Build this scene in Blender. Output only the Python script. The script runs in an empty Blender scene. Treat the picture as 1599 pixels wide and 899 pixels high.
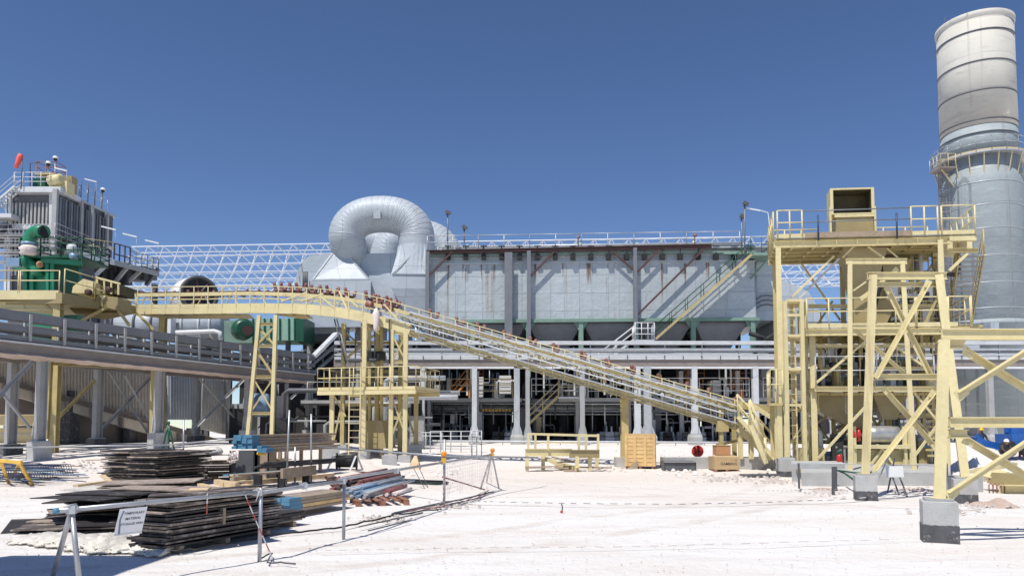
import bpy, bmesh, math, random
from mathutils import Vector, Matrix
R = math.radians
random.seed(7)
scene = bpy.context.scene
C = scene.collection
# ---------------- camera ----------------
CH, PF, CX, CY, PITCH = 1.85, 1150.0, 799.5, 600.0, math.atan(69 / 1150.0)
cd = bpy.data.cameras.new('camera'); cam = bpy.data.objects.new('camera', cd); C.objects.link(cam)
cam.location = (0, 0, CH); cam.rotation_euler = (R(90) + PITCH, 0, 0)
cd.sensor_width = 36; cd.lens = PF / 1599 * 36; cd.shift_y = (CY - 449.5) / 1599
cd.clip_start = 0.1; cd.clip_end = 6000
scene.camera = cam
# ---------------- sky, sun, exposure ----------------
SUN_EL, SUN_AZ = 62, -32          # azimuth: degrees to the left of straight behind the camera
sd = Vector((math.sin(R(SUN_AZ)) * math.cos(R(SUN_EL)), -math.cos(R(SUN_AZ)) * math.cos(R(SUN_EL)), math.sin(R(SUN_EL))))
w = bpy.data.worlds.new("World"); scene.world = w; w.use_nodes = True
nt = w.node_tree; nt.nodes.clear()
sky = nt.nodes.new('ShaderNodeTexSky'); sky.sky_type = 'NISHITA'; sky.sun_disc = False
sky.sun_elevation = R(SUN_EL); sky.sun_rotation = math.atan2(sd.x, sd.y)
sky.altitude = 2500; sky.air_density = 1.0; sky.dust_density = 0.35; sky.ozone_density = 2.4
hs = nt.nodes.new('ShaderNodeHueSaturation'); hs.inputs['Hue'].default_value = 0.507; hs.inputs['Saturation'].default_value = 1.1
bg = nt.nodes.new('ShaderNodeBackground'); bg.inputs['Strength'].default_value = 0.110
wo = nt.nodes.new('ShaderNodeOutputWorld')
nt.links.new(sky.outputs[0], hs.inputs['Color']); nt.links.new(hs.outputs[0], bg.inputs['Color']); nt.links.new(bg.outputs[0], wo.inputs['Surface'])
ld = bpy.data.lights.new('sun', 'SUN'); ld.energy = 4.4; ld.angle = R(0.5); ld.color = (1.0, 0.955, 0.88)
sun = bpy.data.objects.new('sun', ld); C.objects.link(sun)
sun.rotation_euler = sd.to_track_quat('Z', 'Y').to_euler()
scene.view_settings.view_transform = 'Standard'; scene.view_settings.look = 'None'
scene.view_settings.exposure = 0.13; scene.view_settings.gamma = 1.0
scene.render.engine = 'CYCLES'

# ---------------- helpers ----------------
_c, _s = math.cos(PITCH), math.sin(PITCH)
def ray(px, py):
    a = (px - CX) / PF; b = -(py - CY) / PF
    return Vector((a, _c - b * _s, _s + b * _c))
def P(px, py, Y):
    d = ray(px, py); return Vector((0, 0, CH)) + d * (Y / d.y)
def G(px, py, z=0.0):
    d = ray(px, py); return Vector((0, 0, CH)) + d * ((z - CH) / d.z)
class Frame:                       # a vertical working plane through a and b (plan points); v grows away from the camera
    def __init__(s, a, b, dv=None):
        s.o = Vector((a[0], a[1], 0)); s.u = Vector((b[0] - a[0], b[1] - a[1], 0)).normalized(); s.nn = Vector((-s.u.y, s.u.x, 0))
        s.n = Vector(dv).normalized() if dv else s.nn
    def pix(s, px, py, v=0.0):
        d = ray(px, py); c0 = Vector((0, 0, CH))
        t = ((s.o + s.n * v) - c0).dot(s.nn) / d.dot(s.nn)
        return c0 + d * t
    def uw(s, px, py, v=0.0):
        p = s.pix(px, py, v); return ((p - s.o - s.n * v).dot(s.u), p.z)
    def at(s, u, v, w): return s.o + s.u * u + s.n * v + Vector((0, 0, w))
def sm(x, a, b):
    t = max(0.0, min(1.0, (x - a) / (b - a))); return t * t * (3 - 2 * t)
def ground_z(x, y):
    wl = sm(-x, 4, 14)
    zr = 1.0 * sm(y, 31, 60); zl = 0.95 * sm(y, 22, 44)
    z = zr * (1 - wl) + max(zr, zl) * wl
    return z
V = Vector
class MB:
    def __init__(s): s.v = []; s.f = []; s.sm = []
    def add(s, vs, fs, smooth=False):
        n = len(s.v); s.v += [Vector(p) for p in vs]; s.f += [tuple(i + n for i in f) for f in fs]; s.sm += [smooth] * len(fs); return s
    def hexa(s, p):                # 8 corners: bottom ring 0-3, top ring 4-7
        return s.add(p, [(3, 2, 1, 0), (4, 5, 6, 7), (0, 1, 5, 4), (1, 2, 6, 5), (2, 3, 7, 6), (3, 0, 4, 7)])
    def box(s, c, d, rz=0.0, rot=None):
        m = rot if rot is not None else Matrix.Rotation(rz, 3, 'Z')
        h = Vector(d) / 2; c = Vector(c)
        return s.hexa([c + m @ Vector((x * h.x, y * h.y, z * h.z)) for z in (-1, 1) for x, y in ((-1, -1), (1, -1), (1, 1), (-1, 1))])
    def fbox(s, F, u0, u1, v0, v1, w0, w1):
        return s.hexa([F.at(u, v, w) for w in (w0, w1) for u, v in ((u0, v0), (u1, v0), (u1, v1), (u0, v1))])
    @staticmethod
    def axes(a, b, up=None):
        d = (Vector(b) - Vector(a)).normalized()
        if up is None: up = Vector((0, 1, 0)) if abs(d.z) > 0.8 else Vector((0, 0, 1))
        sx = d.cross(Vector(up)).normalized(); return d, sx, sx.cross(d)
    def bar(s, a, b, w, h, up=None, w2=None, h2=None, off=(0, 0)):
        a, b = Vector(a), Vector(b); d, sx, u = s.axes(a, b, up)
        w2 = w if w2 is None else w2; h2 = h if h2 is None else h2
        o = sx * off[0] + u * off[1]
        q = lambda p, ww, hh: [p + o + sx * (i * ww / 2) + u * (j * hh / 2) for i, j in ((-1, -1), (1, -1), (1, 1), (-1, 1))]
        return s.hexa(q(a, w, h) + q(b, w2, h2))
    def ib(s, a, b, w, h, t=0.02, up=None):     # H section: flanges at +-h/2 along up
        s.bar(a, b, w, t, up, off=(0, h / 2 - t / 2)); s.bar(a, b, w, t, up, off=(0, -h / 2 + t / 2))
        return s.bar(a, b, t, h - 2 * t, up)
    def chan(s, a, b, w, h, t=0.015, up=None, side=1):
        s.bar(a, b, w, t, up, off=(0, h / 2 - t / 2)); s.bar(a, b, w, t, up, off=(0, -h / 2 + t / 2))
        return s.bar(a, b, t, h - 2 * t, up, off=(side * (w / 2 - t / 2), 0))
    def ang(s, a, b, w, t=0.012, up=None):
        s.bar(a, b, w, t, up, off=(0, -w / 2)); return s.bar(a, b, t, w, up, off=(-w / 2, t))
    def tube(s, a, b, r, n=6, r2=None, cap=True):
        a, b = Vector(a), Vector(b); d, sx, u = s.axes(a, b); r2 = r if r2 is None else r2
        k = len(s.v)
        for p, rr in ((a, r), (b, r2)):
            s.v += [p + sx * (rr * math.cos(2 * math.pi * i / n)) + u * (rr * math.sin(2 * math.pi * i / n)) for i in range(n)]
        for i in range(n):
            s.f.append((k + i, k + (i + 1) % n, k + n + (i + 1) % n, k + n + i)); s.sm.append(n > 4)
        if cap:
            s.f.append(tuple(k + i for i in reversed(range(n)))); s.f.append(tuple(k + n + i for i in range(n))); s.sm += [False, False]
        return s
    def path(s, pts, r, n=8, closed=False, cap=True):      # swept tube along points; r number or list
        pts = [Vector(p) for p in pts]; m = len(pts); k = len(s.v)
        rs = r if isinstance(r, (list, tuple)) else [r] * m
        t0 = (pts[1] - pts[0]).normalized(); ref = Vector((0, 0, 1)) if abs(t0.z) < 0.9 else Vector((0, 1, 0))
        sx = t0.cross(ref).normalized()
        for i, p in enumerate(pts):
            a = pts[i - 1] if i else pts[0]; b = pts[i + 1] if i < m - 1 else pts[-1]
            t = (b - a).normalized(); sx = (sx - t * sx.dot(t)).normalized(); u = t.cross(sx)
            s.v += [p + sx * (rs[i] * math.cos(2 * math.pi * j / n)) + u * (rs[i] * math.sin(2 * math.pi * j / n)) for j in range(n)]
        for i in range(m - 1):
            for j in range(n):
                s.f.append((k + i * n + j, k + i * n + (j + 1) % n, k + (i + 1) * n + (j + 1) % n, k + (i + 1) * n + j)); s.sm.append(n > 4)
        if cap:
            s.f.append(tuple(k + j for j in reversed(range(n)))); s.f.append(tuple(k + (m - 1) * n + j for j in range(n))); s.sm += [False, False]
        return s
    def lathe(s, prof, c, n=24, axis=None, smooth=True, cap=True):   # prof: (r, along)
        c = Vector(c); ax = Vector(axis or (0, 0, 1)).normalized()
        ref = Vector((0, 0, 1)) if abs(ax.z) < 0.9 else Vector((1, 0, 0)); sx = ref.cross(ax).normalized(); u = ax.cross(sx); k = len(s.v)
        for r, h in prof:
            s.v += [c + ax * h + sx * (r * math.cos(2 * math.pi * j / n)) + u * (r * math.sin(2 * math.pi * j / n)) for j in range(n)]
        for i in range(len(prof) - 1):
            for j in range(n):
                s.f.append((k + i * n + j, k + i * n + (j + 1) % n, k + (i + 1) * n + (j + 1) % n, k + (i + 1) * n + j)); s.sm.append(smooth)
        if cap:
            s.f.append(tuple(k + j for j in reversed(range(n)))); s.f.append(tuple(k + (len(prof) - 1) * n + j for j in range(n))); s.sm += [False, False]
        return s
    def loft(s, rings, cap=True, smooth=False):
        k = len(s.v); n = len(rings[0])
        for r in rings: s.v += [Vector(p) for p in r]
        for i in range(len(rings) - 1):
            for j in range(n):
                s.f.append((k + i * n + j, k + i * n + (j + 1) % n, k + (i + 1) * n + (j + 1) % n, k + (i + 1) * n + j)); s.sm.append(smooth)
        if cap:
            s.f.append(tuple(k + j for j in reversed(range(n)))); s.f.append(tuple(k + (len(rings) - 1) * n + j for j in range(n))); s.sm += [False, False]
        return s
    def prism(s, pts, dv):         # polygon pts extruded by vector dv
        pts = [Vector(p) for p in pts]; dv = Vector(dv); n = len(pts)
        return s.add(pts + [p + dv for p in pts], [tuple(reversed(range(n))), tuple(range(n, 2 * n))] + [(i, (i + 1) % n, n + (i + 1) % n, n + i) for i in range(n)])
    def bent(s, mbf): mbf(s); return s
    def build(s, name, mat, parent=None, **kw):
        me = bpy.data.meshes.new(name)
        loc = Vector((0, 0, 0)); pr = parent
        while pr is not None: loc += pr.location; pr = pr.parent
        if parent is None and s.v:
            xs = [p.x for p in s.v]; ys = [p.y for p in s.v]; zs = [p.z for p in s.v]
            loc = Vector(((min(xs) + max(xs)) / 2, (min(ys) + max(ys)) / 2, min(zs)))
        me.from_pydata([p - loc for p in s.v], [], s.f); me.update()
        for pl, q in zip(me.polygons, s.sm): pl.use_smooth = q
        bm = bmesh.new(); bm.from_mesh(me); bmesh.ops.recalc_face_normals(bm, faces=bm.faces); bm.to_mesh(me); bm.free()
        o = bpy.data.objects.new(name, me); C.objects.link(o); o.data.materials.append(mat)
        if parent is not None: o.parent = parent
        else: o.location = loc
        for k, q in kw.items(): o[k] = q
        return o
def tag(o, label, cat, group=None, kind=None):
    if label: o['label'] = label
    if cat: o['category'] = cat
    if group: o['group'] = group
    if kind: o['kind'] = kind
    return o
def thing(name, label, cat, loc, group=None):
    o = bpy.data.objects.new(name, None); C.objects.link(o); o.location = loc; o.empty_display_size = 0.3
    return tag(o, label, cat, group)
def copy_thing(root, loc, rz=0.0, label=None, group=None, scale=None):
    r = root.copy(); C.objects.link(r); r.location = loc; r.rotation_euler = (0, 0, rz)
    if scale: r.scale = scale
    if label: r['label'] = label
    if group: r['group'] = group
    for ch in list(root.children):
        c = ch.copy(); C.objects.link(c); c.parent = r
        for g in ch.children:
            d = g.copy(); C.objects.link(d); d.parent = c
    return r
def lerp(a, b, t): return Vector(a) * (1 - t) + Vector(b) * t

# ---------------- materials ----------------
def hexc(h, k=1.0):
    q = []
    for i in (0, 2, 4):
        c = int(h[i:i + 2], 16) / 255; q.append((c / 12.92 if c <= 0.04045 else ((c + 0.055) / 1.055) ** 2.4) * k)
    return tuple(q)
def mat(name, col, rough=0.6, metal=0.0, var=0.12, scale=1.5, bump=0.0, bscale=20, dirt=None, dirt_amt=0.0, dirt_scale=2.0, streak=None, streak_amt=0.0, fine=0.06, spec=None, hang=1.0):
    m = bpy.data.materials.new(name); m.use_nodes = True; N = m.node_tree.nodes; L = m.node_tree.links
    b = N['Principled BSDF']; b.inputs['Roughness'].default_value = rough; b.inputs['Metallic'].default_value = metal
    if spec is not None: b.inputs['Specular IOR Level'].default_value = spec
    geo = N.new('ShaderNodeNewGeometry'); src = geo.outputs['Position']
    def noise(sc, det=4, vec=None, r=0.6):
        n = N.new('ShaderNodeTexNoise'); n.inputs['Scale'].default_value = sc; n.inputs['Detail'].default_value = det; n.inputs['Roughness'].default_value = r
        L.new(vec if vec is not None else src, n.inputs['Vector']); return n.outputs['Fac']
    def ramp(f, a, c):
        r = N.new('ShaderNodeMapRange'); r.inputs['From Min'].default_value = a; r.inputs['From Max'].default_value = c; L.new(f, r.inputs['Value']); return r.outputs[0]
    def mix(f, a, c, mode='MIX'):
        x = N.new('ShaderNodeMix'); x.data_type = 'RGBA'; x.blend_type = mode
        if isinstance(f, float): x.inputs[0].default_value = f
        else: L.new(f, x.inputs[0])
        for i, q in ((6, a), (7, c)):
            if isinstance(q, tuple): x.inputs[i].default_value = (*q[:3], 1)
            else: L.new(q, x.inputs[i])
        return x.outputs[2]
    lo = tuple(c * (1 - var) for c in col); hi = tuple(min(1, c * (1 + var)) for c in col)
    out = mix(ramp(noise(scale), 0.3, 0.7), lo, hi)
    if fine: out = mix(ramp(noise(scale * 14, 3), 0.25, 0.75), mix(1.0, out, (1 - fine * 2,) * 3, 'MULTIPLY'), out)
    if dirt: 
        f = ramp(noise(dirt_scale, 6, r=0.7), 0.62 - 0.25 * dirt_amt, 0.72 - 0.1 * dirt_amt)
        mm = N.new('ShaderNodeMath'); mm.operation = 'MULTIPLY'; mm.inputs[1].default_value = min(1, 0.4 + dirt_amt * 0.6); L.new(f, mm.inputs[0])
        out = mix(mm.outputs[0], out, dirt)
    if streak:
        mp = N.new('ShaderNodeMapping'); mp.inputs['Scale'].default_value = (1.6, 1.6, 0.10 * hang); L.new(src, mp.inputs['Vector'])
        f = ramp(noise(1.3, 5, mp.outputs[0], 0.65), 0.66 - 0.2 * streak_amt, 0.8 - 0.12 * streak_amt)
        mm = N.new('ShaderNodeMath'); mm.operation = 'MULTIPLY'; mm.inputs[1].default_value = 0.75; L.new(f, mm.inputs[0])
        out = mix(mm.outputs[0], out, streak)
    L.new(out, b.inputs['Base Color'])
    if bump:
        bp = N.new('ShaderNodeBump'); bp.inputs['Strength'].default_value = bump; bp.inputs['Distance'].default_value = 0.05
        L.new(noise(bscale, 5), bp.inputs['Height']); L.new(bp.outputs[0], b.inputs['Normal'])
    return m
M = {}
M['yellow'] = mat('pale_yellow_paint', (0.71, 0.615, 0.34), 0.6, var=0.09, scale=.8, dirt=(0.50, 0.42, 0.26), dirt_amt=0.25, dirt_scale=2.6, streak=(.36, .25, .13), streak_amt=.3, bump=.10, bscale=30)
M['yellow2'] = mat('deep_yellow_paint', (0.52, 0.43, 0.20), 0.5, var=0.12, dirt=(0.33, 0.25, 0.13), dirt_amt=0.3, streak=(.25, .16, .09), streak_amt=.2)
M['olive'] = mat('chute_paint', (0.36, 0.29, 0.14), 0.5, var=0.08, dirt=(0.25, 0.2, 0.11), dirt_amt=0.25)
M['olive_dark'] = mat('chute_inside', (0.10, 0.085, 0.04), 0.8, var=0.3)  # darkened olive: shade inside the chute mouth put into the colour
M['galv'] = mat('galvanised_steel', (0.50, 0.52, 0.54), 0.42, 0.25, var=0.12, dirt=(0.32, 0.30, 0.28), dirt_amt=0.15)
M['lgrey'] = mat('light_grey_paint', (0.60, 0.62, 0.64), 0.5, var=0.08, dirt=(0.38, 0.34, 0.30), dirt_amt=0.25)
M['rackgrey'] = mat('rack_grey_steel', (0.38, 0.385, 0.385), 0.55, var=0.1, dirt=(0.45, 0.38, 0.32), dirt_amt=0.3)
M['pipegrey'] = mat('pipe_grey', (0.20, 0.21, 0.23), 0.45, 0.1, var=0.1)
M['dgrey'] = mat('dark_grey_steel', (0.10, 0.105, 0.115), 0.55, var=0.2)
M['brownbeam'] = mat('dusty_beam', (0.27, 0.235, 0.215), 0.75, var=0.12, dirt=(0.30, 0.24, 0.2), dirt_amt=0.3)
M['dust'] = mat('dust_crust', (0.52, 0.42, 0.36), 0.95, var=0.15, bump=0.7, bscale=9)
M['redbrown'] = mat('primer_red', (0.085, 0.038, 0.034), 0.6, var=0.2)
M['idler'] = mat('idler_red', (0.22, 0.07, 0.055), 0.7, var=0.3, dirt=(0.5, 0.38, 0.32), dirt_amt=0.6, dirt_scale=7)
M['green'] = mat('green_paint', (0.02, 0.21, 0.11), 0.4, var=0.15)
M['dgreen'] = mat('dark_green_paint', (0.012, 0.085, 0.045), 0.4, var=0.2)
M['pgreen'] = mat('pale_green_panel', (0.30, 0.48, 0.38), 0.5, var=0.1)
M['girder_green'] = mat('girder_green', (0.20, 0.31, 0.25), 0.55, var=0.15)
M['black'] = mat('black_rubber', (0.018, 0.018, 0.02), 0.7, var=0.3)
M['dark'] = mat('dark_machinery', (0.035, 0.033, 0.035), 0.7, var=0.3)
M['white'] = mat('white_paint', (0.78, 0.79, 0.80), 0.5, var=0.04)
M['lattice'] = mat('lattice_white', (0.70, 0.74, 0.80), 0.5, var=0.05)
M['orange'] = mat('orange_paint', (0.70, 0.25, 0.05), 0.5, var=0.1)
M['amber'] = mat('amber_plastic', (0.80, 0.27, 0.01), 0.25, var=0.08)
M['red'] = mat('red_paint', (0.55, 0.03, 0.025), 0.35, var=0.1)
M['blue'] = mat('blue_paint', (0.02, 0.12, 0.42), 0.35, var=0.15)
M['bluewood'] = mat('blue_painted_ends', (0.09, 0.24, 0.36), 0.6, var=0.15)
M['steelrail'] = mat('scaffold_tube', (0.42, 0.43, 0.45), 0.38, 0.45, var=0.15, scale=5, dirt=(0.5, 0.46, 0.42), dirt_amt=0.35, dirt_scale=6)
M['conc'] = mat('concrete', (0.46, 0.46, 0.45), 0.85, var=0.12, scale=2.5, bump=0.3, bscale=40, dirt=(0.33, 0.31, 0.29), dirt_amt=0.25)
M['concdark'] = mat('bitumen_coat', (0.09, 0.09, 0.095), 0.75, var=0.35, scale=5, dirt=(0.45, 0.42, 0.4), dirt_amt=0.3, dirt_scale=7)
M['ply'] = mat('dark_film_plywood', (0.04, 0.034, 0.032), 0.6, var=0.45, scale=3, dirt=(0.40, 0.35, 0.31), dirt_amt=0.22, dirt_scale=3)
M['ply2'] = mat('weathered_plywood', (0.11, 0.09, 0.08), 0.8, var=0.35, scale=3, dirt=(0.50, 0.43, 0.37), dirt_amt=0.5, dirt_scale=3)
M['timber'] = mat('grey_timber', (0.36, 0.28, 0.20), 0.8, var=0.25, scale=4, dirt=(0.2, 0.14, 0.1), dirt_amt=0.3, dirt_scale=4)
M['pine'] = mat('fresh_pine', (0.66, 0.50, 0.30), 0.7, var=0.18, scale=4, dirt=(0.45, 0.3, 0.17), dirt_amt=0.3, dirt_scale=5)
M['crate'] = mat('crate_pine', (0.74, 0.50, 0.22), 0.65, var=0.16, scale=3, dirt=(0.55, 0.33, 0.14), dirt_amt=0.35, dirt_scale=4)
M['card'] = mat('cardboard', (0.50, 0.36, 0.20), 0.8, var=0.08)
M['card2'] = mat('orange_cardboard', (0.52, 0.27, 0.13), 0.8, var=0.1)
M['palletwood'] = mat('reddish_pallet', (0.30, 0.14, 0.09), 0.8, var=0.3, scale=6)
M['maroon'] = mat('maroon_tube', (0.28, 0.10, 0.10), 0.5, var=0.25)
M['bluesteel'] = mat('blue_grey_tube', (0.22, 0.33, 0.46), 0.45, 0.2, var=0.2)
M['plastic'] = mat('plastic_sheet', (0.72, 0.68, 0.61), 0.3, var=0.2, bump=0.5, bscale=14)
M['cloth'] = mat('white_wrap', (0.75, 0.66, 0.62), 0.8, var=0.1, bump=0.5, bscale=6)
M['ink'] = mat('sign_ink', (0.04, 0.04, 0.05), 0.7, var=0.1)
M['skin'] = mat('skin', (0.35, 0.18, 0.11), 0.6, var=0.05)
M['navy'] = mat('navy_cloth', (0.03, 0.045, 0.085), 0.85, var=0.2, scale=6)
M['hivis'] = mat('dark_work_cloth', (0.07, 0.06, 0.06), 0.85, var=0.2, scale=6)
M['hatyellow'] = mat('hard_hat_yellow', (0.75, 0.42, 0.03), 0.3, var=0.03)
M['earth'] = mat('excavated_soil', (0.50, 0.38, 0.31), 0.95, var=0.2, scale=3, bump=0.8, bscale=8)
M['coil'] = mat('drum_steel', (0.48, 0.47, 0.45), 0.35, 0.5, var=0.2, scale=5)
M['creamclad'] = mat('dusty_cladding', (0.64, 0.585, 0.50), 0.7, var=0.1, dirt=(0.28, 0.24, 0.2), dirt_amt=0.2)
M['blueclad'] = mat('blue_grey_cladding', (0.40, 0.46, 0.52), 0.55, var=0.06)
M['cream'] = mat('cream_paint', (0.64, 0.54, 0.32), 0.55, var=0.08)

def cladding(name, col, rust, seam_h=2.0, seam_v=3.1, bumps=0.5, rust_amt=0.5, rough=0.42, metal=0.15, hst=None):
    m = bpy.data.materials.new(name); m.use_nodes = True; N = m.node_tree.nodes; L = m.node_tree.links
    b = N['Principled BSDF']; b.inputs['Roughness'].default_value = rough; b.inputs['Metallic'].default_value = metal
    geo = N.new('ShaderNodeNewGeometry'); sep = N.new('ShaderNodeSeparateXYZ'); L.new(geo.outputs['Position'], sep.inputs[0])
    def noise(sc, det, vscale=(1, 1, 1), r=0.6):
        mp = N.new('ShaderNodeMapping'); mp.inputs['Scale'].default_value = vscale; L.new(geo.outputs['Position'], mp.inputs[0])
        n = N.new('ShaderNodeTexNoise'); n.inputs['Scale'].default_value = sc; n.inputs['Detail'].default_value = det; n.inputs['Roughness'].default_value = r; L.new(mp.outputs[0], n.inputs['Vector']); return n.outputs['Fac']
    def rng(f, a, c, lo=0.0, hi=1.0):
        r = N.new('ShaderNodeMapRange'); r.inputs['From Min'].default_value = a; r.inputs['From Max'].default_value = c; r.inputs['To Min'].default_value = lo; r.inputs['To Max'].default_value = hi; L.new(f, r.inputs['Value']); return r.outputs[0]
    def math_(op, a, c=None):
        x = N.new('ShaderNodeMath'); x.operation = op
        for i, q in ((0, a), (1, c)):
            if q is None: continue
            if isinstance(q, (int, float)): x.inputs[i].default_value = q
            else: L.new(q, x.inputs[i])
        return x.outputs[0]
    def mix(f, a, c):
        x = N.new('ShaderNodeMix'); x.data_type = 'RGBA'
        if isinstance(f, float): x.inputs[0].default_value = f
        else: L.new(f, x.inputs[0])
        for i, q in ((6, a), (7, c)):
            if isinstance(q, tuple): x.inputs[i].default_value = (*q[:3], 1)
            else: L.new(q, x.inputs[i])
        return x.outputs[2]
    # sheet to sheet tone: brick texture in x,z
    comb = N.new('ShaderNodeCombineXYZ'); L.new(math_('ADD', sep.outputs['X'], math_('MULTIPLY', sep.outputs['Y'], 0.7)), comb.inputs[0]); L.new(sep.outputs['Z'], comb.inputs[1])
    br = N.new('ShaderNodeTexBrick'); br.inputs['Scale'].default_value = 1.0; br.inputs['Brick Width'].default_value = seam_v; br.inputs['Row Height'].default_value = seam_h
    br.inputs['Mortar Size'].default_value = 0.022; br.inputs['Mortar Smooth'].default_value = 0.3; br.offset = 0.0
    br.inputs['Color1'].default_value = (*[c * 0.94 for c in col], 1); br.inputs['Color2'].default_value = (*[min(1, c * 1.06) for c in col], 1); br.inputs['Mortar'].default_value = (*[c * 0.5 for c in col], 1)
    L.new(comb.outputs[0], br.inputs['Vector'])
    c1 = mix(rng(noise(0.5, 3), 0.35, 0.7), br.outputs['Color'], tuple(c * 0.9 for c in col))
    c1 = mix(rng(noise(9, 4), 0.55, 0.75, 0, 0.3), c1, tuple(c * 0.7 for c in col))
    f = rng(noise(0.9, 5, (2.2, 2.2, 0.03), 0.6), 0.64 - 0.06 * rust_amt, 0.70, 0, 0.85)
    c1 = mix(math_('MULTIPLY', f, rng(noise(0.35, 3), 0.4, 0.6)), c1, rust)
    if hst:
        for col_, sc_, lo_, vz in ((hst[0], .55, .56, 3.2), (hst[1], .30, .60, 1.3), (hst[2], 1.3, .66, 5.0)):
            c1 = mix(rng(noise(sc_, 6, (.55, .55, vz), .7), lo_, lo_ + .07, 0, .75), c1, col_)
    L.new(c1, b.inputs['Base Color'])
    bp = N.new('ShaderNodeBump'); bp.inputs['Strength'].default_value = bumps; bp.inputs['Distance'].default_value = 0.25
    h = math_('ADD', noise(0.7, 3), math_('MULTIPLY', noise(2.5, 3), 0.3)); h = math_('SUBTRACT', h, math_('MULTIPLY', br.outputs['Fac'], 0.12))
    L.new(h, bp.inputs['Height']); L.new(bp.outputs[0], b.inputs['Normal'])
    return m
M['clad'] = cladding('insulation_cladding', (0.46, 0.505, 0.525), (0.27, 0.17, 0.10), 1.35, 2.1, 0.5, rust_amt=0.9)
M['duct'] = cladding('duct_cladding', (0.43, 0.475, 0.52), (0.36, 0.33, 0.28), 2.4, 2.4, 0.22, 0.2, rough=0.55, metal=0.05)
M['stack'] = cladding('stack_cladding', (0.33, 0.375, 0.39), (0.27, 0.25, 0.22), 2.9, 1.9, 0.3, 0.6, rough=0.6, metal=0.0, hst=((.40, .43, .44), (.27, .30, .31), (.46, .47, .46)))
M['stacktop'] = cladding('stack_top_cladding', (0.56, 0.54, 0.485), (0.30, 0.26, 0.22), 3.0, 40, 0.1, 0.1, rough=0.7, metal=0.0, hst=((.44, .42, .39), (.46, .38, .30), (.27, .22, .18)))

def rust_run_mat():
    m = bpy.data.materials.new('rust_run_stain'); m.use_nodes = True; N = m.node_tree.nodes; L = m.node_tree.links; b = N['Principled BSDF']; b.inputs['Base Color'].default_value = (.24, .13, .07, 1); b.inputs['Roughness'].default_value = .8
    tc = N.new('ShaderNodeTexCoord'); sp = N.new('ShaderNodeSeparateXYZ'); L.new(tc.outputs['Generated'], sp.inputs[0])
    geo = N.new('ShaderNodeNewGeometry'); mp = N.new('ShaderNodeMapping'); mp.inputs['Scale'].default_value = (9, 9, .25); L.new(geo.outputs['Position'], mp.inputs[0])
    n = N.new('ShaderNodeTexNoise'); n.inputs['Scale'].default_value = 1.0; n.inputs['Detail'].default_value = 5; L.new(mp.outputs[0], n.inputs['Vector'])
    r = N.new('ShaderNodeMapRange'); r.inputs['From Min'].default_value = .42; r.inputs['From Max'].default_value = .62; L.new(n.outputs['Fac'], r.inputs['Value'])
    # fade at the sides and towards the lower end
    e = N.new('ShaderNodeMath'); e.operation = 'MULTIPLY'; L.new(sp.outputs['Z'], e.inputs[0]); L.new(r.outputs[0], e.inputs[1])
    x1 = N.new('ShaderNodeMath'); x1.operation = 'SUBTRACT'; L.new(sp.outputs['X'], x1.inputs[0]); x1.inputs[1].default_value = .5
    x2 = N.new('ShaderNodeMath'); x2.operation = 'ABSOLUTE'; L.new(x1.outputs[0], x2.inputs[0])
    x3 = N.new('ShaderNodeMapRange'); x3.inputs['From Min'].default_value = .5; x3.inputs['From Max'].default_value = .15; L.new(x2.outputs[0], x3.inputs['Value'])
    f = N.new('ShaderNodeMath'); f.operation = 'MULTIPLY'; L.new(e.outputs[0], f.inputs[0]); L.new(x3.outputs[0], f.inputs[1]); g = N.new('ShaderNodeMath'); g.operation = 'MULTIPLY'; g.inputs[1].default_value = .8; L.new(f.outputs[0], g.inputs[0])
    L.new(g.outputs[0], b.inputs['Alpha']); return m
M['rustrun'] = rust_run_mat()
# ---------------- shared builders ----------------
def rail_mb(pts, h=1.1, sp=1.6, r=0.022, mids=(0.55,), loop=False):
    m = MB()
    for a, b in zip(pts[:-1], pts[1:]):
        a, b = Vector(a), Vector(b); n = max(1, round((b - a).length / sp))
        for f in [h] + [h * q for q in mids]: m.tube(a + V((0, 0, f)), b + V((0, 0, f)), r, 5)
        for i in range(n + 1):
            p = a.lerp(b, i / n); m.tube(p, p + V((0, 0, h)), r * 1.1, 5)
    return m
def railing(T, pts, mt, name='handrail', toe=None, toeh=0.14, **k):
    for a, b in zip(pts[:-1], pts[1:]):
        rail_mb([a, b], **k).build(name, mt, T)
        if toe:
            MB().bar(V(a) + V((0, 0, toeh / 2)), V(b) + V((0, 0, toeh / 2)), 0.012, toeh).build('toe_board', toe, T)
def ladder(T, a, b, mt, side=(1, 0, 0), width=0.5, cage=False, rung=0.3):
    a, b = V(a), V(b); sx = V(side).normalized() * width / 2; m = MB()
    m.bar(a - sx, b - sx, 0.06, 0.03); m.bar(a + sx, b + sx, 0.06, 0.03)
    n = int((b - a).length / rung)
    for i in range(1, n): p = a.lerp(b, i / n); m.tube(p - sx, p + sx, 0.014, 4)
    o = m.build('ladder', mt, T)
    if cage:
        c = MB(); d = (b - a).normalized(); out = d.cross(V(side)).normalized()
        if out.y > 0: out = -out
        k = max(2, int((b - a).length / 0.9))
        hoops = []
        for i in range(k + 1):
            p = a.lerp(b, 0.15 + 0.85 * i / k); pts = [p + V(side).normalized() * (0.36 * math.cos(t)) + out * (0.68 * math.sin(t)) for t in [math.pi * j / 8 for j in range(9)]]
            hoops.append(pts)
            for q, r_ in zip(pts[:-1], pts[1:]): c.bar(q, r_, 0.05, 0.012, up=d)
        for j in (0, 2, 4, 6, 8): c.bar(hoops[0][j], hoops[-1][j], 0.04, 0.012)
        c.build('ladder_cage', mt, T)
    return o
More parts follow.
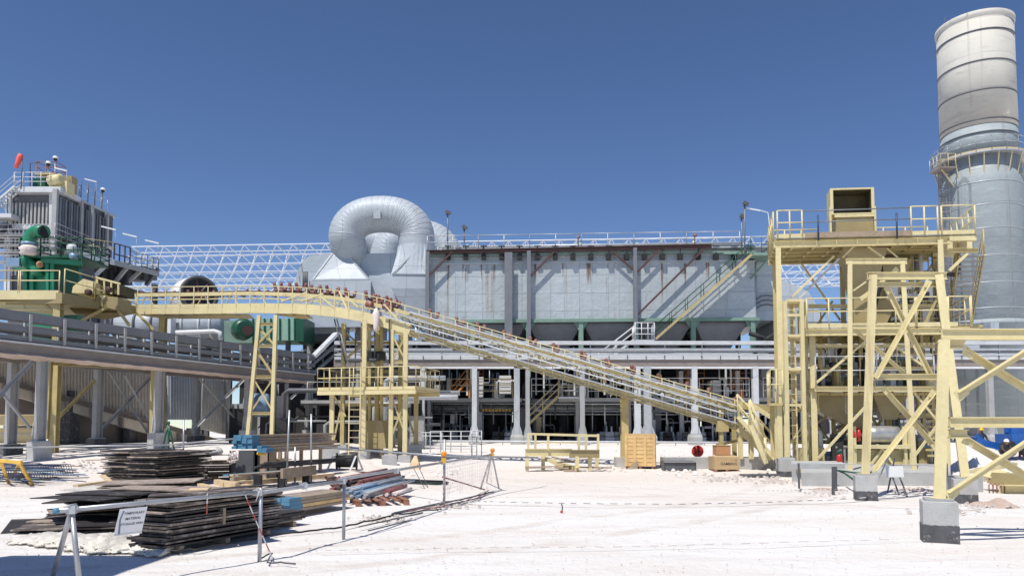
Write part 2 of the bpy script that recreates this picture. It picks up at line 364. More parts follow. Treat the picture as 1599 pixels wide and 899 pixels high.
def stair(T, a, b, width, wdir, m_str, m_tread, m_rail=None, n=None, both=True, sh=0.17, teeth=False):
    a, b = V(a), V(b); wd = V(wdir).normalized(); up = V((0, 0, 1)); s_ = MB()
    for k in (0, 1):
        o = wd * width * k; s_.bar(a + o, b + o, 0.05, sh, up=up)
    s_.build('stringer', m_str, T)
    n = n or max(3, int(abs(b.z - a.z) / 0.21)); t = MB(); h = (b - a); h.z = 0; L_ = h.length / n; hd = h.normalized()
    for i in range(n):
        p = a.lerp(b, (i + 0.5) / n)
        q = [p + wd * 0.03 - hd * L_ * 0.55, p + wd * 0.03 + hd * L_ * 0.55, p + wd * (width - 0.03) + hd * L_ * 0.55, p + wd * (width - 0.03) - hd * L_ * 0.55]
        t.prism(q, (0, 0, 0.035)); teeth and t.prism([q[0] + V((0, 0, -.13)), q[1] + V((0, 0, -.13)) - hd * L_ * .95, q[2] + V((0, 0, -.13)) - hd * L_ * .95, q[3] + V((0, 0, -.13))], (0, 0, .13))
    t.build('stair_treads', m_tread, T)
    if m_rail:
        for k in ((0, 1) if both else (0,)):
            o = wd * width * k; rail_mb([a + o, b + o], h=1.0, sp=1.5, r=.028).build('stair_rail', m_rail, T)

# ================= GROUND =================
xs = [-1500, -600, -250, -120, -80, -60] + [-48 + i * 0.8 for i in range(120)] + [50, 60, 80, 120, 250, 600, 1500]
ys = [-300, -60, -20, -5, 0, 3] + [5 + i * 0.32 for i in range(80)] + [31 + i * 0.8 for i in range(50)] + [75, 90, 120, 160, 260, 500, 1000, 3000]
from mathutils import noise as mn
m = MB(); nx = len(xs)
for y in ys:
    for x in xs:
        z = ground_z(x, y)
        if 4 < y < 72 and abs(x) < 49:
            z += 0.05 * mn.noise(V((x * 0.35, y * 0.35, 0))) + 0.022 * mn.noise(V((x * 1.3, y * 1.3, 3)))
            if y < 30: z -= 0.02
        m.v.append(V((x, y, z)))
for j in range(len(ys) - 1):
    for i in range(nx - 1): m.f.append((j * nx + i, j * nx + i + 1, (j + 1) * nx + i + 1, (j + 1) * nx + i)); m.sm.append(True)
gm = bpy.data.materials.new('white_caliche'); gm.use_nodes = True; N = gm.node_tree.nodes; L = gm.node_tree.links; b = N['Principled BSDF']; b.inputs['Roughness'].default_value = 0.95
b.inputs['Specular IOR Level'].default_value = 0.1
geo = N.new('ShaderNodeNewGeometry')
def gn(sc, det, vs=(1, 1, 1), r=0.6):
    mp = N.new('ShaderNodeMapping'); mp.inputs['Scale'].default_value = vs; L.new(geo.outputs['Position'], mp.inputs[0])
    n = N.new('ShaderNodeTexNoise'); n.inputs['Scale'].default_value = sc; n.inputs['Detail'].default_value = det; n.inputs['Roughness'].default_value = r; L.new(mp.outputs[0], n.inputs['Vector']); return n.outputs['Fac']
def gr(f, a, c, lo=0.0, hi=1.0):
    r = N.new('ShaderNodeMapRange'); r.inputs['From Min'].default_value = a; r.inputs['From Max'].default_value = c; r.inputs['To Min'].default_value = lo; r.inputs['To Max'].default_value = hi; L.new(f, r.inputs['Value']); return r.outputs[0]
def gx(f, a, c):
    x = N.new('ShaderNodeMix'); x.data_type = 'RGBA'; L.new(f, x.inputs[0])
    for i, q in ((6, a), (7, c)):
        if isinstance(q, tuple): x.inputs[i].default_value = (*q[:3], 1)
        else: L.new(q, x.inputs[i])
    return x.outputs[2]
sp_ = N.new('ShaderNodeSeparateXYZ'); L.new(geo.outputs['Position'], sp_.inputs[0])
c = gx(gr(gn(0.16, 5, (1, 1.8, 1)), 0.42, 0.68), (0.75, 0.735, 0.715), (0.69, 0.645, 0.605))
c = gx(gr(gn(0.9, 6, (0.5, 2.0, 1)), 0.5, 0.75, 0, 0.6), c, (0.62, 0.55, 0.49))      # wheel tracks and damp bands
c = gx(gr(sp_.outputs['Y'], 17, 27, 0, 0.55), c, (0.68, 0.59, 0.51))
c = gx(gr(sp_.outputs['Y'], 31, 38, 0, 0.6), c, (0.72, 0.70, 0.68))
c = gx(gr(gn(7, 4, (1, 1, 1), 0.7), 0.60, 0.76, 0, 0.5), c, (0.50, 0.43, 0.38))
for k_, (ox, oy, rad) in enumerate(((24.0, 47.0, 31.0), (-22.0, 40.0, 34.0), (4.0, -40.0, 58.5))):      # curved tyre tracks pressed into the surface
    dv = N.new('ShaderNodeVectorMath'); dv.operation = 'DISTANCE'; dv.inputs[1].default_value = (ox, oy, 0); cz_ = N.new('ShaderNodeCombineXYZ')
    L.new(sp_.outputs['X'], cz_.inputs[0]); L.new(sp_.outputs['Y'], cz_.inputs[1]); L.new(cz_.outputs[0], dv.inputs[0])
    for tr in (0, 1.9):
        ab = N.new('ShaderNodeMath'); ab.operation = 'SUBTRACT'; L.new(dv.outputs['Value'], ab.inputs[0]); ab.inputs[1].default_value = rad + tr
        a2 = N.new('ShaderNodeMath'); a2.operation = 'ABSOLUTE'; L.new(ab.outputs[0], a2.inputs[0]); f_ = gr(a2.outputs[0], .12, .26, .75, 0)
        mm_ = N.new('ShaderNodeMath'); mm_.operation = 'MULTIPLY'; L.new(f_, mm_.inputs[0]); L.new(gr(gn(1.1, 5), .38, .62), mm_.inputs[1]); c = gx(mm_.outputs[0], c, (.60, .54, .49))
c = gx(gr(gn(28, 3), 0.68, 0.74, 0, 0.4), c, (0.34, 0.29, 0.26))
L.new(c, b.inputs['Base Color'])
bp = N.new('ShaderNodeBump'); bp.inputs['Strength'].default_value = 0.8; bp.inputs['Distance'].default_value = 0.06
ad = N.new('ShaderNodeMath'); ad.operation = 'ADD'; L.new(gn(5, 7, (1, 1, 1), 0.7), ad.inputs[0])
wv = N.new('ShaderNodeTexWave'); wv.inputs['Scale'].default_value = 0.35; wv.inputs['Distortion'].default_value = 9; wv.inputs['Detail'].default_value = 3; wv.bands_direction = 'Y'; L.new(geo.outputs['Position'], wv.inputs['Vector'])
ml = N.new('ShaderNodeMath'); ml.operation = 'MULTIPLY'; ml.inputs[1].default_value = 0.25; L.new(wv.outputs['Fac'], ml.inputs[0]); L.new(ml.outputs[0], ad.inputs[1])
L.new(ad.outputs[0], bp.inputs['Height']); L.new(bp.outputs[0], b.inputs['Normal'])
tag(m.build('ground', gm), 'white dusty ground of compacted salt and gravel', None, kind='structure')

# ================= SPACE FRAME ROOF =================
def far_frame(x0, x1):
    T = thing('space_frame_roof', 'white lattice space frame vault behind the whole plant', 'roof frame', (0, 118, 0))
    zt = CH + 287 * 122 / PF; A0, A1_ = P(x0, 400, 122), P(x1, 400, 114.8); n = int((A1_ - A0).length / 2.75)
    K = 6; dz = 1.95; dy = -.95; r = 0.088
    base = lambda t: V((A0.x + (A1_.x - A0.x) * t, A0.y + (A1_.y - A0.y) * t, 0))
    prof = lambda k: V((0, dy * k - .12 * k * k, zt - dz * k + (.06 * k * k)))
    o = lambda i, k: base(i / n) + prof(k)
    q = lambda i, k: base((i + .5) / n) + prof(k + .5) + V((0, 2.0, -.5))
    for k in range(K + 1):
        a = MB()
        for i in range(n): a.tube(o(i, k), o(i + 1, k), r * (1.1 if k == 0 else .6), 4, cap=False)
        a.build('roof_chord', M['lattice'], T)
    a = MB(); c_ = MB(); e = MB()
    for k in range(K):
        for i in range(n):
            for p in (o(i, k), o(i + 1, k), o(i, k + 1), o(i + 1, k + 1)): a.tube(q(i, k), p, r, 3, cap=False)
            if i < n - 1: c_.tube(q(i, k), q(i + 1, k), r * .5, 3, cap=False)
            if k < K - 1: c_.tube(q(i, k), q(i, k + 1), r * .9, 3, cap=False)
    for i in range(n):      # the back slope falls away behind the ridge
        for k in range(1):
            b0 = base(i / n) + V((0, 3 + 3.0 * k, zt - .3 - .9 * k * k * .4)); b1 = base((i + 1) / n) + V((0, 3 + 3.0 * k, zt - .3 - .9 * k * k * .4)); e.tube(b0, b1, r, 3, cap=False); e.tube(b0, o(i, 0) if k == 0 else base((i + .5) / n) + V((0, 3.0 * k, zt - .3)), r, 3, cap=False)
    for x in range(0, n, 6): yy = o(x, K); e.tube(yy, V((yy.x, yy.y, 0)), 0.14, 5)
    a.build('web_members', M['lattice'], T); c_.build('inner_chords', M['lattice'], T); e.build('roof_ribs', M['lattice'], T)
far_frame(205, 1312)

# ================= PRECIPITATOR (long box with hoppers) =================
FE = Frame(P(668, 600, 56.3)[:2], P(1178, 600, 54.9)[:2])
def building():
    T = thing('precipitator', 'long light grey clad filter house with rust streaks and hoppers below', 'building', FE.at(12, 6, 0.9))
    uL, _ = FE.uw(668, 450); uR, _ = FE.uw(1180, 450); wt = FE.uw(920, 396)[1]; wb = FE.uw(920, 499)[1]
    D = 13.0
    MB().fbox(FE, uL, uR, 0, D, wb, wt).build('wall_casing', M['clad'], T)
    # lighter top cap set back, with the overhanging drip strip
    MB().fbox(FE, uL, uR, 0.25, D - 0.2, wt, wt + 0.35).build('roof_slab', M['lgrey'], T)
    s_ = MB()
    s_.fbox(FE, uL, uR, -0.10, -0.002, FE.uw(920, 411)[1], FE.uw(920, 408)[1]); s_.build('drip_strip', M['galv'], T)
    for px in [668 + k * 42.6 for k in range(1, 12)]:
        u = FE.uw(px, 450)[0]; MB().fbox(FE, u - 0.025, u + 0.025, -0.03, -0.001, wb + 0.05, wt - 0.7).build('cladding_seam', M['galv'], T)
    rs = random.Random(6)
    for px, w_, L_, y0 in ((727, 14, 34, 410), (752, 5, 80, 411), (700, 4, 84, 411), (920, 12, 36, 410), (1033, 6, 74, 411), (838, 10, 30, 411), (948, 4, 60, 411), (1105, 8, 30, 410), (880, 5, 26, 411), (1070, 4, 40, 411), (772, 4, 30, 411), (990, 5, 30, 411)):
        MB().prism([FE.pix(px - w_ / 2, y0, -.004), FE.pix(px + w_ / 2, y0, -.004), FE.pix(px + w_ / 3, y0 + L_, -.004), FE.pix(px - w_ / 3, y0 + L_, -.004)], FE.n * .002).build('rust_run', M['rustrun'], T)
    # green bottom girder
    g0 = FE.uw(920, 498)[1]; g1 = FE.uw(920, 503)[1]
    MB().fbox(FE, uL - 0.2, uR + 0.2, -0.25, 0.1, g1, g0).build('bottom_girder', M['girder_green'], T)
    MB().fbox(FE, uL, uR, 0.15, D, g1 - 0.05, wb - 0.003).build('casing_floor', M['dgrey'], T)
    # hoppers
    top = g1 - 0.06; 
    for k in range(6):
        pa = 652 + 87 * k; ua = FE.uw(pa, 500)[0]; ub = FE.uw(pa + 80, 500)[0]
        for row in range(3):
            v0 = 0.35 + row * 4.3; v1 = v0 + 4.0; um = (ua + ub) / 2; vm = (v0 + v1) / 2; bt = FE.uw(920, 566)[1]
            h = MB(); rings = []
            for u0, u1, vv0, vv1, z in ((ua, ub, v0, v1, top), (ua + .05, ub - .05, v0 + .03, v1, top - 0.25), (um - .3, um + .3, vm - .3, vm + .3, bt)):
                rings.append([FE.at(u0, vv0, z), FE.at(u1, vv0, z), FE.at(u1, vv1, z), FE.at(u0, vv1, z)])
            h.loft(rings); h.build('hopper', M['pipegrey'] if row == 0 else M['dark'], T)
    # green columns under the casing + inner ones
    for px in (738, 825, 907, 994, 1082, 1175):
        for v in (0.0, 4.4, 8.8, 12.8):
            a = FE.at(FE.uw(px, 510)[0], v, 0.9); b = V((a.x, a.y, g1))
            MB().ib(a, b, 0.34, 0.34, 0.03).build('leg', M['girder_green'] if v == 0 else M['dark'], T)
        u = FE.uw(px, 510)[0]
        if px != 994:
            MB().prism([FE.at(u - .55, -0.05, g1 - .01), FE.at(u + .55, -0.05, g1 - .01), FE.at(u + .17, -0.05, g1 - .6), FE.at(u - .17, -0.05, g1 - .6)], FE.n * 0.04).build('gusset', M['girder_green'], T)
    # front grey posts and red beam for the overhead rail
    vb = -0.5
    FB = lambda px, py, v=vb: FE.pix(px, py, v)
    def post(px, wpx, y0, y1, mt='pipegrey', v=vb):
        a, b = FB(px, y1, v), FB(px, y0, v); wdt = (FB(px + wpx, y0, v) - FB(px, y0, v)).length
        MB().ib(V((a.x, a.y, a.z)), V((a.x, a.y, b.z)), wdt, wdt, 0.025).build('post', M[mt], T)
    post(667, 6, 393, 520); post(826, 6, 392, 540); post(993, 6, 387, 560); post(794, 12, 395, 560, v=-0.45)
    MB().ib(FB(666, 393.5), FB(1111, 384), 0.22, 0.26, 0.03).build('monorail_beam', M['redbrown'], T)
    for a, b, mt in (((866, 392), (829, 431), 'redbrown'), ((706, 393), (670, 430), 'redbrown'), ((954, 390), (992, 424), 'redbrown'), ((1030, 389), (996, 424), 'redbrown'), ((1102, 386), (997, 490), 'redbrown')):
        MB().bar(FB(*a), FB(*b), 0.14, 0.14).build('brace', M[mt], T)
    # roof equipment: support beam, insulator boxes, cable tray, hand rail
    v1 = -0.3
    MB().fbox(FE, FE.uw(668, 400, v1)[0], uR, v1 - 0.06, v1 + 0.06, FE.uw(920, 397.5, v1)[1], FE.uw(920, 395, v1)[1]).build('hanger_beam', M['girder_green'], T)
    for k in range(18):
        px = 700 + 27.9 * k - 0.4; p = FE.pix(px, 400, v1 - 0.02)
        o = MB(); o.box(p + V((0, 0, -0.05)), (0.36, 0.30, 0.42)); o.build('insulator_box', M['black'], T)
        o = MB(); o.tube(p + V((0, 0, 0.16)), p + V((0, 0, 0.75)), 0.05, 6); o.box(p + V((0, 0, 0.78)), (0.5, 0.3, 0.05)); o.build('hanger_rod', M['dgrey'], T)
        if k % 2 == 0:
            MB().bar(p + V((-.22, .1, .1)), p + V((0.0, 0.1, 0.95)), 0.05, 0.05).build('small_brace', M['rackgrey'], T)
    zt = FE.uw(920, 391, 0.3)[1]
    MB().fbox(FE, uL, uR + 1.2, -0.4, 3.2, zt - 0.1, zt).build('roof_walkway', M['galv'], T)
    A = FE.at(uL, -0.35, zt); B = FE.at(uR - 1.2, -0.35, zt)
    railing(T, [A.lerp(B, i / 6) for i in range(7)], M['dgreen'] if False else M['galv'], h=1.15, sp=1.9, r=0.03)
    A = FE.at(uL, 3.1, zt); B = FE.at(uR - 1.2, 3.1, zt)
    railing(T, [A.lerp(B, i / 6) for i in range(7)], M['pgreen'], h=1.15, sp=1.9, r=0.03)
    for i, py in enumerate((386, 382)):
        MB().tube(FE.pix(690, py + 4, 1.0), FE.pix(1160, py - 3, 1.0), 0.09, 8).build('roof_pipe', M['galv'] if i else M['pipegrey'], T)
    # rappers and boxes along roof
    rng = random.Random(3)
    for k in range(22):
        p = FE.pix(685 + k * 22 + rng.uniform(-4, 4), 392, 1.8); p.z = zt
        o = MB(); o.tube(p, p + V((0, 0, rng.uniform(0.6, 1.0))), 0.12, 8); o.box(p + V((0, 0, 0.3)), (0.4, 0.3, 0.3)); o.build('rapper', M[rng.choice(['galv', 'lgrey', 'rackgrey', 'pgreen'])], T)
    for px in (903, 1085):
        p = FE.pix(px, 392, 0.6); p.z = zt
        o = MB(); o.tube(p, p + V((0, 0, 1.3)), 0.05, 6); o.lathe([(0.13, 0), (0.14, 0.05), (0.05, 0.07)], p + V((0, -0.1, 1.1)), 12, (0, -1, 0)); o.build('hose_reel', M['idler'], T)
    # right end wall cap
    MB().prism([FE.pix(1181, 402, 0.7), FE.pix(1209, 412, 0.7), FE.pix(1209, 500, 0.7), FE.pix(1181, 500, 0.7)], FE.n * 9).build('outlet_hood', M['clad'], T)
    MB().prism([FE.pix(1209, 430, 1.5), FE.pix(1262, 455, 1.5), FE.pix(1290, 500, 1.5), FE.pix(1290, 560, 1.5), FE.pix(1209, 560, 1.5)], FE.n * 6).build('outlet_duct', M['duct'], T)
    for k in range(3):
        MB().path([FE.pix(1180 + 4 * math.sin(t * 3.1), 468 + 7 * k, 0.55) if t == 0 else FE.pix(1180 + 36 * t, 466 + 7 * k - 5 * math.sin(t * 3.1), 0.55) for t in (0, .25, .5, .75, 1)], 0.06, 6).build('drain_pipe', M['pipegrey'], T)
    for a, b in (((1170, 520), (1215, 545)), ((1212, 520), (1178, 552)), ((1178, 535), (1214, 560))):
        A_, B_ = FE.pix(*a, -0.6), FE.pix(*b, -0.6); MB().path([A_, A_.lerp(B_, .5) + V((0, 0, .25)), B_], 0.17, 8).build('ash_pipe', M['black'], T)
    # stairs: landing and flight to roof
    vs = -1.5
    la = FE.pix(992, 530, vs); lb = FE.pix(1022, 530, vs)
    MB().prism([la, lb, lb + FE.n * 1.4, la + FE.n * 1.4], (0, 0, -0.12)).build('stair_landing', M['lgrey'], T)
    railing(T, [la, lb], M['white'], h=1.25, sp=0.5, r=0.03, mids=(.33, .66)); railing(T, [la + FE.n * 1.4, la], M['white'], h=1.2, sp=0.7)
    railing(T, [lb + FE.n * 1.4 , lb], M['white'], h=1.2, sp=0.7)
    sa, sb = FE.pix(1024, 529, vs), FE.pix(1174, 397, vs)
    stair(T, sa, sb, 1.0, FE.n, M['yellow2'], M['rackgrey'], M['dgreen'], teeth=True)
    pa, pb = FE.pix(1172, 394, vs), FE.pix(1207, 394, vs)
    MB().prism([pa, pb, pb + FE.n * 2.6, pa + FE.n * 2.6], (0, 0, -0.22)).build('top_landing', M['girder_green'], T)
    railing(T, [pa, pb, pb + FE.n * 3], M['dgreen'], h=1.15, sp=0.8)
    MB().bar(FE.pix(1128, 395, -0.2), FE.pix(1176, 394, vs), 0.16, 0.2).build('brace', M['girder_green'], T)
    MB().bar(FE.pix(1206, 397, vs), FE.pix(1172, 435, -0.1), 0.12, 0.12).build('brace', M['girder_green'], T)
    sa, sb = FE.pix(990, 530, vs + .2), FE.pix(935, 572, vs + .2)
    stair(T, sa, sb, 1.0, FE.n, M['lgrey'], M['galv'], M['white'])
    # operating floor below, rail and ceilings
    w1 = FE.uw(920, 621, -1)[1]
    u0 = FE.uw(640, 600, -1)[0]; u1 = FE.uw(1290, 600, -1)[0]
    MB().fbox(FE, u0, FE.uw(815, 600, -1)[0], -1.0, 9.0, w1 - 0.28, w1).build('floor_slab', M['rackgrey'], T)
    MB().fbox(FE, FE.uw(872, 600, -1)[0], u1, -1.0, 9.0, w1 - 0.28, w1).build('floor_slab', M['rackgrey'], T)
    MB().fbox(FE, FE.uw(815, 600, -1)[0] + .002, FE.uw(872, 600, -1)[0] - .002, 0.6, 9.0, w1 - 0.28, w1).build('floor_slab', M['rackgrey'], T)
    for a, b in ((703, 735), (745, 800), (830, 872), (874, 905), (1092, 1170), (1192, 1230), (918, 988), (1012, 1078)):
        railing(T, [FE.at(FE.uw(a, 600, -1)[0], -0.95, w1), FE.at(FE.uw(b, 600, -1)[0], -0.95, w1)], M['cream'] if a < 800 else M['white'], h=1.45, sp=1.5, r=0.03, mids=(.36, .68))
    sa, sb = FE.pix(823, 664, -2.2), FE.pix(872, 618, -2.2)
    stair(T, sa, sb, 0.9, FE.n, M['yellow2'], M['rackgrey'], M['cream'])
    railing(T, [FE.pix(872, 618, -2.2), FE.pix(905, 618, -2.2)], M['cream'], h=1.2, sp=0.8)
    MB().prism([FE.pix(872, 619, -2.2), FE.pix(906, 619, -2.2), FE.pix(906, 619, -1.0), FE.pix(872, 619, -1.0)], (0, 0, -0.15)).build('stair_landing', M['lgrey'], T)
    # dark partitions and back screen between the legs
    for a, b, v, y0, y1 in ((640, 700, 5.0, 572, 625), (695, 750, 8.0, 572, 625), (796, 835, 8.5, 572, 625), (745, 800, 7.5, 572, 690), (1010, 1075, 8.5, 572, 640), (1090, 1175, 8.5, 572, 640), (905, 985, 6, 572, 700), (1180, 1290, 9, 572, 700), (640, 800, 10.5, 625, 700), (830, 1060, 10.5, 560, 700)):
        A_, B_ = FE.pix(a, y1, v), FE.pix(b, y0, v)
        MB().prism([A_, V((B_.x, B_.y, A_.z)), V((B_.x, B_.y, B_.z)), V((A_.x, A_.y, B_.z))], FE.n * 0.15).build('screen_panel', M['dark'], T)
    return T
ESP = building()
rg = random.Random(11)
# dark ash vessels standing in two rows below the filter house
def vessel_proto():
    T = thing('ash_vessel', 'black upright ash vessel in the shade below the long filter house', 'vessel', (0, 0, 0), 'ash vessels below the filter house')
    MB().lathe([(0.5, 0), (0.55, 0.1), (0.55, 1.7), (0.35, 2.1), (0.12, 2.25)], (0, 0, 0.35), 16).build('shell', M['black'], T)
    for a in (0.5, 2.6, 4.7): MB().bar((0.45 * math.cos(a), 0.45 * math.sin(a), 0), (0.45 * math.cos(a), 0.45 * math.sin(a), 0.6), 0.1, 0.1).build('leg', M['dark'], T)
    MB().tube((0, 0, 2.55), (0, 0, 3.1), 0.09, 8).build('feed_pipe', M['dgrey'], T)
    return T
vp = vessel_proto(); first = True
for k, px in enumerate((768, 784, 862, 880, 925, 938, 955, 1045, 1062, 1107, 1126, 1148, 1200)):
    p = FE.pix(px, 680, 1.5 + (k % 3) * 1.2); z = ground_z(p.x, p.y)
    if first: vp.location = (p.x, p.y, z); first = False
    else: copy_thing(vp, (p.x, p.y, z), rz=k)
# equipment on the operating floor
w1 = FE.uw(920, 621, -1)[1]
def floor_item(px, v): p = FE.pix(px, 620, v); return V((p.x, p.y, w1))
def cabinet(px, v, wd, h, label, n=5):
    p = floor_item(px, v); T = thing('control_cabinet', label, 'cabinet', p)
    MB().box(p + V((0, 0, h / 2 + .08)), (wd, 0.6, h)).build('cabinet_body', M['white'], T)
    o = MB()
    for k in range(1, n): o.box(p + V((0, -0.31, h * k / n + .08)), (wd * 0.92, 0.02, 0.05))
    o.build('louvre_slats', M['rackgrey'], T); MB().box(p + V((0, 0, .04)), (wd * .95, .55, .08)).build('plinth', M['dgrey'], T)
cabinet(789, 0.6, 0.9, 1.7, 'tall white louvred cabinet on the upper floor left of the grey column', 6)
cabinet(751, 0.6, 0.4, 1.6, 'narrow white cabinet beside the second white column')
cabinet(1118, 0.8, 0.6, 1.3, 'small white cabinet on the upper floor under the stair to the roof')
def ostair(px, label, flip=1):
    p = floor_item(px, 2.0); T = thing('access_stair', label, 'stairs', p)
    stair(T, p, p + V((1.3 * flip, 0, 1.6)), 0.7, (0, 1, 0), M['orange'], M['orange'], M['orange'])
    q = p + V((1.3 * flip, 0, 1.6)); MB().box(q + V((.6, .35, 0)), (1.2, .7, .08)).build('stair_landing', M['orange'], T)
    for s_ in (0.1, 1.1): MB().bar(q + V((s_, 0.05, -1.6)), q + V((s_, 0.05, 0)), 0.1, 0.1).build('leg', M['orange'], T)
    rail_mb([q, q + V((1.2, 0, 0))], h=0.8).build('handrail', M['orange'], T)
ostair(1050, 'orange access stair in the shade left of the white columns on the upper floor')
ostair(1130, 'orange access stair on the upper floor near the right end')
ostair(705, 'orange access stair on the upper floor near the left white column')
# pipework under the floor
def under_pipes():
    p0 = FE.pix(830, 640, 0.2); T = thing('pipe_manifold', 'grey and white pipe manifold running under the operating floor', 'pipes', p0)
    for y, v, r, mt in ((630, -.4, .07, 'galv'), (634, .3, .05, 'rackgrey'), (641, -.2, .1, 'pipegrey'), (646, .5, .05, 'lgrey'), (637, 1.0, .12, 'lgrey')):
        MB().tube(FE.pix(668, y, v), FE.pix(1210, y + 1, v), r, 8).build('pipe', M[mt], T)
    for px in [674 + 19.3 * k for k in range(28)]:
        v = rg.uniform(-.4, .8); y1 = rg.choice((655, 662, 672))
        MB().tube(FE.pix(px, 632, v), FE.pix(px + .3, y1, v), rg.choice((.03, .05, .08)), 6).build('drop_pipe', M[rg.choice(['white', 'galv', 'dgrey', 'lgrey'])], T)
    for k in range(9):
        p = FE.pix(754 + 5.3 * k, 640, -0.5); MB().lathe([(0.03, 0), (.1, .03), (.1, .06), (.03, .09)], p, 8, (0, -1, 0)).build('valve_wheel', M['hatyellow'], T)
under_pipes()
def vert_duct():
    p = FE.pix(683, 690, -0.3); p.z = ground_z(p.x, p.y)
    T = thing('caged_ladder', 'tall black caged ladder at the left end of the operating floor', 'ladder', p)
    ladder(T, p, V((p.x, p.y, FE.uw(683, 575, -.3)[1])), M['black'], width=0.6, cage=True)
vert_duct()
def bin_(px, label):
    p = floor_item(px, 1.0); T = thing('valve_box', label, 'valve box', V((p.x, p.y, 2.3)))
    MB().box((p.x, p.y, 2.6), (.35, .25, .7)).build('box_body', M['white'], T); 
    MB().path([(p.x, p.y, 2.3), (p.x + .1, p.y, 2.0), (p.x - .05, p.y, 1.7), (p.x + .05, p.y, 1.4)], .06, 6).build('flexible_hose', M['galv'], T)
    MB().tube((p.x, p.y, 2.95), (p.x, p.y, w1 - .3), .03, 6).build('hanger_rod', M['galv'], T)
bin_(707, 'white valve box with a coiled hose hanging under the floor at the left'); bin_(737, 'white valve box hanging under the floor beside the second white column')

def under_clutter():
    rr = random.Random(41); T = thing('ash_conveying_plant', 'dense pipes, pumps and boxes in the shade under the long filter house', 'machinery', FE.pix(920, 690, 1.5))
    wf = FE.uw(920, 621, -1)[1]; wc = FE.uw(920, 577, 0)[1]
    for k in range(96):
        up = k % 2; px = rr.uniform(648, 1290); p = FE.pix(px, 600, rr.uniform(-.5, 5.0)); z = wf if up else ground_z(p.x, p.y); h = rr.uniform(.2, 1.7 if up else 2.6)
        MB().box((p.x, p.y, z + h / 2), (rr.uniform(.12, .8), rr.uniform(.2, .5), h), rz=rr.uniform(-.3, .3)).build('equipment_box', M[rr.choice(('lgrey', 'galv', 'dgrey', 'dark', 'dark', 'rackgrey', 'cream', 'bluesteel', 'dgrey', 'pipegrey'))], T)
    for k in range(84):
        up = k % 2; px = rr.uniform(648, 1260); p = FE.pix(px, 600, rr.uniform(-.5, 4)); z0, z1 = (wf, wc) if up else (ground_z(p.x, p.y), wf - .28); zm = z0 + (z1 - z0) * rr.uniform(.3, .85); dx = rr.uniform(-2.2, 2.2); r_ = rr.choice((.03, .04, .06, .1))
        MB().path([V((p.x, p.y, z0)), V((p.x, p.y, zm - .1)), V((p.x + dx * .08, p.y, zm)), V((p.x + dx * .92, p.y, zm)), V((p.x + dx, p.y, zm + .1)), V((p.x + dx, p.y, z1))], r_, 7).build('process_pipe', M[rr.choice(('lgrey', 'galv', 'white', 'dgrey', 'rackgrey', 'lgrey'))], T)
    for k in range(40):
        px = rr.uniform(648, 1260); p = FE.pix(px, 686, rr.uniform(-1.2, .8)); p.z = ground_z(p.x, p.y); c_ = MB(); c_.box(p + V((0, 0, .15)), (.7, .4, .3)); c_.tube(p + V((-.35, 0, .5)), p + V((.3, 0, .5)), .2, 12); c_.tube(p + V((.15, 0, .5)), p + V((.15, 0, 1.1)), .06, 8)
        c_.build('pump', M[rr.choice(('lgrey', 'dgrey', 'galv', 'dark', 'dark'))], T)
    for k in range(24):
        px = rr.uniform(648, 1260); a, b = FE.pix(px, 576, rr.uniform(0, 3)), FE.pix(px, 617, rr.uniform(0, 3)); MB().bar(V((a.x, a.y, b.z)), a, .12, .12).build('support_post', M[rr.choice(('white', 'lgrey', 'dgrey', 'girder_green'))], T)
    for px in (1190, 1215, 1245): MB().box(FE.pix(px, 600, 3.0), (1.1, .8, 2.6)).build('transformer_box', M['rackgrey'], T)
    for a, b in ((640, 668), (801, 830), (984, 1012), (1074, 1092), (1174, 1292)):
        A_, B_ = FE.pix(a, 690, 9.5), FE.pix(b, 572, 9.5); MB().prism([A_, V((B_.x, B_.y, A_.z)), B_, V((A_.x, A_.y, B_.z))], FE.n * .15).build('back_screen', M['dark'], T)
under_clutter()
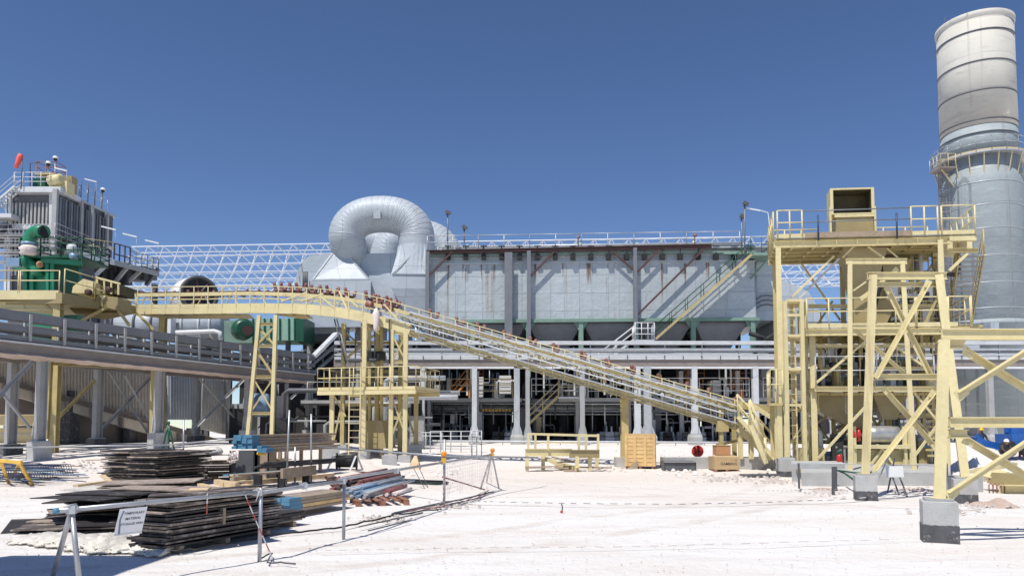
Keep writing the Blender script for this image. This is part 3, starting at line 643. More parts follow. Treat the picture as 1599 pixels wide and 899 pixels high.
# ================= FLUE DUCTS =================
def ducts():
    FD = Frame((-30, 57.5), (10, 57.5)); Y = 57.5
    T = thing('flue_duct', 'huge silver clad flue duct with a looped elbow', 'duct', P(590, 500, Y) )
    q = lambda px, py, d=0: P(px, py, Y + d)
    # big trunk: rounded top left, boxy
    prof = [(456, 500), (458, 452), (464, 424), (472, 408), (482, 400), (500, 397), (600, 395), (626, 395), (626, 500)]
    MB().loft([[P(px, py, 58.5) for px, py in prof], [P(px, py, 58.5) + V((0, 7.0, 0)) for px, py in prof]]).build('trunk', M['duct'], T)
    # front hood (truncated pyramid leaning forward)
    base = [P(488, 437, 56.8), P(576, 436, 56.8), P(576, 436, 62), P(488, 437, 62)]; topr = [P(519, 396, 57.7), P(548, 404, 57.7), P(548, 392, 62), P(519, 392, 62)]
    MB().loft([base, topr]).build('hood', M['duct'], T)
    body = [P(483, 438.5, 56.1), P(579, 437.5, 56.1), P(579, 437.5, 61), P(483, 438.5, 61)]
    MB().loft([[p + V((0, 0, -3.6)) for p in body], body]).build('inlet_box', M['duct'], T)
    for a, b in ((base[0], topr[0]), (base[1], topr[1]), (base[0], base[1])): MB().bar(a, b, 0.12, 0.12).build('edge_trim', M['galv'], T)
    # looped elbow
    def elbow(cx, cy, rx, ry, rt, Yc, name, tail=True, seams=26):
        pts = []
        if tail: pts += [P(cx - 40, cy + 46, Yc + 2.4), P(cx - 46, cy + 30, Yc + 1.3), P(cx - 52, cy + 14, Yc + .5)]
        for k in range(33):
            t = math.pi * (1.0 - k / 32); pts.append(P(cx + rx * math.copysign(abs(math.cos(t)) ** 0.9, math.cos(t)), cy - ry * math.copysign(abs(math.sin(t)) ** 0.9, math.sin(t)), Yc))
        pts += [P(cx + rx, cy + 14, Yc), P(cx + rx + .5, cy + 30, Yc)]
        # resample
        dense = []
        for i in range(len(pts) - 1):
            for j in range(3): dense.append(pts[i].lerp(pts[i + 1], j / 3))
        dense.append(pts[-1])
        for _ in range(6): dense = [dense[0]] + [(dense[i - 1] + dense[i] * 2 + dense[i + 1]) / 4 for i in range(1, len(dense) - 1)] + [dense[-1]]
        e = MB(); n = len(dense); rs = [rt * (1 + (0.006 if (i // 2) % 2 else 0.0)) for i in range(n)]
        e.path(dense, rs, 40); e.build(name, M['duct'], T)
        for i in range(8, n - 6, 4):
            d = (dense[i + 1] - dense[i - 1]).normalized()
            MB().lathe([(rt * 1.0, -0.03), (rt * 1.011, -0.02), (rt * 1.011, 0.02), (rt * 1.0, 0.03)], dense[i], 40, d, cap=False).build('lap_seam', M['galv'], T)
    elbow(596, 372, 54.5, 37.5, 1.43, 58.0, 'elbow')
    MB().prism([P(583, 329, 56.45), P(594, 329, 56.45), P(594, 341, 56.45), P(583, 341, 56.45)], (0, .1, 0)).build('access_hatch', M['duct'], T)
    # square to round transition on the right
    c = P(650, 387, 58.0); r = 1.47; n = 32
    ring = lambda cc, rr: [cc + V((rr * math.cos(2 * math.pi * i / n), rr * math.sin(2 * math.pi * i / n), 0)) for i in range(n)]
    def sq(x0, x1, y0, y1, z):
        out = []
        for i in range(n):
            t = 2 * math.pi * i / n; cx, sx = math.cos(t), math.sin(t); k = 1 / max(abs(cx), abs(sx)); out.append(V(((x0 + x1) / 2 + (x1 - x0) / 2 * cx * k, (y0 + y1) / 2 + (y1 - y0) / 2 * sx * k, z)))
        return out
    x0, x1 = P(611, 430, 56.2).x, P(667, 430, 56.2).x; z1 = P(611, 427, 56.2).z; z2 = P(611, 450, 56.2).z; z3 = P(640, 502, 56.2).z
    MB().loft([ring(c, r * 1.01), sq(x0, x1, 56.2, 61, z1), sq(x0, x1, 56.2, 61, z2), sq(x0 + 1.5, x1, 56.8, 61, z3)]).build('transition', M['duct'], T)
    for a, b in (((668, 428), (612, 427)), ((650, 392), (614, 426)), ((650, 392), (666, 427))):
        MB().bar(P(*a, 56.15 if a[1] > 400 else 56.5), P(*b, 56.15), 0.06, 0.06).build('edge_trim', M['galv'], T)
    MB().prism([P(576, 430, 57.2), P(612, 430, 57.2), P(640, 505, 57.2), P(576, 505, 57.2)], (0, 3, 0)).build('lower_box', M['duct'], T)
    MB().prism([P(626, 435, 56.9), P(629, 437, 56.9), P(640, 480, 56.9), P(627, 480, 56.9)], (0, .2, 0)).build('expansion_gap', M['black'], T)
    # second elbow behind
    elbow(650, 407, 45, 37, 1.7, 70, 'rear_elbow', tail=False)
    elbow(574, 408, 30, 30, 1.5, 71, 'rear_elbow', tail=False)
    # lower duct body under the trunk
    MB().prism([P(473, 497, 57.5), P(524, 497, 57.5), P(524, 521, 57.5), P(473, 521, 57.5)], (0, 5, 0)).build('lower_duct', M['duct'], T)
    MB().prism([P(470, 521, 57.4), P(530, 521, 57.4), P(530, 531, 57.4), P(470, 531, 57.4)], (0, 5, 0)).build('duct_support', M['dgrey'], T)
    for px, w_ in ((474, 3), (479, 3), (476.5, 2)): MB().tube(P(px, 450, 55.9), P(px, 424, 55.9), 0.09, 8).build('vent_stack', M['dgrey'], T)
    MB().path([P(468, 440, 56), P(466, 420, 56), P(471, 411, 56), P(473, 430, 56)], 0.03, 5).build('lightning_rod', M['galv'], T)
    # legs
    for px in (485, 560, 600, 640):
        a = P(px, 500, 59.5); MB().ib(V((a.x, a.y, 0.9)), a, 0.4, 0.4, 0.03).build('leg', M['rackgrey'], T)
ducts()
def horiz_duct():
    Y = 55; T = thing('raw_gas_duct', 'horizontal silver round duct with dark joints behind the left conveyor', 'duct', P(280, 530, Y))
    a, b = P(185, 508, Y), P(352, 508, Y); d = (b - a)
    MB().tube(a, a + d * 0.50, 1.0, 28).build('duct_shell', M['duct'], T)
    MB().tube(a + d * .52, b, 1.0, 28).build('duct_shell', M['duct'], T)
    for t in (0, .2, .36, .5, .52, .64, .80, .9): MB().lathe([(1.0, -.08), (1.1, -.07), (1.1, .07), (1.0, .08)], a + d * t, 28, d, cap=False).build('flange', M['lgrey'] if t > .6 else M['dgrey'], T)
    MB().tube(a + d * .5, a + d * .52, .9, 24).build('expansion_joint', M['black'], T)
    MB().box(P(262, 508, 53.4), (0.8, 0.8, 1.5)).build('junction_box', M['white'], T)
    MB().path([P(275, 519, 53), P(335, 517, 53), P(343, 519, 53), P(345, 530, 53)], 0.16, 10).build('bypass_pipe', M['white'], T)
    for t in (.1, .45, .85): q = a + d * t; MB().ib(V((q.x, q.y, .9)), q - V((0, 0, .9)), .3, .3).build('leg', M['dgrey'], T)
horiz_duct()
def drum_house():
    Y = 60; T = thing('fan_housing', 'round grey drum housing with a dark open face above the left conveyor', 'drum', P(315, 480, Y))
    c = P(313, 461, Y); r = (P(343, 461, Y) - c).length
    ax = (0.66, -0.75, 0)
    MB().lathe([(r * .93, 0), (r, .05), (r, 2.4), (r * .9, 2.45)], c + V((-1.6, 1.5, 0)), 36, (0.66, -0.75, 0)).build('housing_shell', M['white'], T)
    f = c + V((-1.6, 1.5, 0)) + V(ax).normalized() * 2.46
    MB().lathe([(r * .99, 0), (r * .99, .12), (r * .80, .14), (r * .80, 0)], f, 36, ax, cap=False).build('rim_ring', M['dgrey'], T)
    MB().lathe([(r * .8, 0), (.3, -.02)], f + V((0, -.02, 0)), 30, ax, cap=False).build('face_plate', M['dark'], T)
    o = MB()
    for k in range(8):
        t = k * math.pi / 4 + .2; d = V((math.cos(t) * .75, math.cos(t) * .66, math.sin(t))); o.bar(f + V(ax) * .05, f + V(ax) * .05 + d * r * .8, .14, .08)
    o.build('spokes', M['redbrown'], T)
    MB().box(c + V((0, .6, -2.9)), (3.4, 2.5, 3.2)).build('plinth', M['dgrey'], T)
    q = c + V((0, .6, -4.5)); MB().ib(V((q.x, q.y, .9)), q, .5, .5).build('leg', M['dgrey'], T)
drum_house()

# ================= CHIMNEY =================
def chimney():
    Y = 62.0; r = 2.9; c = P(1531, 300, Y); cx = c.x
    T = thing('chimney', 'tall round silver clad chimney stack with a paler weathered top', 'chimney', (cx, Y, 1.0))
    z = lambda y: P(1535, y, Y - r).z
    MB().lathe([(r + .2, 0.9), (r + .2, z(285)), (r + .04, z(236))], (cx, Y, 0), 64).build('lower_shaft', M['stack'], T)
    MB().lathe([(r - .05, z(236)), (r - .05, z(190))], (cx, Y, 0), 64).build('middle_shaft', M['stack'], T)
    MB().lathe([(r - .02, z(190)), (r - .02, z(15))], (cx, Y, 0), 64).build('upper_shaft', M['stacktop'], T)
    for yy in (44, 92, 138, 184, 204): MB().lathe([(r - .02, 0), (r + .035, .02), (r + .035, .1), (r - .02, .12)], (cx, Y, z(yy)), 64, cap=False).build('band_ring', M['dgrey'], T)
    MB().lathe([(r - .02, -.5), (r + .08, -.25), (r + .08, .05), (r - .3, .1), (r - .3, -1)], (cx, Y, z(14)), 64, cap=False).build('rim', M['stacktop'], T)
    for yy in (282, 318, 355, 398, 440, 480): MB().lathe([(r + .18, 0), (r + .225, .02), (r + .225, .06), (r + .18, .08)], (cx, Y, z(yy)), 64, cap=False).build('lap_seam', M['galv'], T)
    # platform
    zp = z(238); ro = r + .62; m_ = MB(); m_.lathe([(r, 0), (ro, 0), (ro, .12), (r, .12)], (cx, Y, zp), 48, smooth=False, cap=False); m_.build('platform_deck', M['galv'], T)
    N_ = 20
    for k in range(N_):
        t = 2 * math.pi * (k + .5) / N_; d = V((math.cos(t), math.sin(t), 0))
        MB().bar(V((cx, Y, zp - 1.7)) + d * (r + .1), V((cx, Y, zp)) + d * (ro - .1), .07, .06).build('bracket', M['cream'], T)
    pts = [V((cx + ro * math.cos(2 * math.pi * k / N_), Y + ro * math.sin(2 * math.pi * k / N_), zp + .1)) for k in range(N_ + 1)]
    railing(T, pts, M['galv'], sp=1.2, h=1.2, r=.03, toe=M['cream'])
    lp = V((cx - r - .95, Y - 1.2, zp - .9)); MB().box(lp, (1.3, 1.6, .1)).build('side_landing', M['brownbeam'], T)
    a_, b_, c_ = lp + V((.6, -.8, 0)), lp + V((-.65, -.8, 0)), lp + V((-.65, .8, 0)); railing(T, [a_, b_, c_], M['cream'], h=1.15, sp=.6, r=.03)
    MB().bar(lp + V((-.5, -.6, -.1)), lp + V((.7, -.3, -1.5)), .07, .07).build('bracket', M['cream'], T)
    # dark skirt under platform
    MB().lathe([(r + .05, zp - 2.2), (r + .05, zp - .02)], (cx, Y, 0), 48, cap=False).build('dark_skirt', M['pipegrey'], T)
    # caged ladder on left
    lx = cx - r - .25; zl0 = zp; lz = 1.2
    a = V((lx + .05, Y - .6, lz)); b = V((lx + .05, Y - .6, zp + .1))
    ladder(T, a, b, M['rackgrey'], side=(.3, 1, 0), width=.6)
    o = MB()
    zz = lz + 2.4
    while zz < zp + .8:
        pts = [V((lx - .75 * math.sin(t), Y - .6 + .45 * math.cos(t), zz)) for t in [math.pi * j / 6 for j in range(7)]]
        for q, s_ in zip(pts[:-1], pts[1:]): o.bar(q, s_, .02, .06, up=(0, 0, 1))
        zz += .75
    for j in (1, 2, 3, 4, 5):
        t = math.pi * j / 6; p = V((lx - .75 * math.sin(t), Y - .6 + .45 * math.cos(t), 0)); o.bar(p + V((0, 0, lz + 2.4)), p + V((0, 0, zp + .8)), .05, .015)
    o.build('ladder_cage', M['brownbeam'], T)
    # collar and breeching duct near the base
    MB().lathe([(r + .15, z(500)), (r + .3, z(497)), (r + .35, z(500) - .3), (r + .15, z(500) - .35)], (cx, Y, 0), 64, cap=False).build('collar', M['stack'], T)
    MB().loft([[P(1488, 515, 59), P(1530, 508, 58.2), P(1530, 560, 58.2), P(1484, 560, 59)], [P(1488, 515, 62), P(1530, 508, 62), P(1530, 560, 62), P(1484, 560, 62)]]).build('breeching_duct', M['duct'], T)
    MB().prism([P(1547, 503, 58.3), P(1560, 503, 58.3), P(1560, 517, 58.3), P(1547, 517, 58.3)], (0, 1, 0)).build('inspection_box', M['duct'], T)
    MB().lathe([(r + .05, 0), (r + .12, .03), (r + .12, .15), (r + .05, .18)], (cx, Y, z(628)), 64, cap=False).build('band_ring', M['rackgrey'], T)
    MB().tube(V((cx - r + .1, Y - .5, z(18))), V((cx - r + .1, Y - .5, z(2))), .035, 5).build('lightning_rod', M['dgrey'], T)
chimney()
# ================= STRAIGHT PIPE RACK (in front of the filter house) =================
def hrack():
    Y = 51.0; T = thing('pipe_rack', 'long straight pale pipe rack with stacked pipes crossing in front of the filter house', 'pipe rack', P(930, 690, Y))
    X0, X1 = 522, 1625
    def strip(y0, y1, v0, v1, mt, name, x0=X0, x1=X1):
        a, b = P(x0, y1, Y + v0), P(x1, y1, Y + v0); zt = P(930, y0, Y + v0).z
        MB().hexa([V((a.x, Y + v0, a.z)), V((b.x, Y + v0, a.z)), V((b.x, Y + v1, a.z)), V((a.x, Y + v1, a.z)), V((a.x, Y + v0, zt)), V((b.x, Y + v0, zt)), V((b.x, Y + v1, zt)), V((a.x, Y + v1, zt))]).build(name, M[mt], T)
    def pipe(y, v, r, mt, x0=X0, x1=X1): MB().tube(P(x0, y, Y + v), P(x1, y, Y + v), r, 12).build('pipe', M[mt], T)
    strip(532, 537.5, -.1, .3, 'lgrey', 'cable_tray'); strip(543.5, 546.5, -.1, .2, 'galv', 'cable_tray'); strip(552.5, 554.5, -.1, .2, 'lgrey', 'cable_tray')
    for y, v, r, mt in ((549, 1.6, .07, 'pipegrey'), (556, 1.2, .08, 'white'), (551, 3.6, .08, 'lgrey')): pipe(y, v, r, mt)
    strip(557, 561, -.25, 4.2, 'lgrey', 'deck_plate')
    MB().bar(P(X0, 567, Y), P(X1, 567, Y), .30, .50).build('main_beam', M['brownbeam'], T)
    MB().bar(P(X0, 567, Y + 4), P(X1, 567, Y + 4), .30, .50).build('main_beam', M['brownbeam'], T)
    MB().bar(P(640, 574, Y + .1), P(X1, 574, Y + .1), .5, .12).build('bottom_flange', M['white'], T)
    for px in range(545, 1620, 29):
        if (px // 29) % 2: MB().ib(P(px, 559, Y + .15), P(px, 532, Y + .15), .08, .10, .01).build('tray_post', M['galv'], T)
        MB().bar(P(px, 561, Y - .28), P(px, 555, Y - .28), .05, .03).build('clip', M['dgrey'], T)
    cols = [(660, 7.5, 0), (741, 8.5, 0), (807, 10, 1), (824, 7, 2), (909, 8, 2), (995, 10, 0), (1010, 13, 1), (1084, 9.5, 0), (1179, 9.5, 0), (1300, 9, 0), (1420, 9, 0), (1545, 9, 2), (560, 9, 2)]
    for px, w_, k in cols:
        a = P(px, 600, Y); gz = ground_z(a.x, Y); wd = w_ / PF * Y; mt = 'lgrey' if k == 0 else ('galv' if k == 1 else 'rackgrey')
        zt = P(px, 572, Y).z
        MB().ib(V((a.x, Y, gz + .75)), V((a.x, Y, zt)), wd * .9, wd * .9, .03).build('column', M[mt], T)
        p = MB(); p.box((a.x, Y, gz + .73), (wd * 1.5, wd * 1.5, .05)); p.build('base_plate', M['galv'], T)
        for s_ in (-1, 1): MB().prism([(a.x + s_ * wd * .5, Y - wd * .5, gz + .76), (a.x + s_ * wd * .85, Y - wd * .5, gz + .76), (a.x + s_ * wd * .5, Y - wd * .5, gz + 1.3)], (0, .03, 0)).build('gusset', M[mt], T)
        MB().loft([[V((a.x + i * wd * q, Y + j * wd * q, gz + z_)) for i, j in ((-1, -1), (1, -1), (1, 1), (-1, 1))] for q, z_ in ((1.0, -.3), (1.0, .5), (.85, .7))]).build('footing', M['conc'], T)
        MB().ib(V((a.x, Y + 4, gz)), V((a.x, Y + 4, zt)), wd * .7, wd * .7, .03).build('rear_column', M['rackgrey'], T)
    # long kerb pipe near the ground
    MB().tube(P(640, 688, 50.2), P(1205, 691, 50.2), .07, 8).build('ground_pipe', M['lgrey'], T)
    for px in range(650, 1205, 45):
        a = P(px, 688, 50.25); MB().bar(V((a.x, a.y, ground_z(a.x, a.y) - .1)), a, .05, .05).build('pipe_stand', M['rackgrey'], T)
hrack()
# ================= OBLIQUE PIPE RACK ON THE LEFT =================
FR = Frame(P(0, 600, 31)[:2], P(500, 600, 51)[:2])
def lrack():
    T = thing('pipe_rack', 'oblique grey pipe rack with three cable trays and dusty brown beam at the left', 'pipe rack', FR.at(8, 2, .5))
    h0 = lambda py: FR.uw(0, py)[1]
    ua = -6.0; ub = FR.uw(500, 600)[0] - .6
    def band(y0, y1, v0, v1, mt, name): MB().fbox(FR, ua, ub, v0, v1, h0(y1), h0(y0)).build(name, M[mt], T)
    band(481, 496, 0, .5, 'pipegrey', 'cable_tray'); band(505, 513, -.02, .45, 'pipegrey', 'cable_tray'); band(521, 528, -.02, .4, 'pipegrey', 'cable_tray')
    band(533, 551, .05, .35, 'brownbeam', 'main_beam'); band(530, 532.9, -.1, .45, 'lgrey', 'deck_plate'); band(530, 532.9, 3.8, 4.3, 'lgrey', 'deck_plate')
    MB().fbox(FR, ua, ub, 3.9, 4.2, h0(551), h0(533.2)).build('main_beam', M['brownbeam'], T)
    for v, y, r, mt in ((1.2, 500, .12, 'dgrey'), (2.5, 515, .12, 'pipegrey'), (3.2, 500, .14, 'dgrey'), (3.8, 512, .10, 'rackgrey'), (3.3, 526, .12, 'lgrey')):
        z_ = h0(y); MB().tube(FR.at(ua, v, z_), FR.at(ub, v, z_), r, 10).build('pipe', M[mt], T)
    # dust crust lying on the lower flange
    rr = random.Random(4); c = MB(); u = ua
    rows = []
    while u < ub - .2:
        k = .12 + .16 * abs(mn.noise(V((u * .9, 0, 0)))) ; z_ = h0(551)
        rows.append([FR.at(u, -.12 - k * .5, z_ - .02), FR.at(u, .1, z_ - .08 - k * .6), FR.at(u, .42, z_ - .02), FR.at(u, .1, z_ + .02 + k * .5)]); u += .22
    c.loft(rows); c.build('dust_crust', M['dust'], T)
    # brackets on trays
    n = 17
    for i in range(n):
        u = ua + (ub - ua) * (i + .5) / n
        MB().fbox(FR, u - .06, u + .06, -.1, -.021, h0(528), h0(484)).build('tray_bracket', M['rackgrey'], T)
        MB().fbox(FR, u - .04 + .5, u + .04 + .5, 1.0, 1.1, h0(531), h0(488)).build('tray_post', M['lgrey'], T)
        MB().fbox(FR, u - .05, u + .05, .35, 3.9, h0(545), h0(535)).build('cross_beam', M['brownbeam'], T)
    # column bays: near row and far row
    near = [FR.uw(70, 600)[0], FR.uw(253, 600)[0], FR.uw(392, 600)[0], FR.uw(487, 600)[0], -4.2]
    far = [FR.uw(154, 600, 4)[0], FR.uw(308, 600, 4)[0], FR.uw(430, 600, 4)[0], FR.uw(20, 600, 4)[0]]
    zt = h0(551) - .003
    def col(u, v, w_, pl=True):
        p = FR.at(u, v, 0); gz = ground_z(p.x, p.y); b = .85 if v < 1 else .5
        MB().ib(V((p.x, p.y, gz + b)), V((p.x, p.y, zt)), w_, w_ * 1.3, .03, up=FR.u).build('column', M['rackgrey'], T)
        mb = MB(); mb.fbox(FR, u - w_ * 1.0, u + w_ * 1.0, v - w_ * .8, v + w_ * .8, gz + b - .04, gz + b); mb.build('base_plate', M['galv'], T)
        MB().fbox(FR, u - w_ * 1.25, u + w_ * 1.25, v - w_ * 1.05, v + w_ * 1.05, gz - .4, gz + b - .043).build('footing', M['conc'] if v < 1 else M['concdark'], T)
        if v < 1:
            for s_ in (-1, 1):
                MB().prism([FR.at(u - w_ * .75, v + s_ * .12, gz + b), FR.at(u - w_ * .98, v + s_ * .12, gz + b), FR.at(u - w_ * .75, v + s_ * .12, gz + b + .8)], FR.n * .03).build('gusset', M['lgrey'], T)
    for u in near: col(u, .2, .30)
    for u in far: col(u, 4.0, .32)
    # bracing in the far plane and across
    def br(p1, p2, v=0.2, w_=.13, mt='rackgrey'): MB().ang(FR.pix(*p1, v), FR.pix(*p2, v), w_).build('brace', M[mt], T)
    br((-8, 625), (56, 558)); br((8, 618), (48, 668)); br((78, 665), (150, 592), 4, .12, 'yellow2')
    br((157, 672), (245, 578), 4); br((170, 578), (235, 680), 4); br((195, 585), (243, 672), 3.2)
    br((300, 672), (388, 585), 2); br((312, 590), (375, 660), 2); br((400, 600), (470, 665), 4); br((404, 668), (478, 600), 4)
    # yellow frame of a door like bay behind the first column
    for a, b in (((78, 565), (72, 685)), ((240, 572), (237, 680)), ((80, 566), (240, 575))):
        MB().ib(FR.pix(*a, 1.2), FR.pix(*b, 1.2), .2, .22, .02).build('portal_frame', M['yellow2'], T)
    # end drop of the trays
    a, b = FR.pix(500, 550, .3), FR.pix(521, 529, .3)
    for k, (dz, mt) in enumerate(((.35, 'lgrey'), (-.45, 'pipegrey'), (-1.1, 'pipegrey'))):
        MB().bar(FR.at(ub, .2, h0(488) + (0 if k == 0 else dz)), FR.at(ub + .3, .2, h0(488) + dz - .3) + V((1.2, 1.0, 1.8)), .75 if k == 0 else .3, .18).build('tray_bend', M[mt], T)
lrack()
def gallery():      # enclosed inclined gallery seen through the oblique rack
    F = Frame(FR.at(-2, 8, 0)[:2], FR.at(30, 9.5, 0)[:2])
    T = thing('enclosed_conveyor', 'sloping enclosed gallery with ribbed dusty cladding behind the left pipe rack', 'gallery', F.at(8, 1, 1))
    q = lambda px, py, v=0: F.pix(px, py, v)
    def sheet(pts, v, th, mt, name): MB().prism([q(a, b, v) for a, b in pts], F.n * th).build(name, M[mt], T)
    sheet([(-40, 540), (262, 565), (262, 668), (-40, 583)], 0, 3.0, 'creamclad', 'gallery_wall')
    r = MB()
    for k in range(60):
        px = -38 + 5 * k; yb = 583 + (px + 40) * .281; yt = 542 + (px + 40) * .08
        r.bar(q(px, yb - 1, -.06), q(px, yt, -.06), .10, .05)
    r.build('cladding_ribs', M['creamclad'], T)
    sheet([(-40, 584), (345, 694), (345, 709), (-40, 600)], -.15, .3, 'creamclad', 'bottom_chord')
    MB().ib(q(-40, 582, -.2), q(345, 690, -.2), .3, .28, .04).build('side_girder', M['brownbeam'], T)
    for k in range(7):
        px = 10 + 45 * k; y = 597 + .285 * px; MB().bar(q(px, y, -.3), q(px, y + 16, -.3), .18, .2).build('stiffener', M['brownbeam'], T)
    # lit end panels
    sheet([(263, 570), (302, 574), (302, 655), (263, 655)], -.4, .15, 'blueclad', 'end_panel')
    sheet([(314, 578), (357, 584), (353, 678), (310, 668)], -1.0, .2, 'creamclad', 'end_panel')
    r = MB()
    for k in range(9): r.bar(q(266 + 4.3 * k, 572 + .4 * k, -.46), q(266 + 4.3 * k, 654, -.46), .07, .05)
    for k in range(9): r.bar(q(317 + 4.6 * k, 580 + .6 * k, -1.06), q(313 + 4.6 * k, 668 + .9 * k, -1.06), .07, .05)
    r.build('panel_ribs', M['galv'], T)
    # legs and mass below
    for px, yt in ((103, 610), (205, 640), (300, 668)):
        a = q(px, yt, .5); MB().box((a.x, a.y, (a.z + ground_z(a.x, a.y)) / 2), (1.2 if px == 103 else .4, 1.0, a.z - ground_z(a.x, a.y))).build('leg', M['concdark'] if px == 103 else M['dgrey'], T)
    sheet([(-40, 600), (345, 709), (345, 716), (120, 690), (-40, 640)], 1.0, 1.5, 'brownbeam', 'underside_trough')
gallery()
def yellow_beams():
    p = G(20, 692, .45); p = P(15, 690, 36.5)
    for k, (x0, x1, y0, y1, lab) in enumerate(((-60, 62, 647, 664, 'upper pale yellow box girder lying behind the first rack column'), (-60, 60, 668, 692, 'lower pale yellow box girder with a row of bolt holes behind the first rack column'))):
        a, b = P(x0, y1, 37 + k * .3), P(x1, y1, 37 + k * .3); T = thing('box_girder', lab, 'girder', a)
        zt = P(x0, y0, 37 + k * .3).z; h = zt - a.z
        MB().ib(a + V((0, 0, h / 2)), b + V((0, 0, h / 2)), .5, h, .03).build('girder_body', M['cream'], T)
        o = MB()
        if k == 1:
            for i in range(26): c_ = a.lerp(b, .45 + .5 * i / 26) + V((0, -.02, h * .62)); o.tube(c_, c_ + V((0, -.02, 0)), .035, 6)
            o.build('bolt_holes', M['lgrey'], T)
        else: o.bar(a.lerp(b, .2) + V((0, -.2, h * .5)), a.lerp(b, .2) + V((0, -.2, h * .9)), .02, .3); o.build('stiffener', M['cream'], T)
yellow_beams()

# ================= CONVEYOR =================
FC = Frame((-21.9, 42), (11.2, 33))
BOT = [(190, 491), (300, 490.5), (400, 489), (470, 490), (520, 494), (560, 500.5), (600, 511), (640, 522.5), (900, 597), (1153, 670)]
TOP = [(190, 449), (300, 447.5), (400, 446), (470, 448.5), (520, 452.5), (560, 458), (600, 467), (640, 479), (900, 552), (1168, 630)]
def yat(pl, x):
    for (a, b), (c_, d) in zip(pl[:-1], pl[1:]):
        if x <= c_ or (c_, d) == pl[-1]: return b + (d - b) * (x - a) / (c_ - a)
def conveyor():
    T = thing('belt_conveyor', 'long pale yellow belt conveyor running level then sloping down to the right tower', 'conveyor', FC.at(20, .6, 5))
    W = 1.7
    def line(f, x0, x1, v, name, mt, w_, h_, kind='bar', step=34):
        px = x0; pts = []
        while px < x1: pts.append(px); px += step
        pts.append(x1); m = MB()
        for a, b in zip(pts[:-1], pts[1:]):
            A, B = FC.pix(a, f(a), v), FC.pix(b, f(b), v)
            if kind == 'chan': m.chan(A, B, w_, h_, .015, side=-1 if v < .5 else 1)
            elif kind == 'tube': m.tube(A, B, w_, 6, cap=False)
            else: m.bar(A, B, w_, h_)
        return m.build(name, M[mt], T)
    fb = lambda d: (lambda x: yat(BOT, x) - d); ft = lambda d: (lambda x: yat(TOP, x) + d)
    # level part
    for v, nm in ((0, 'side_girder'), (W, 'side_girder')):
        line(fb(5), 190, 640, v, nm, 'yellow', .12, .34, 'bar'); line(fb(4), 640, 1153, v, nm, 'yellow', .12, .17, 'chan')
    line(fb(13), 190, 640, -.03, 'toe_board', 'yellow', .02, .2)
    line(lambda x: yat(TOP, x) + 12, 190, 640, .35, 'stringer', 'yellow', .1, .2); line(lambda x: yat(TOP, x) + 12, 190, 640, W - .3, 'stringer', 'yellow', .1, .2)
    line(lambda x: yat(TOP, x) + 12.5, 640, 1160, .35, 'stringer', 'yellow', .06, .12, 'chan'); line(lambda x: yat(TOP, x) + 12, 640, 1160, W - .3, 'stringer', 'yellow', .06, .12, 'chan')
    line(ft(0), 190, 1168, 0, 'top_rail', 'yellow', .024, 0, 'tube'); line(ft(20), 190, 640, -.01, 'knee_rail', 'yellow', .02, 0, 'tube')
    line(ft(0), 190, 1168, W, 'top_rail', 'yellow', .024, 0, 'tube')
    line(ft(19), 190, 1168, W, 'knee_rail', 'yellow', .02, 0, 'tube')
    # grey cable trays on the sloping part
    line(ft(8), 640, 1150, -.12, 'cable_tray', 'lgrey', .10, .06); line(ft(17), 622, 1150, -.14, 'cable_tray', 'galv', .10, .08); line(ft(26), 600, 1130, -.16, 'cable_tray', 'lgrey', .10, .06); line(fb(-1), 640, 1153, .12, 'bottom_flange', 'yellow2', .3, .07); line(ft(4), 660, 1140, -.05, 'cable_tray', 'galv', .05, .02); line(ft(22), 630, 1140, -.1, 'cable_tray', 'yellow', .05, .02)
    line(fb(9), 640, 1150, -.12, 'cable_tray', 'galv', .16, .06)
    line(ft(5), 660, 1120, W + .2, 'cable_tray', 'galv', .14, .06)
    # belt strands
    line(ft(10), 190, 640, .85, 'carrying_belt', 'black', .9, .02)
    # posts both sides + diagonals + cross members
    px = 192; k = 0
    while px < 1160:
        for v in (0, W):
            A, B = FC.pix(px, yat(BOT, px) - 1, v - .06), FC.pix(px, yat(TOP, px), v - .02)
            MB().bar(A, V((A.x, A.y, A.z + (B.z - A.z))), .05, .035).build('post', M['yellow'], T)
        A, B = FC.pix(px + 3, yat(BOT, px) - 2, 0.1), FC.pix(px + 3, yat(BOT, px) - 2, W)
        MB().ib(A + V((0, 0, -.1)), B + V((0, 0, -.1)), .10, .14, .012).build('cross_member', M['yellow2'] if px < 640 else M['yellow'], T)
        C_, D = FC.pix(px + 5, yat(BOT, px) - 12, .35), FC.pix(px + (14 if k % 2 else -4), yat(TOP, px) + 14, .35)
        MB().bar(C_, D, .05, .05).build('diagonal', M['yellow'] if k % 3 else M['galv'], T)
        px += 22 if px < 640 else 19; k += 1
    # walkway grating on the near side under rail + soffit
    line(fb(3), 190, 600, .35, 'walkway_grating', 'yellow2', .6, .03)
    # underside wedge pans of the level part
    for a, b in ((215, 262), (240, 330), (300, 388), (430, 480)):
        MB().prism([FC.pix(a, 490, .3), FC.pix(b, 490, .3), FC.pix(b + 8, 496, 1.3), FC.pix(a + 40, 496, 1.3)], (0, 0, -.06)).build('drip_pan', M['yellow2'], T)
    # idlers: brown red wing rollers standing above the rail
    s_ = [614, 675, 712, 748, 787, 828, 866, 907, 947, 986, 1030, 1073, 1110, 1150] + [432, 441, 452, 462, 480, 488, 503, 512, 532, 541, 572, 583, 594, 604] + list(range(205, 425, 18))
    ri = random.Random(55)
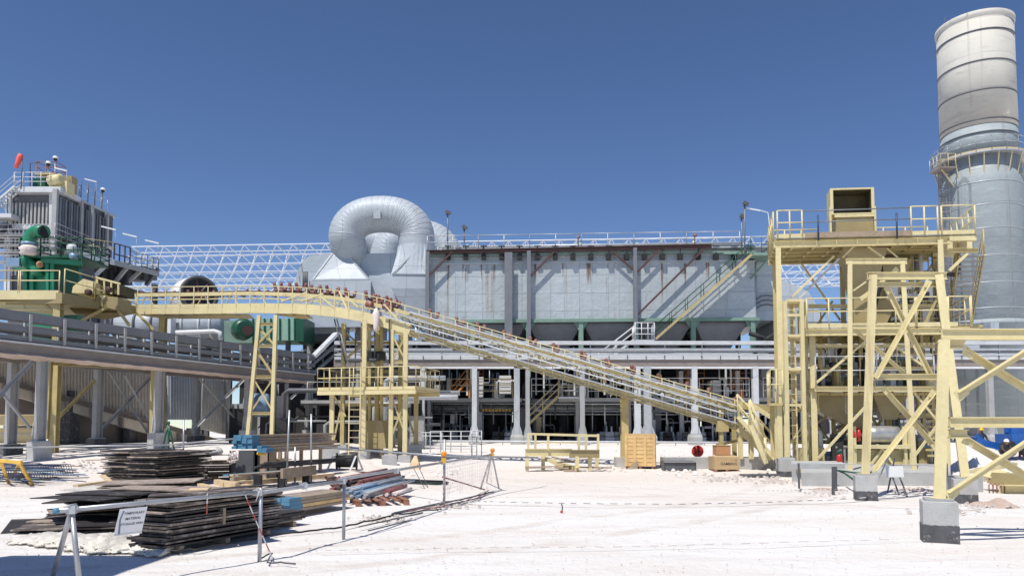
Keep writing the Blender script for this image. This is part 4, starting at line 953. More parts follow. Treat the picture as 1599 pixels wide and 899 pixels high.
    for x in s_:
        x += ri.uniform(-3, 3) if x > 425 else ri.uniform(-6, 6)
        y = yat(TOP, x) + ri.uniform(-1, 1.2); o = MB(); big = x > 425
        c0 = FC.pix(x, y + (-2 if big else 5), .45); c1 = c0 + FC.n * .9
        d = (FC.n + V((0, 0, 0)))
        for c_, sgn in ((c0, -1), (c1, 1)):
            ax = FC.n * .45 + V((0, 0, .9)) * 1.0 if sgn > 0 else FC.n * -.45 + V((0, 0, .9))
            ax.normalize(); o.lathe([(.02, -.02), (.09 if big else .07, 0), (.09 if big else .07, .32 if big else .14), (.03, .34 if big else .15)], c_ - V((0, 0, .17)) , 10, ax)
        o.lathe([(.07, 0), (.07, .6)], c0 + FC.n * .15 - V((0, 0, .25)), 10, FC.n)
        r_ = o.build('idler', M['idler'], T)
        if big:
            b = MB(); b.bar(c0 - V((0, 0, .5)), c0 + V((0, 0, .05)), .05, .08); b.prism([c0 + V((-.10, -.1, -.3)), c0 + V((.10, -.1, -.3)), c0 + V((.03, -.1, .12))], FC.n * .02); b.build('idler_bracket', M['idler'], r_)
    for x, y in ((577, 475), (603, 478), (608, 481)):
        MB().lathe([(.08, -.2), (.15, -.18), (.15, .18), (.08, .2)], FC.pix(x, y, .1), 16, FC.u).build('pulley', M['idler'], T)
    # small motor boxes and bluish clamps on the slope
    rr = random.Random(8)
    for x in range(632, 1150, 6):
        c_ = FC.pix(x, yat(TOP, x) + rr.uniform(14, 28), rr.uniform(-.1, .3)); o = MB()
        o.box(c_, (rr.uniform(.03, .16), .1, rr.uniform(.08, .34))); o.build('clamp', M[rr.choice(['galv', 'lgrey', 'yellow', 'bluesteel', 'yellow2'])], T)
    # curve bracing at the bend
    for a, b in (((530, 455), (545, 490)), ((540, 462), (560, 480)), ((500, 462), (522, 480)), ((600, 475), (622, 500)), ((624, 482), (612, 510)), ((440, 470), (480, 456)), ((470, 470), (505, 458))):
        MB().bar(FC.pix(*a, -.03), FC.pix(*b, -.03), .09, .07).build('brace', M['yellow'], T)
    MB().prism([FC.pix(605, 506, .2), FC.pix(640, 505, .2), FC.pix(655, 530, .2), FC.pix(610, 515, .2)], FC.n * .1).build('gusset', M['yellow2'], T)
    for x in range(665, 1140, 48):
        MB().box(FC.pix(x, yat(BOT, x) + 1.5, .3), (.4, .3, .12)).build('support_shoe', M['dgrey'], T)
    # tail end and stairs beside the tower
    MB().bar(FC.pix(1153, 668, 0), FC.pix(1205, 716, 0), .12, .3).build('tail_beam', M['yellow'], T)
    MB().bar(FC.pix(1168, 628, 0), FC.pix(1212, 656, 0), .08, .2).build('tail_beam', M['yellow'], T)
    MB().bar(FC.pix(1120, 628, 0), FC.pix(1215, 640, .8), .3, .3).build('tail_beam', M['yellow2'], T)
conveyor()
gzc = lambda p: ground_z(p.x, p.y)
def trestle_a():
    T = thing('conveyor_trestle', 'slim pale yellow two legged trestle under the level conveyor', 'trestle', FC.pix(410, 690, .8))
    for a, b, v in (((405, 492), (386, 690), 0), ((431, 492), (424, 690), 0)):
        A, B = FC.pix(*a, v), FC.pix(*b, v); t = (gzc(B) - A.z) / (B.z - A.z); B = A.lerp(B, t); MB().ib(A, B, .19, .2, .02).build('leg', M['yellow'] if v == 0 else M['yellow2'], T)
        MB().box(B + V((0, 0, .1)), (.7, .7, .5)).build('footing', M['conc'], T)
    for a, b in (((404, 506), (430, 506)), ((401, 540), (428, 540)), ((397, 588), (427, 588)), ((391, 645), (425, 645))): MB().ib(FC.pix(*a), FC.pix(*b), .12, .16, .012).build('cross_beam', M['yellow2'], T)
    for a, b in (((403, 510), (428, 538)), ((429, 510), (402, 538)), ((400, 546), (426, 585)), ((397, 592), (425, 640)), ((426, 592), (394, 640))): MB().ang(FC.pix(*a, .05), FC.pix(*b, .05), .08).build('brace', M['yellow2'], T)
trestle_a()
def tower_b():
    T = thing('take_up_tower', 'yellow take-up tower with a railed platform and a ladder under the conveyor bend', 'tower', FC.pix(580, 700, 1))
    F = FC; zd = F.pix(575, 609)[2]
    def leg(a, b, v, w_=.22, mt='yellow'):
        A, B = F.pix(*a, v), F.pix(*b, v); B = V((A.x, A.y, gzc(B) + .15)); MB().ib(B, A, w_, w_, .02).build('leg', M[mt], T); MB().box(B + V((0, 0, -.05)), (.6, .6, .5)).build('footing', M['conc'], T)
    for px, yt in ((519, 612), (612, 514), (634, 514), (570, 500)): leg((px, yt), (px, 700), 0)
    for px, yt in ((537, 505), (590, 505), (626, 520), (650, 610)): leg((px, yt), (px, 700), 2.4, .22, 'yellow2')
    u0, u1 = F.uw(503, 605)[0], F.uw(655, 605)[0]
    MB().fbox(F, u0, u1, -.5, 2.9, zd - .05, zd).build('platform_deck', M['yellow2'], T)
    for v in (-.5, 2.8): MB().fbox(F, u0, u1, v, v + .1, zd - .24, zd - .052).build('platform_beam', M['yellow'], T)
    pts = [F.at(u0, -.48, zd), F.at((u0 + u1) / 2, -.48, zd), F.at(u1, -.48, zd), F.at(u1, 2.85, zd)]; railing(T, pts, M['yellow'], sp=.62, h=1.15, r=.025, toe=M['yellow'], toeh=.15)
    pts = [F.at(u1, 2.85, zd), F.at(u0, 2.85, zd), F.at(u0, -.48, zd)]; railing(T, pts, M['yellow2'], sp=.7, h=1.15, r=.025)
    a = F.pix(553, 700, -.75); a.z = gzc(a); b = V((a.x, a.y, zd + 1.1)); ladder(T, a, b, M['yellow'], side=F.u, width=.62, rung=.33)
    # guide frame, counterweight, gearbox
    for px in (566, 577, 596): MB().ib(V((*F.pix(px, 690, 1.0)[:2], gzc(F.pix(px, 690, 1)))), F.pix(px, 505, 1.0), .16, .16, .02).build('guide_column', M['yellow2'], T)
    MB().prism([F.pix(570, 656, .5), F.pix(597, 656, .5), F.pix(603, 700, .5), F.pix(568, 700, .5)], F.n * 1.2).build('counterweight_box', M['olive'], T)
    MB().fbox(F, F.uw(556, 600)[0], F.uw(585, 600)[0], .7, 1.3, F.uw(570, 560)[1], F.uw(570, 546)[1]).build('counterweight', M['black'], T)
    MB().tube(F.pix(545, 562, .2), F.pix(588, 562, .2), .09, 10).build('take_up_roller', M['dgrey'], T)
    for a, b, v in (((522, 618), (540, 650), 0), ((536, 620), (521, 690), 0), ((612, 620), (634, 680), 0), ((634, 622), (612, 680), 0), ((614, 525), (633, 562), 0), ((633, 525), (614, 562), 0), ((540, 520), (588, 560), 2.4), ((588, 520), (540, 560), 2.4), ((630, 625), (650, 690), 2.4)):
        MB().ang(F.pix(*a, v), F.pix(*b, v), .09).build('brace', M['yellow2'], T)
    for y, v in ((520, 0), (565, 0), (535, 2.4), (580, 2.4), (632, 2.4), (652, 0)):
        if v == 0: MB().ib(F.pix(612, y, v), F.pix(634, y, v), .12, .15, .012).build('cross_beam', M['yellow'], T)
        else: MB().ib(F.pix(537, y, v), F.pix(626, y, v), .12, .15, .012).build('cross_beam', M['yellow2'], T)
    for px, v, mt in ((522, .2, 'dgrey'), (526, .4, 'galv'), (585, .3, 'dgrey'), (608, -.2, 'black')): MB().tube(F.pix(px, 498, v), F.pix(px + (18 if px < 540 else 0), 568, v), .035, 6).build('cable', M[mt], T)
    ladder(T, F.pix(560, 600, 2.0), F.pix(560, 518, 2.0), M['dgrey'], side=F.u, width=.4)
    MB().lathe([(.10, 0), (.12, .1), (.2, .9), (.05, 1.2)], F.pix(587, 517, -.35), 12).build('hanging_bag', M['cloth'], T)
tower_b()
def supp_c():
    p = FC.pix(975, 700, .8); T = thing('conveyor_column', 'single yellow column holding the sloping conveyor behind the wooden crate', 'column', p)
    z = gzc(p); MB().ib(V((p.x, p.y, z + .4)), FC.pix(975, 615, .8), .34, .4, .02).build('column_shaft', M['yellow2'], T)
    MB().box((p.x, p.y, z + .15), (.9, .9, .55)).build('footing', M['conc'], T)
    MB().ib(FC.pix(968, 613, 0), FC.pix(982, 615, 1.7), .2, .25, .02).build('cross_head', M['yellow2'], T)
supp_c()
def tail_legs():
    T = thing('tail_end_frame', 'pale yellow frame and short stair at the low end of the sloping conveyor', 'frame', FC.pix(1150, 712, .5))
    for px, v, yt, mt in ((1125, 0, 640, 'yellow2'), (1155, 0, 628, 'yellow'), (1146, 1.6, 660, 'yellow2'), (1172, 0, 655, 'yellow'), (1188, 0, 660, 'yellow')):
        A = FC.pix(px, yt, v); MB().ib(V((A.x, A.y, .5)), A, .18, .2, .015).build('leg', M[mt], T)
    MB().box(FC.pix(1128, 665, 0), (.5, .3, .5)).build('gusset_box', M['yellow2'], T)
    stair(T, V((*FC.pix(1210, 715, -.5)[:2], .52)), FC.pix(1152, 650, -.5), .8, FC.n, M['yellow'], M['yellow2'], M['yellow'])
    MB().bar(FC.pix(1118, 695, .8), FC.pix(1172, 683, .8), .3, .12).build('cross_beam', M['yellow2'], T)
tail_legs()

# ================= LEFT PLATFORM, GREEN UNIT, BOILER HOUSE =================
def left_platform():
    Y = 36.0; T = thing('drive_platform', 'pale yellow drive platform with railings at the head of the conveyor', 'platform', P(60, 600, 37))
    F = Frame(P(0, 600, 36)[:2], P(96, 600, 36)[:2]); F2 = Frame(P(96, 600, 36)[:2], P(212, 600, 41.5)[:2])
    zd = F.uw(40, 457)[1]; u0 = F.uw(-60, 450)[0]; u1 = F.uw(95, 450)[0]
    MB().fbox(F, u0, u1, 0, 5.5, zd - .06, zd).build('platform_deck', M['yellow2'], T)
    MB().fbox(F, u0, u1, -.12, -.001, zd - .35, zd + .1).build('edge_beam', M['yellow'], T)
    MB().ib(F.at(u0, .3, zd - .6), F.at(u1, .3, zd - .6), .3, .4, .02).build('edge_beam', M['yellow'], T)
    z2 = F2.uw(205, 487)[1]
    a, b = F2.uw(97, 460)[0], F2.uw(214, 460)[0]
    MB().hexa([F2.at(a, 0, zd - .55), F2.at(b, 0, z2), F2.at(b, 5, z2), F2.at(a, 5, zd - .55), F2.at(a, 0, zd - .02), F2.at(b, 0, z2 + .4), F2.at(b, 5, z2 + .4), F2.at(a, 5, zd - .02)]).build('side_skirt', M['olive'], T)
    railing(T, [F.at(u0, -.1, zd), F.pix(28, 457, -.1)], M['yellow'], h=1.1, sp=.9, r=.03); railing(T, [F.pix(31, 457, -.1), F.pix(92, 457, -.1)], M['yellow'], h=1.1, sp=1.3, r=.03)
    railing(T, [F2.pix(100, 459, -.05), F2.pix(148, 471, -.05), F2.pix(186, 482, -.05)], M['yellow'], h=1.25, sp=1.8, r=.03)
    railing(T, [F2.pix(188, 483, -.05), F2.pix(212, 493, -.05)], M['yellow'], h=1.25, sp=1.0, r=.03)
    # head chute machinery
    c = MB(); r0 = [P(112, 457, 38), P(145, 458, 38), P(145, 440, 38), P(130, 435, 38), P(114, 447, 38)]
    c.loft([r0, [p + V((.2, 1.6, 0)) for p in r0]]); c.build('head_chute', M['yellow'], T)
    MB().prism([P(152, 434, 38.6), P(186, 443, 38.6), P(186, 459, 38.6), P(152, 456, 38.6)], (0, 1.6, 0)).build('drive_guard', M['olive_dark'], T)
    for k in range(4): MB().bar(P(152 + 11 * k, 434 + 3 * k, 38.5), P(152 + 11 * k, 457 + k, 38.5), .08, .08).build('guard_frame', M['yellow'], T)
    MB().bar(P(150, 433, 38.5), P(188, 443, 38.5), .1, .1).build('guard_frame', M['yellow'], T)
    MB().prism([P(152, 461, 38.4), P(184, 464, 38.4), P(184, 484, 38.4), P(152, 477, 38.4)], (0, 1.4, 0)).build('drive_base', M['olive'], T)
    MB().prism([P(155, 461, 38.3), P(165, 461, 38.3), P(160, 468, 38.3)], (0, .3, 0)).build('gusset', M['yellow'], T)
    for x, y, r_ in ((138, 456, .16), (170, 452, .15)): MB().lathe([(r_ * .5, -.15), (r_, -.1), (r_, .1), (r_ * .5, .15)], P(x, y, 37.9), 18, (0, 1, 0)).build('coupling', M['redbrown'], T)
    for px, py, v in ((92, 470, .2), (255, 492, 5.0)):
        A = P(px, py, 36 + v) if px < 200 else P(px, py, 43)
        MB().ib(V((A.x, A.y, ground_z(A.x, A.y))), A, .35, .35, .03).build('leg', M['yellow2'], T)
    for a, b, y in (((62, 468), (88, 492), 36.3), ((170, 478), (120, 505), 38.5), ((180, 478), (202, 508), 39), ((215, 490), (240, 515), 41)): MB().bar(P(*a, y), P(*b, y), .13, .13).build('brace', M['yellow2'], T)
    MB().prism([P(104, 478, 38), P(212, 487, 41), P(160, 498, 39.5), P(118, 490, 38)], (0, .3, 0)).build('belly_pan', M['olive'], T)
left_platform()
def green_unit():
    Y = 45.0; T = thing('green_separator', 'bright green process tank with its own railed top platform', 'tank', P(80, 600, 47))
    q = lambda px, py, d=0: P(px, py, Y + d)
    MB().prism([q(36, 404), q(84, 403), q(84, 540), q(40, 540)], (0, 3, 0)).build('tank_wall', M['green'], T)
    MB().loft([[q(84.2, 403), q(124, 405, .9), q(124, 405, 4), q(84.2, 403, 3)], [q(84.2, 540), q(118, 540, .9), q(118, 540, 4), q(84.2, 540, 3)]]).build('tank_wall', M['dgreen'], T)
    for px in (40, 74, 82, 50): MB().bar(q(px, 408, -.15), q(px, 470, -.15), .22, .14).build('stiffener', M['green'], T)
    MB().bar(q(66, 407, -.2), q(128, 411, -.2), .3, .3).build('top_ring', M['green'], T)
    zp = q(80, 404)[2]; a, b = q(30, 404, -.6), q(128, 404, -.6); MB().box(((a.x + b.x) / 2, Y + .9, zp), (b.x - a.x, 3.0, .12)).build('platform_deck', M['dgreen'], T)
    c = V((b.x, Y + 2.4, zp)); d = V((a.x, Y + 2.4, zp)); a.z = b.z = zp
    railing(T, [a, a.lerp(b, .33), a.lerp(b, .66), b, c, d, a], M['dgreen'], h=1.15, sp=.9, r=.04, mids=(.35, .7))
    # green elbow pipe with white wrap
    MB().path([q(46, 396, -.5), q(46, 385, -.5), q(46, 372, -.5), q(49, 366, -.5), q(55, 362, -.5), q(62, 361, -.5), q(69, 362, -.7)], [.34, .34, .36, .36, .38, .38, .4], 18).build('exhaust_elbow', M['green'], T)
    MB().lathe([(.39, 0), (.36, .01), (.05, .02)], q(69.5, 362, -.73), 18, (1, -.2, 0)).build('elbow_mouth', M['black'], T)
    MB().lathe([(.45, 0), (.45, .15)], q(46, 383, -.5), 18).build('flange', M['bluesteel'], T)
    w_ = MB(); w_.lathe([(.35, 0), (.55, .12), (.48, .3), (.6, .45), (.42, .62), (.35, .66)], q(46, 400, -.5), 14); w_.build('cloth_wrap', M['cloth'], T)
    MB().lathe([(.2, 0), (.45, .05), (.45, .5), (.5, .52), (.5, .6), (.2, .62)], q(34, 412, -.4), 16, (1, -.3, .1)).build('blower', M['green'], T)
    MB().path([q(22, 415, -.4), q(35, 411, -.4), q(48, 412, -.4), q(56, 420, -.4), q(58, 430, -.4)], .3, 14).build('inlet_pipe', M['green'], T)
    MB().lathe([(.12, 0), (.2, .02), (.2, .10), (.12, .12)], q(61, 413, -.8), 16, (1, -.4, 0)).build('flange', M['card2'], T)
    MB().box(q(24, 410, -.8), (.8, .5, .5)).build('valve_actuator', M['bluesteel'], T)
    MB().lathe([(.3, 0), (.3, .6), (.2, .75)], q(112, 400, .9), 16).build('filter_pot', M['lgrey'], T)
    MB().lathe([(.25, 0), (.25, .3)], q(115, 404, -.6), 12).build('pot', M['bluesteel'], T)
    ladder(T, q(121, 412, -.8), q(121, 385, -.8), M['dgreen'], width=.5)
green_unit()
def boiler():
    Y = 66.0; F = Frame(P(8, 600, 66)[:2], P(83, 600, 66)[:2]); c0 = P(83, 600, 66); c1 = P(168, 600, 74)
    G2 = Frame(c0[:2], c1[:2])
    T = thing('boiler_house', 'tall grey ribbed steel process building with a railed roof at far left', 'building', P(80, 600, 70))
    zt = F.uw(60, 300)[1]; zm0 = F.uw(60, 352)[1]; zm1 = F.uw(60, 358)[1]
    A, B, C_ = F.pix(8, 600), F.pix(83, 600), G2.pix(168, 600); D = A + (C_ - B)
    def slab(z0, z1, name, mt, grow=0.0):
        cen = (A + B + C_ + D) / 4; r = []
        for z in (z0, z1):
            r.append([V((p.x + (p.x - cen.x) * grow, p.y + (p.y - cen.y) * grow, z)) for p in (A, B, C_, D)])
        MB().loft(r).build(name, M[mt], T)
    slab(1, zt, 'wall_core', 'dgrey'); slab(zt, zt + .25, 'roof_slab', 'galv', .06)
    slab(zm1, zm0, 'belt_girder', 'lgrey', .05)
    z5 = F.uw(60, 318)[1]
    for k in range(11):   # front face ribs, upper and lower row
        px = 19 + 6.0 * k
        MB().bar(F.pix(px, 351, -.15), V((*F.pix(px, 351, -.15)[:2], z5)), .17, .2).build('rib', M['rackgrey'], T)
        MB().bar(F.pix(px, 430, -.15), F.pix(px, 360, -.15), .14, .2).build('lower_rib', M['galv'], T)
    for k in range(18):  # right face ribs use darker greys: its shade is put into their colour
        px = 88 + 4.5 * k; f = (px - 83) / 85
        MB().bar(V((*G2.pix(px, 351, -.2)[:2], G2.uw(100, 375)[1] - f * 2.2)), V((*G2.pix(px, 351, -.2)[:2], zt - .6)), .24 if k % 6 == 4 else .14, .28).build('rib', M['pipegrey'] if k % 2 else M['dgrey'], T)
    for px in (10, 14, 79): MB().bar(F.pix(px, 470, -.2), V((*F.pix(px, 351, -.2)[:2], zt - .2)), .3, .3).build('corner_post', M['lgrey'], T)
    for px in (85, 125, 142, 166): MB().bar(V((*G2.pix(px, 351, -.25)[:2], 2)), V((*G2.pix(px, 351, -.25)[:2], zt - .05)), .4, .3).build('corner_post', M['rackgrey'], T)
    for y in (372, 386, 398, 412): 
        rail_mb([V((*F.pix(-14, 400, -1)[:2], F.uw(40, y)[1])), V((*F.pix(86, 400, -1)[:2], F.uw(40, y)[1]))], h=1.0, sp=1.6).build('gallery_rail', M['lgrey'], T)
        MB().bar(V((*F.pix(-14, 400, -.6)[:2], F.uw(40, y)[1])), V((*F.pix(86, 400, -.6)[:2], F.uw(40, y)[1])), .9, .08).build('gallery_deck', M['rackgrey'], T)
    for y in (375, 392):
        z_ = F.uw(40, y)[1]; rail_mb([V((*G2.pix(84, 400, -.9)[:2], z_)), V((*G2.pix(140, 400, -.9)[:2], z_))], h=1.1).build('gallery_rail', M['galv'], T)
        MB().bar(V((*G2.pix(84, 400, -.5)[:2], z_)), V((*G2.pix(140, 400, -.5)[:2], z_)), .8, .08).build('gallery_deck', M['dgrey'], T)
    # roof platform and rails
    zr = F.uw(40, 295)[1]; a, b = F.pix(17, 400, -.8), F.pix(80, 400, -.8)
    MB().box(((a.x + b.x) / 2 + .3, a.y + 1.6, zr - .3), (b.x - a.x + .6, 3.2, .5)).build('roof_platform', M['lgrey'], T)
    railing(T, [V((a.x, a.y, zr)), V((b.x - .4, b.y, zr))], M['lgrey'], h=1.25, sp=.8, r=.035, mids=(.33, .66)); railing(T, [V((a.x, a.y + 3, zr)), V((b.x, b.y + 3, zr))], M['lgrey'], h=1.2, sp=.8)
    zr2 = zt + .25; pts = [V((*G2.pix(x, 400, -.1)[:2], zr2)) for x in (95, 120, 145, 165)]; railing(T, pts, M['galv'], h=1.3, sp=1.1, r=.03)
    off = D - C_; railing(T, [p + off * .6 for p in pts], M['galv'], h=1.2, sp=1.5)
    for k in range(5):
        p = G2.pix(112 + 11 * k, 400, -.1); MB().tube(V((p.x, p.y, zr2)), V((p.x, p.y, zr2 + 1.9)), .05, 5).build('standpipe', M['dgrey'], T)
    stair(T, V((*F.pix(-30, 400, -1.2)[:2], F.uw(0, 338)[1])), V((*F.pix(18, 400, -1.2)[:2], F.uw(0, 297)[1])), 1.0, (0, 1, 0), M['lgrey'], M['galv'], M['lgrey'])
    MB().box(V((*F.pix(-6, 400, -.6)[:2], F.uw(0, 343)[1])), (3.5, 1.6, .35)).build('stair_landing', M['lgrey'], T)
    MB().prism([F.pix(-20, 350, -1), F.pix(9, 347, -1), F.pix(9, 352, -1), F.pix(-20, 380, -1)], (0, 2, 0)).build('sloped_hood', M['dgrey'], T)
    # machine on top
    p = P(97, 295, 66.5); o = MB(); o.box(V((p.x, p.y, p.z)), (1.6, 1.2, 1.1)); o.lathe([(.3, 0), (.5, .1), (.5, 1.2), (.3, 1.3)], p + V((-.8, -.6, .5)), 14, (1, -.2, .1)); o.build('roof_machine', M['yellow'], T)
    MB().box(P(107, 291, 67.5), (1.1, .9, 1.7)).build('roof_machine', M['olive'], T)
    MB().box(P(65, 288, 66.5), (1.1, .8, .9)).build('roof_machine', M['dgreen'], T)
    o = MB(); x0, x1, z0, z1 = P(62, 300, 67).x, P(92, 300, 67).x, P(62, 294, 67).z, P(62, 256, 67).z
    for x in (x0, (x0 + x1) / 2, x1):
        for yy in (66.4, 67.8): o.tube((x, yy, z0), (x, yy, z1), .04, 5)
        for k in range(4): o.tube((x, 66.4, z1 - k * .55), (x, 67.8, z1 - k * .55), .035, 5)
    for k in range(4): 
        z = z1 - k * .55
        for yy in (66.4, 67.8): o.tube((x0, yy, z), (x1, yy, z), .035, 5)
    o.build('lift_frame', M['idler'], T)
    MB().box(((x0 + x1) / 2, 67, P(62, 276, 67).z), (x1 - x0, 1.6, .12)).build('lift_floor', M['yellow2'], T)
    MB().path([P(47, 292, 66), P(47, 255, 66), P(62, 254, 66)], .04, 5).build('davit', M['redbrown'], T)
boiler()
def annex():
    Y = 56; T = thing('steel_annex', 'dark grey steel platform with slanted struts right of the ribbed building', 'platform', P(190, 600, 58))
    F = Frame(P(130, 600, 55)[:2], P(250, 600, 62)[:2])
    zd = F.uw(150, 400)[1]; u0 = F.uw(128, 400)[0]; u1 = F.uw(248, 400)[0]
    MB().fbox(F, u0, u1, 0, 5, zd - .1, zd).build('platform_deck', M['dgrey'], T)
    MB().fbox(F, u0, F.uw(178, 400)[0], -.1, -.002, zd - .35, zd + .05).build('edge_beam', M['white'], T)
    MB().fbox(F, F.uw(178.4, 400)[0], u1, -.1, -.002, zd - .35, zd + .05).build('edge_beam', M['rackgrey'], T)
    for v in (1, 2.5, 4): MB().fbox(F, u0, u1, v, v + .2, zd - .55, zd - .101).build('floor_beam', M['dgrey'], T)
    railing(T, [F.at(u0, 0, zd), F.pix(178, 400, 0)], M['cream'], h=1.1, sp=1.0, r=.03)
    a = F.pix(178, 401, 0); b = F.pix(203, 404, 0); a.z = b.z = zd
    railing(T, [a, b], M['redbrown'], h=1.4, sp=.6, r=.05, mids=(.4,)); c = F.at(u1, 0, zd); railing(T, [b, c], M['pipegrey'], h=1.15, sp=.6, r=.03, mids=(.33, .66)); railing(T, [c, F.at(u1, 4.8, zd)], M['cream'], h=1.15, sp=.7, r=.03)
    for (p1, p2, mt) in (((176, 404), (145, 434), 'lgrey'), ((203, 412), (180, 440), 'rackgrey'), ((225, 418), (200, 440), 'rackgrey'), ((247, 420), (228, 445), 'dgrey')):
        MB().bar(F.pix(*p1, -.1), F.pix(*p2, 1.0), .25, .25).build('strut', M[mt], T)
    for px in (134, 185, 240, 150):
        p = F.pix(px, 500, 2.0); MB().ib(V((p.x, p.y, .9)), V((p.x, p.y, zd - .56)), .4, .4, .03).build('leg', M['dgrey'], T)
    z2 = F.uw(150, 436)[1]; MB().fbox(F, u0, F.uw(240, 400)[0], .5, 5, z2 - .3, z2).build('lower_floor', M['dgrey'], T)
    for k in range(8): p = F.pix(140 + 13 * k, 428, 1.5); MB().box(p, (1.2, .8, random.uniform(.8, 1.8))).build('machine_box', M[random.choice(['dark', 'dgrey', 'rackgrey', 'dgrey'])], T)
annex()
# masts on the boiler roof
def mast(px, y0, y1, Y, label, kind):
    a, b = P(px, y1, Y), P(px, y0, Y); T = thing({'dome': 'camera_mast', 'bar': 'light_mast'}[kind], label, {'dome': 'camera mast', 'bar': 'light mast'}[kind], a)
    MB().tube(a, b, .04 if kind == 'dome' else .012, 6).build('pole', M['galv'], T)
    if kind == 'dome':
        c = b + V((.1, -.1, .1)); MB().lathe([(.05, .24), (.19, .19), (.23, .04), (.23, -.02)], c, 16).build('camera_shield', M['white'], T)
        MB().lathe([(.18, -.02), (.16, -.15), (.05, -.23)], c, 14).build('camera_dome', M['black'], T)
    else:
        MB().bar(b + V((-1.1, 0, .28)), b + V((0.05, 0, 0)), .12, .10).build('lamp_tube', M['white'], T)
mast(86, 250, 300, 66, 'tall white dome camera mast on top of the lift frame', 'dome'); mast(75, 258, 275, 66.5, 'small white dome camera beside the tall one on the lift frame', 'dome'); mast(160, 299, 330, 72, 'white dome camera mast at the right corner of the ribbed building', 'dome')
mast(104, 267, 300, 66, 'white lamp tube on a thin mast above the yellow roof machine', 'bar'); mast(150, 284, 322, 70, 'white lamp tube on a thin mast above the right end of the ribbed roof', 'bar')
mast(180, 359, 395, 58, 'white lamp tube over the annex, closest to the ribbed building', 'bar'); mast(213, 370, 402, 59, 'white lamp tube over the middle of the dark annex', 'bar'); mast(247, 380, 404, 61, 'white lamp tube over the right end of the dark annex', 'bar')
def windsock():
    a, b = P(33, 295, 65), P(35, 248, 65); T = thing('windsock', 'red windsock hanging limp from a dark pole on the roof', 'windsock', a)
    MB().tube(a, b, .05, 6).build('pole', M['dgrey'], T)
    MB().path([b + V((-.1, 0, .4)), b + V((-.25, 0, .1)), b + V((-.4, 0, -.4)), b + V((-.58, 0, -.85))], [.22, .24, .2, .14], 12).build('sock', M['windred'], T)
    MB().bar(b + V((0, 0, .1)), b + V((-.15, 0, .42)), .04, .04).build('swivel_arm', M['dgrey'], T)
M['windred'] = mat('faded_red_fabric', (0.85, 0.13, 0.10), 0.7, var=.05)
windsock()
def floods():
    for px, y0, y1, Y, lab, kind in ((699, 334, 380, 56, 'dark floodlight on a tall pole at the left end of the filter house roof', 0), (725, 357, 380, 56, 'short dark floodlight pole just right of the tall one on the roof', 0), (1163, 320, 395, 53.5, 'tall dark floodlight pole at the head of the roof stair', 0), (1158, 340, 395, 53.7, 'shorter dark floodlight pole beside the roof stair head', 0)):
        a, b = P(px, y1, Y), P(px, y0, Y); T = thing('floodlight', lab, 'floodlight', a)
        MB().tube(a, b, .055, 6).build('pole', M['pipegrey'], T)
        MB().box(b + V((.05, -.1, .08)), (.42, .2, .24), rot=Matrix.Rotation(.5, 3, 'Y')).build('lamp_head', M['dgrey'], T)
        MB().bar(b + V((-.15, 0, -.1)), b + V((.15, 0, .05)), .05, .05).build('lamp_yoke', M['dgrey'], T)
    a = P(1166, 325, 53.5); T = thing('lamp_arm', 'slender white lamp arm reaching right from the tall floodlight pole', 'lamp', a)
    MB().path([a, P(1185, 328, 53.5), P(1199, 332, 53.5), P(1201, 345, 53.5), P(1201, 395, 53.5)], .035, 6).build('arm', M['white'], T)
    MB().bar(a, P(1187, 329, 53.5), .10, .08).build('lamp_tube', M['white'], T)
floods()
def pale_shed():
    Y = 53; T = thing('equipment_shed', 'pale green panelled equipment enclosure under the level conveyor', 'enclosure', P(430, 560, Y))
    MB().prism([P(395, 497, Y), P(461, 497, Y), P(461, 531, Y), P(395, 531, Y)], (0, 3, 0)).build('enclosure_wall', M['pgreen'], T)
    for x in (395, 404, 413, 423, 437, 451, 460): MB().bar(P(x, 531, Y - .06), P(x, 497, Y - .06), .1, .08).build('frame_post', M['dgreen'], T)
    MB().prism([P(461.5, 495, Y - .3), P(474, 495, Y - .3), P(474, 533, Y - .3), P(461.5, 533, Y - .3)], (0, 3, 0)).build('door_panel', M['dgreen'], T)
    MB().prism([P(350, 500, Y), P(394, 500, Y), P(394, 535, Y), P(350, 535, Y)], (0, 2, 0)).build('enclosure_wall', M['girder_green'], T)
    MB().lathe([(.6, 0), (.75, .3), (.75, 1), (.5, 1.3)], P(376, 516, Y - 1.4), 20, (.6, -1, 0)).build('fan_casing', M['dgreen'], T)
    MB().lathe([(.35, 0), (.36, .1)], P(386, 516, Y - 2.6), 20, (.6, -1, 0)).build('fan_inlet', M['redbrown'], T)
    for x in (360, 400, 450): p = P(x, 533, Y + .5); MB().ib(V((p.x, p.y, .9)), p, .3, .3).build('leg', M['dgrey'], T)
pale_shed()
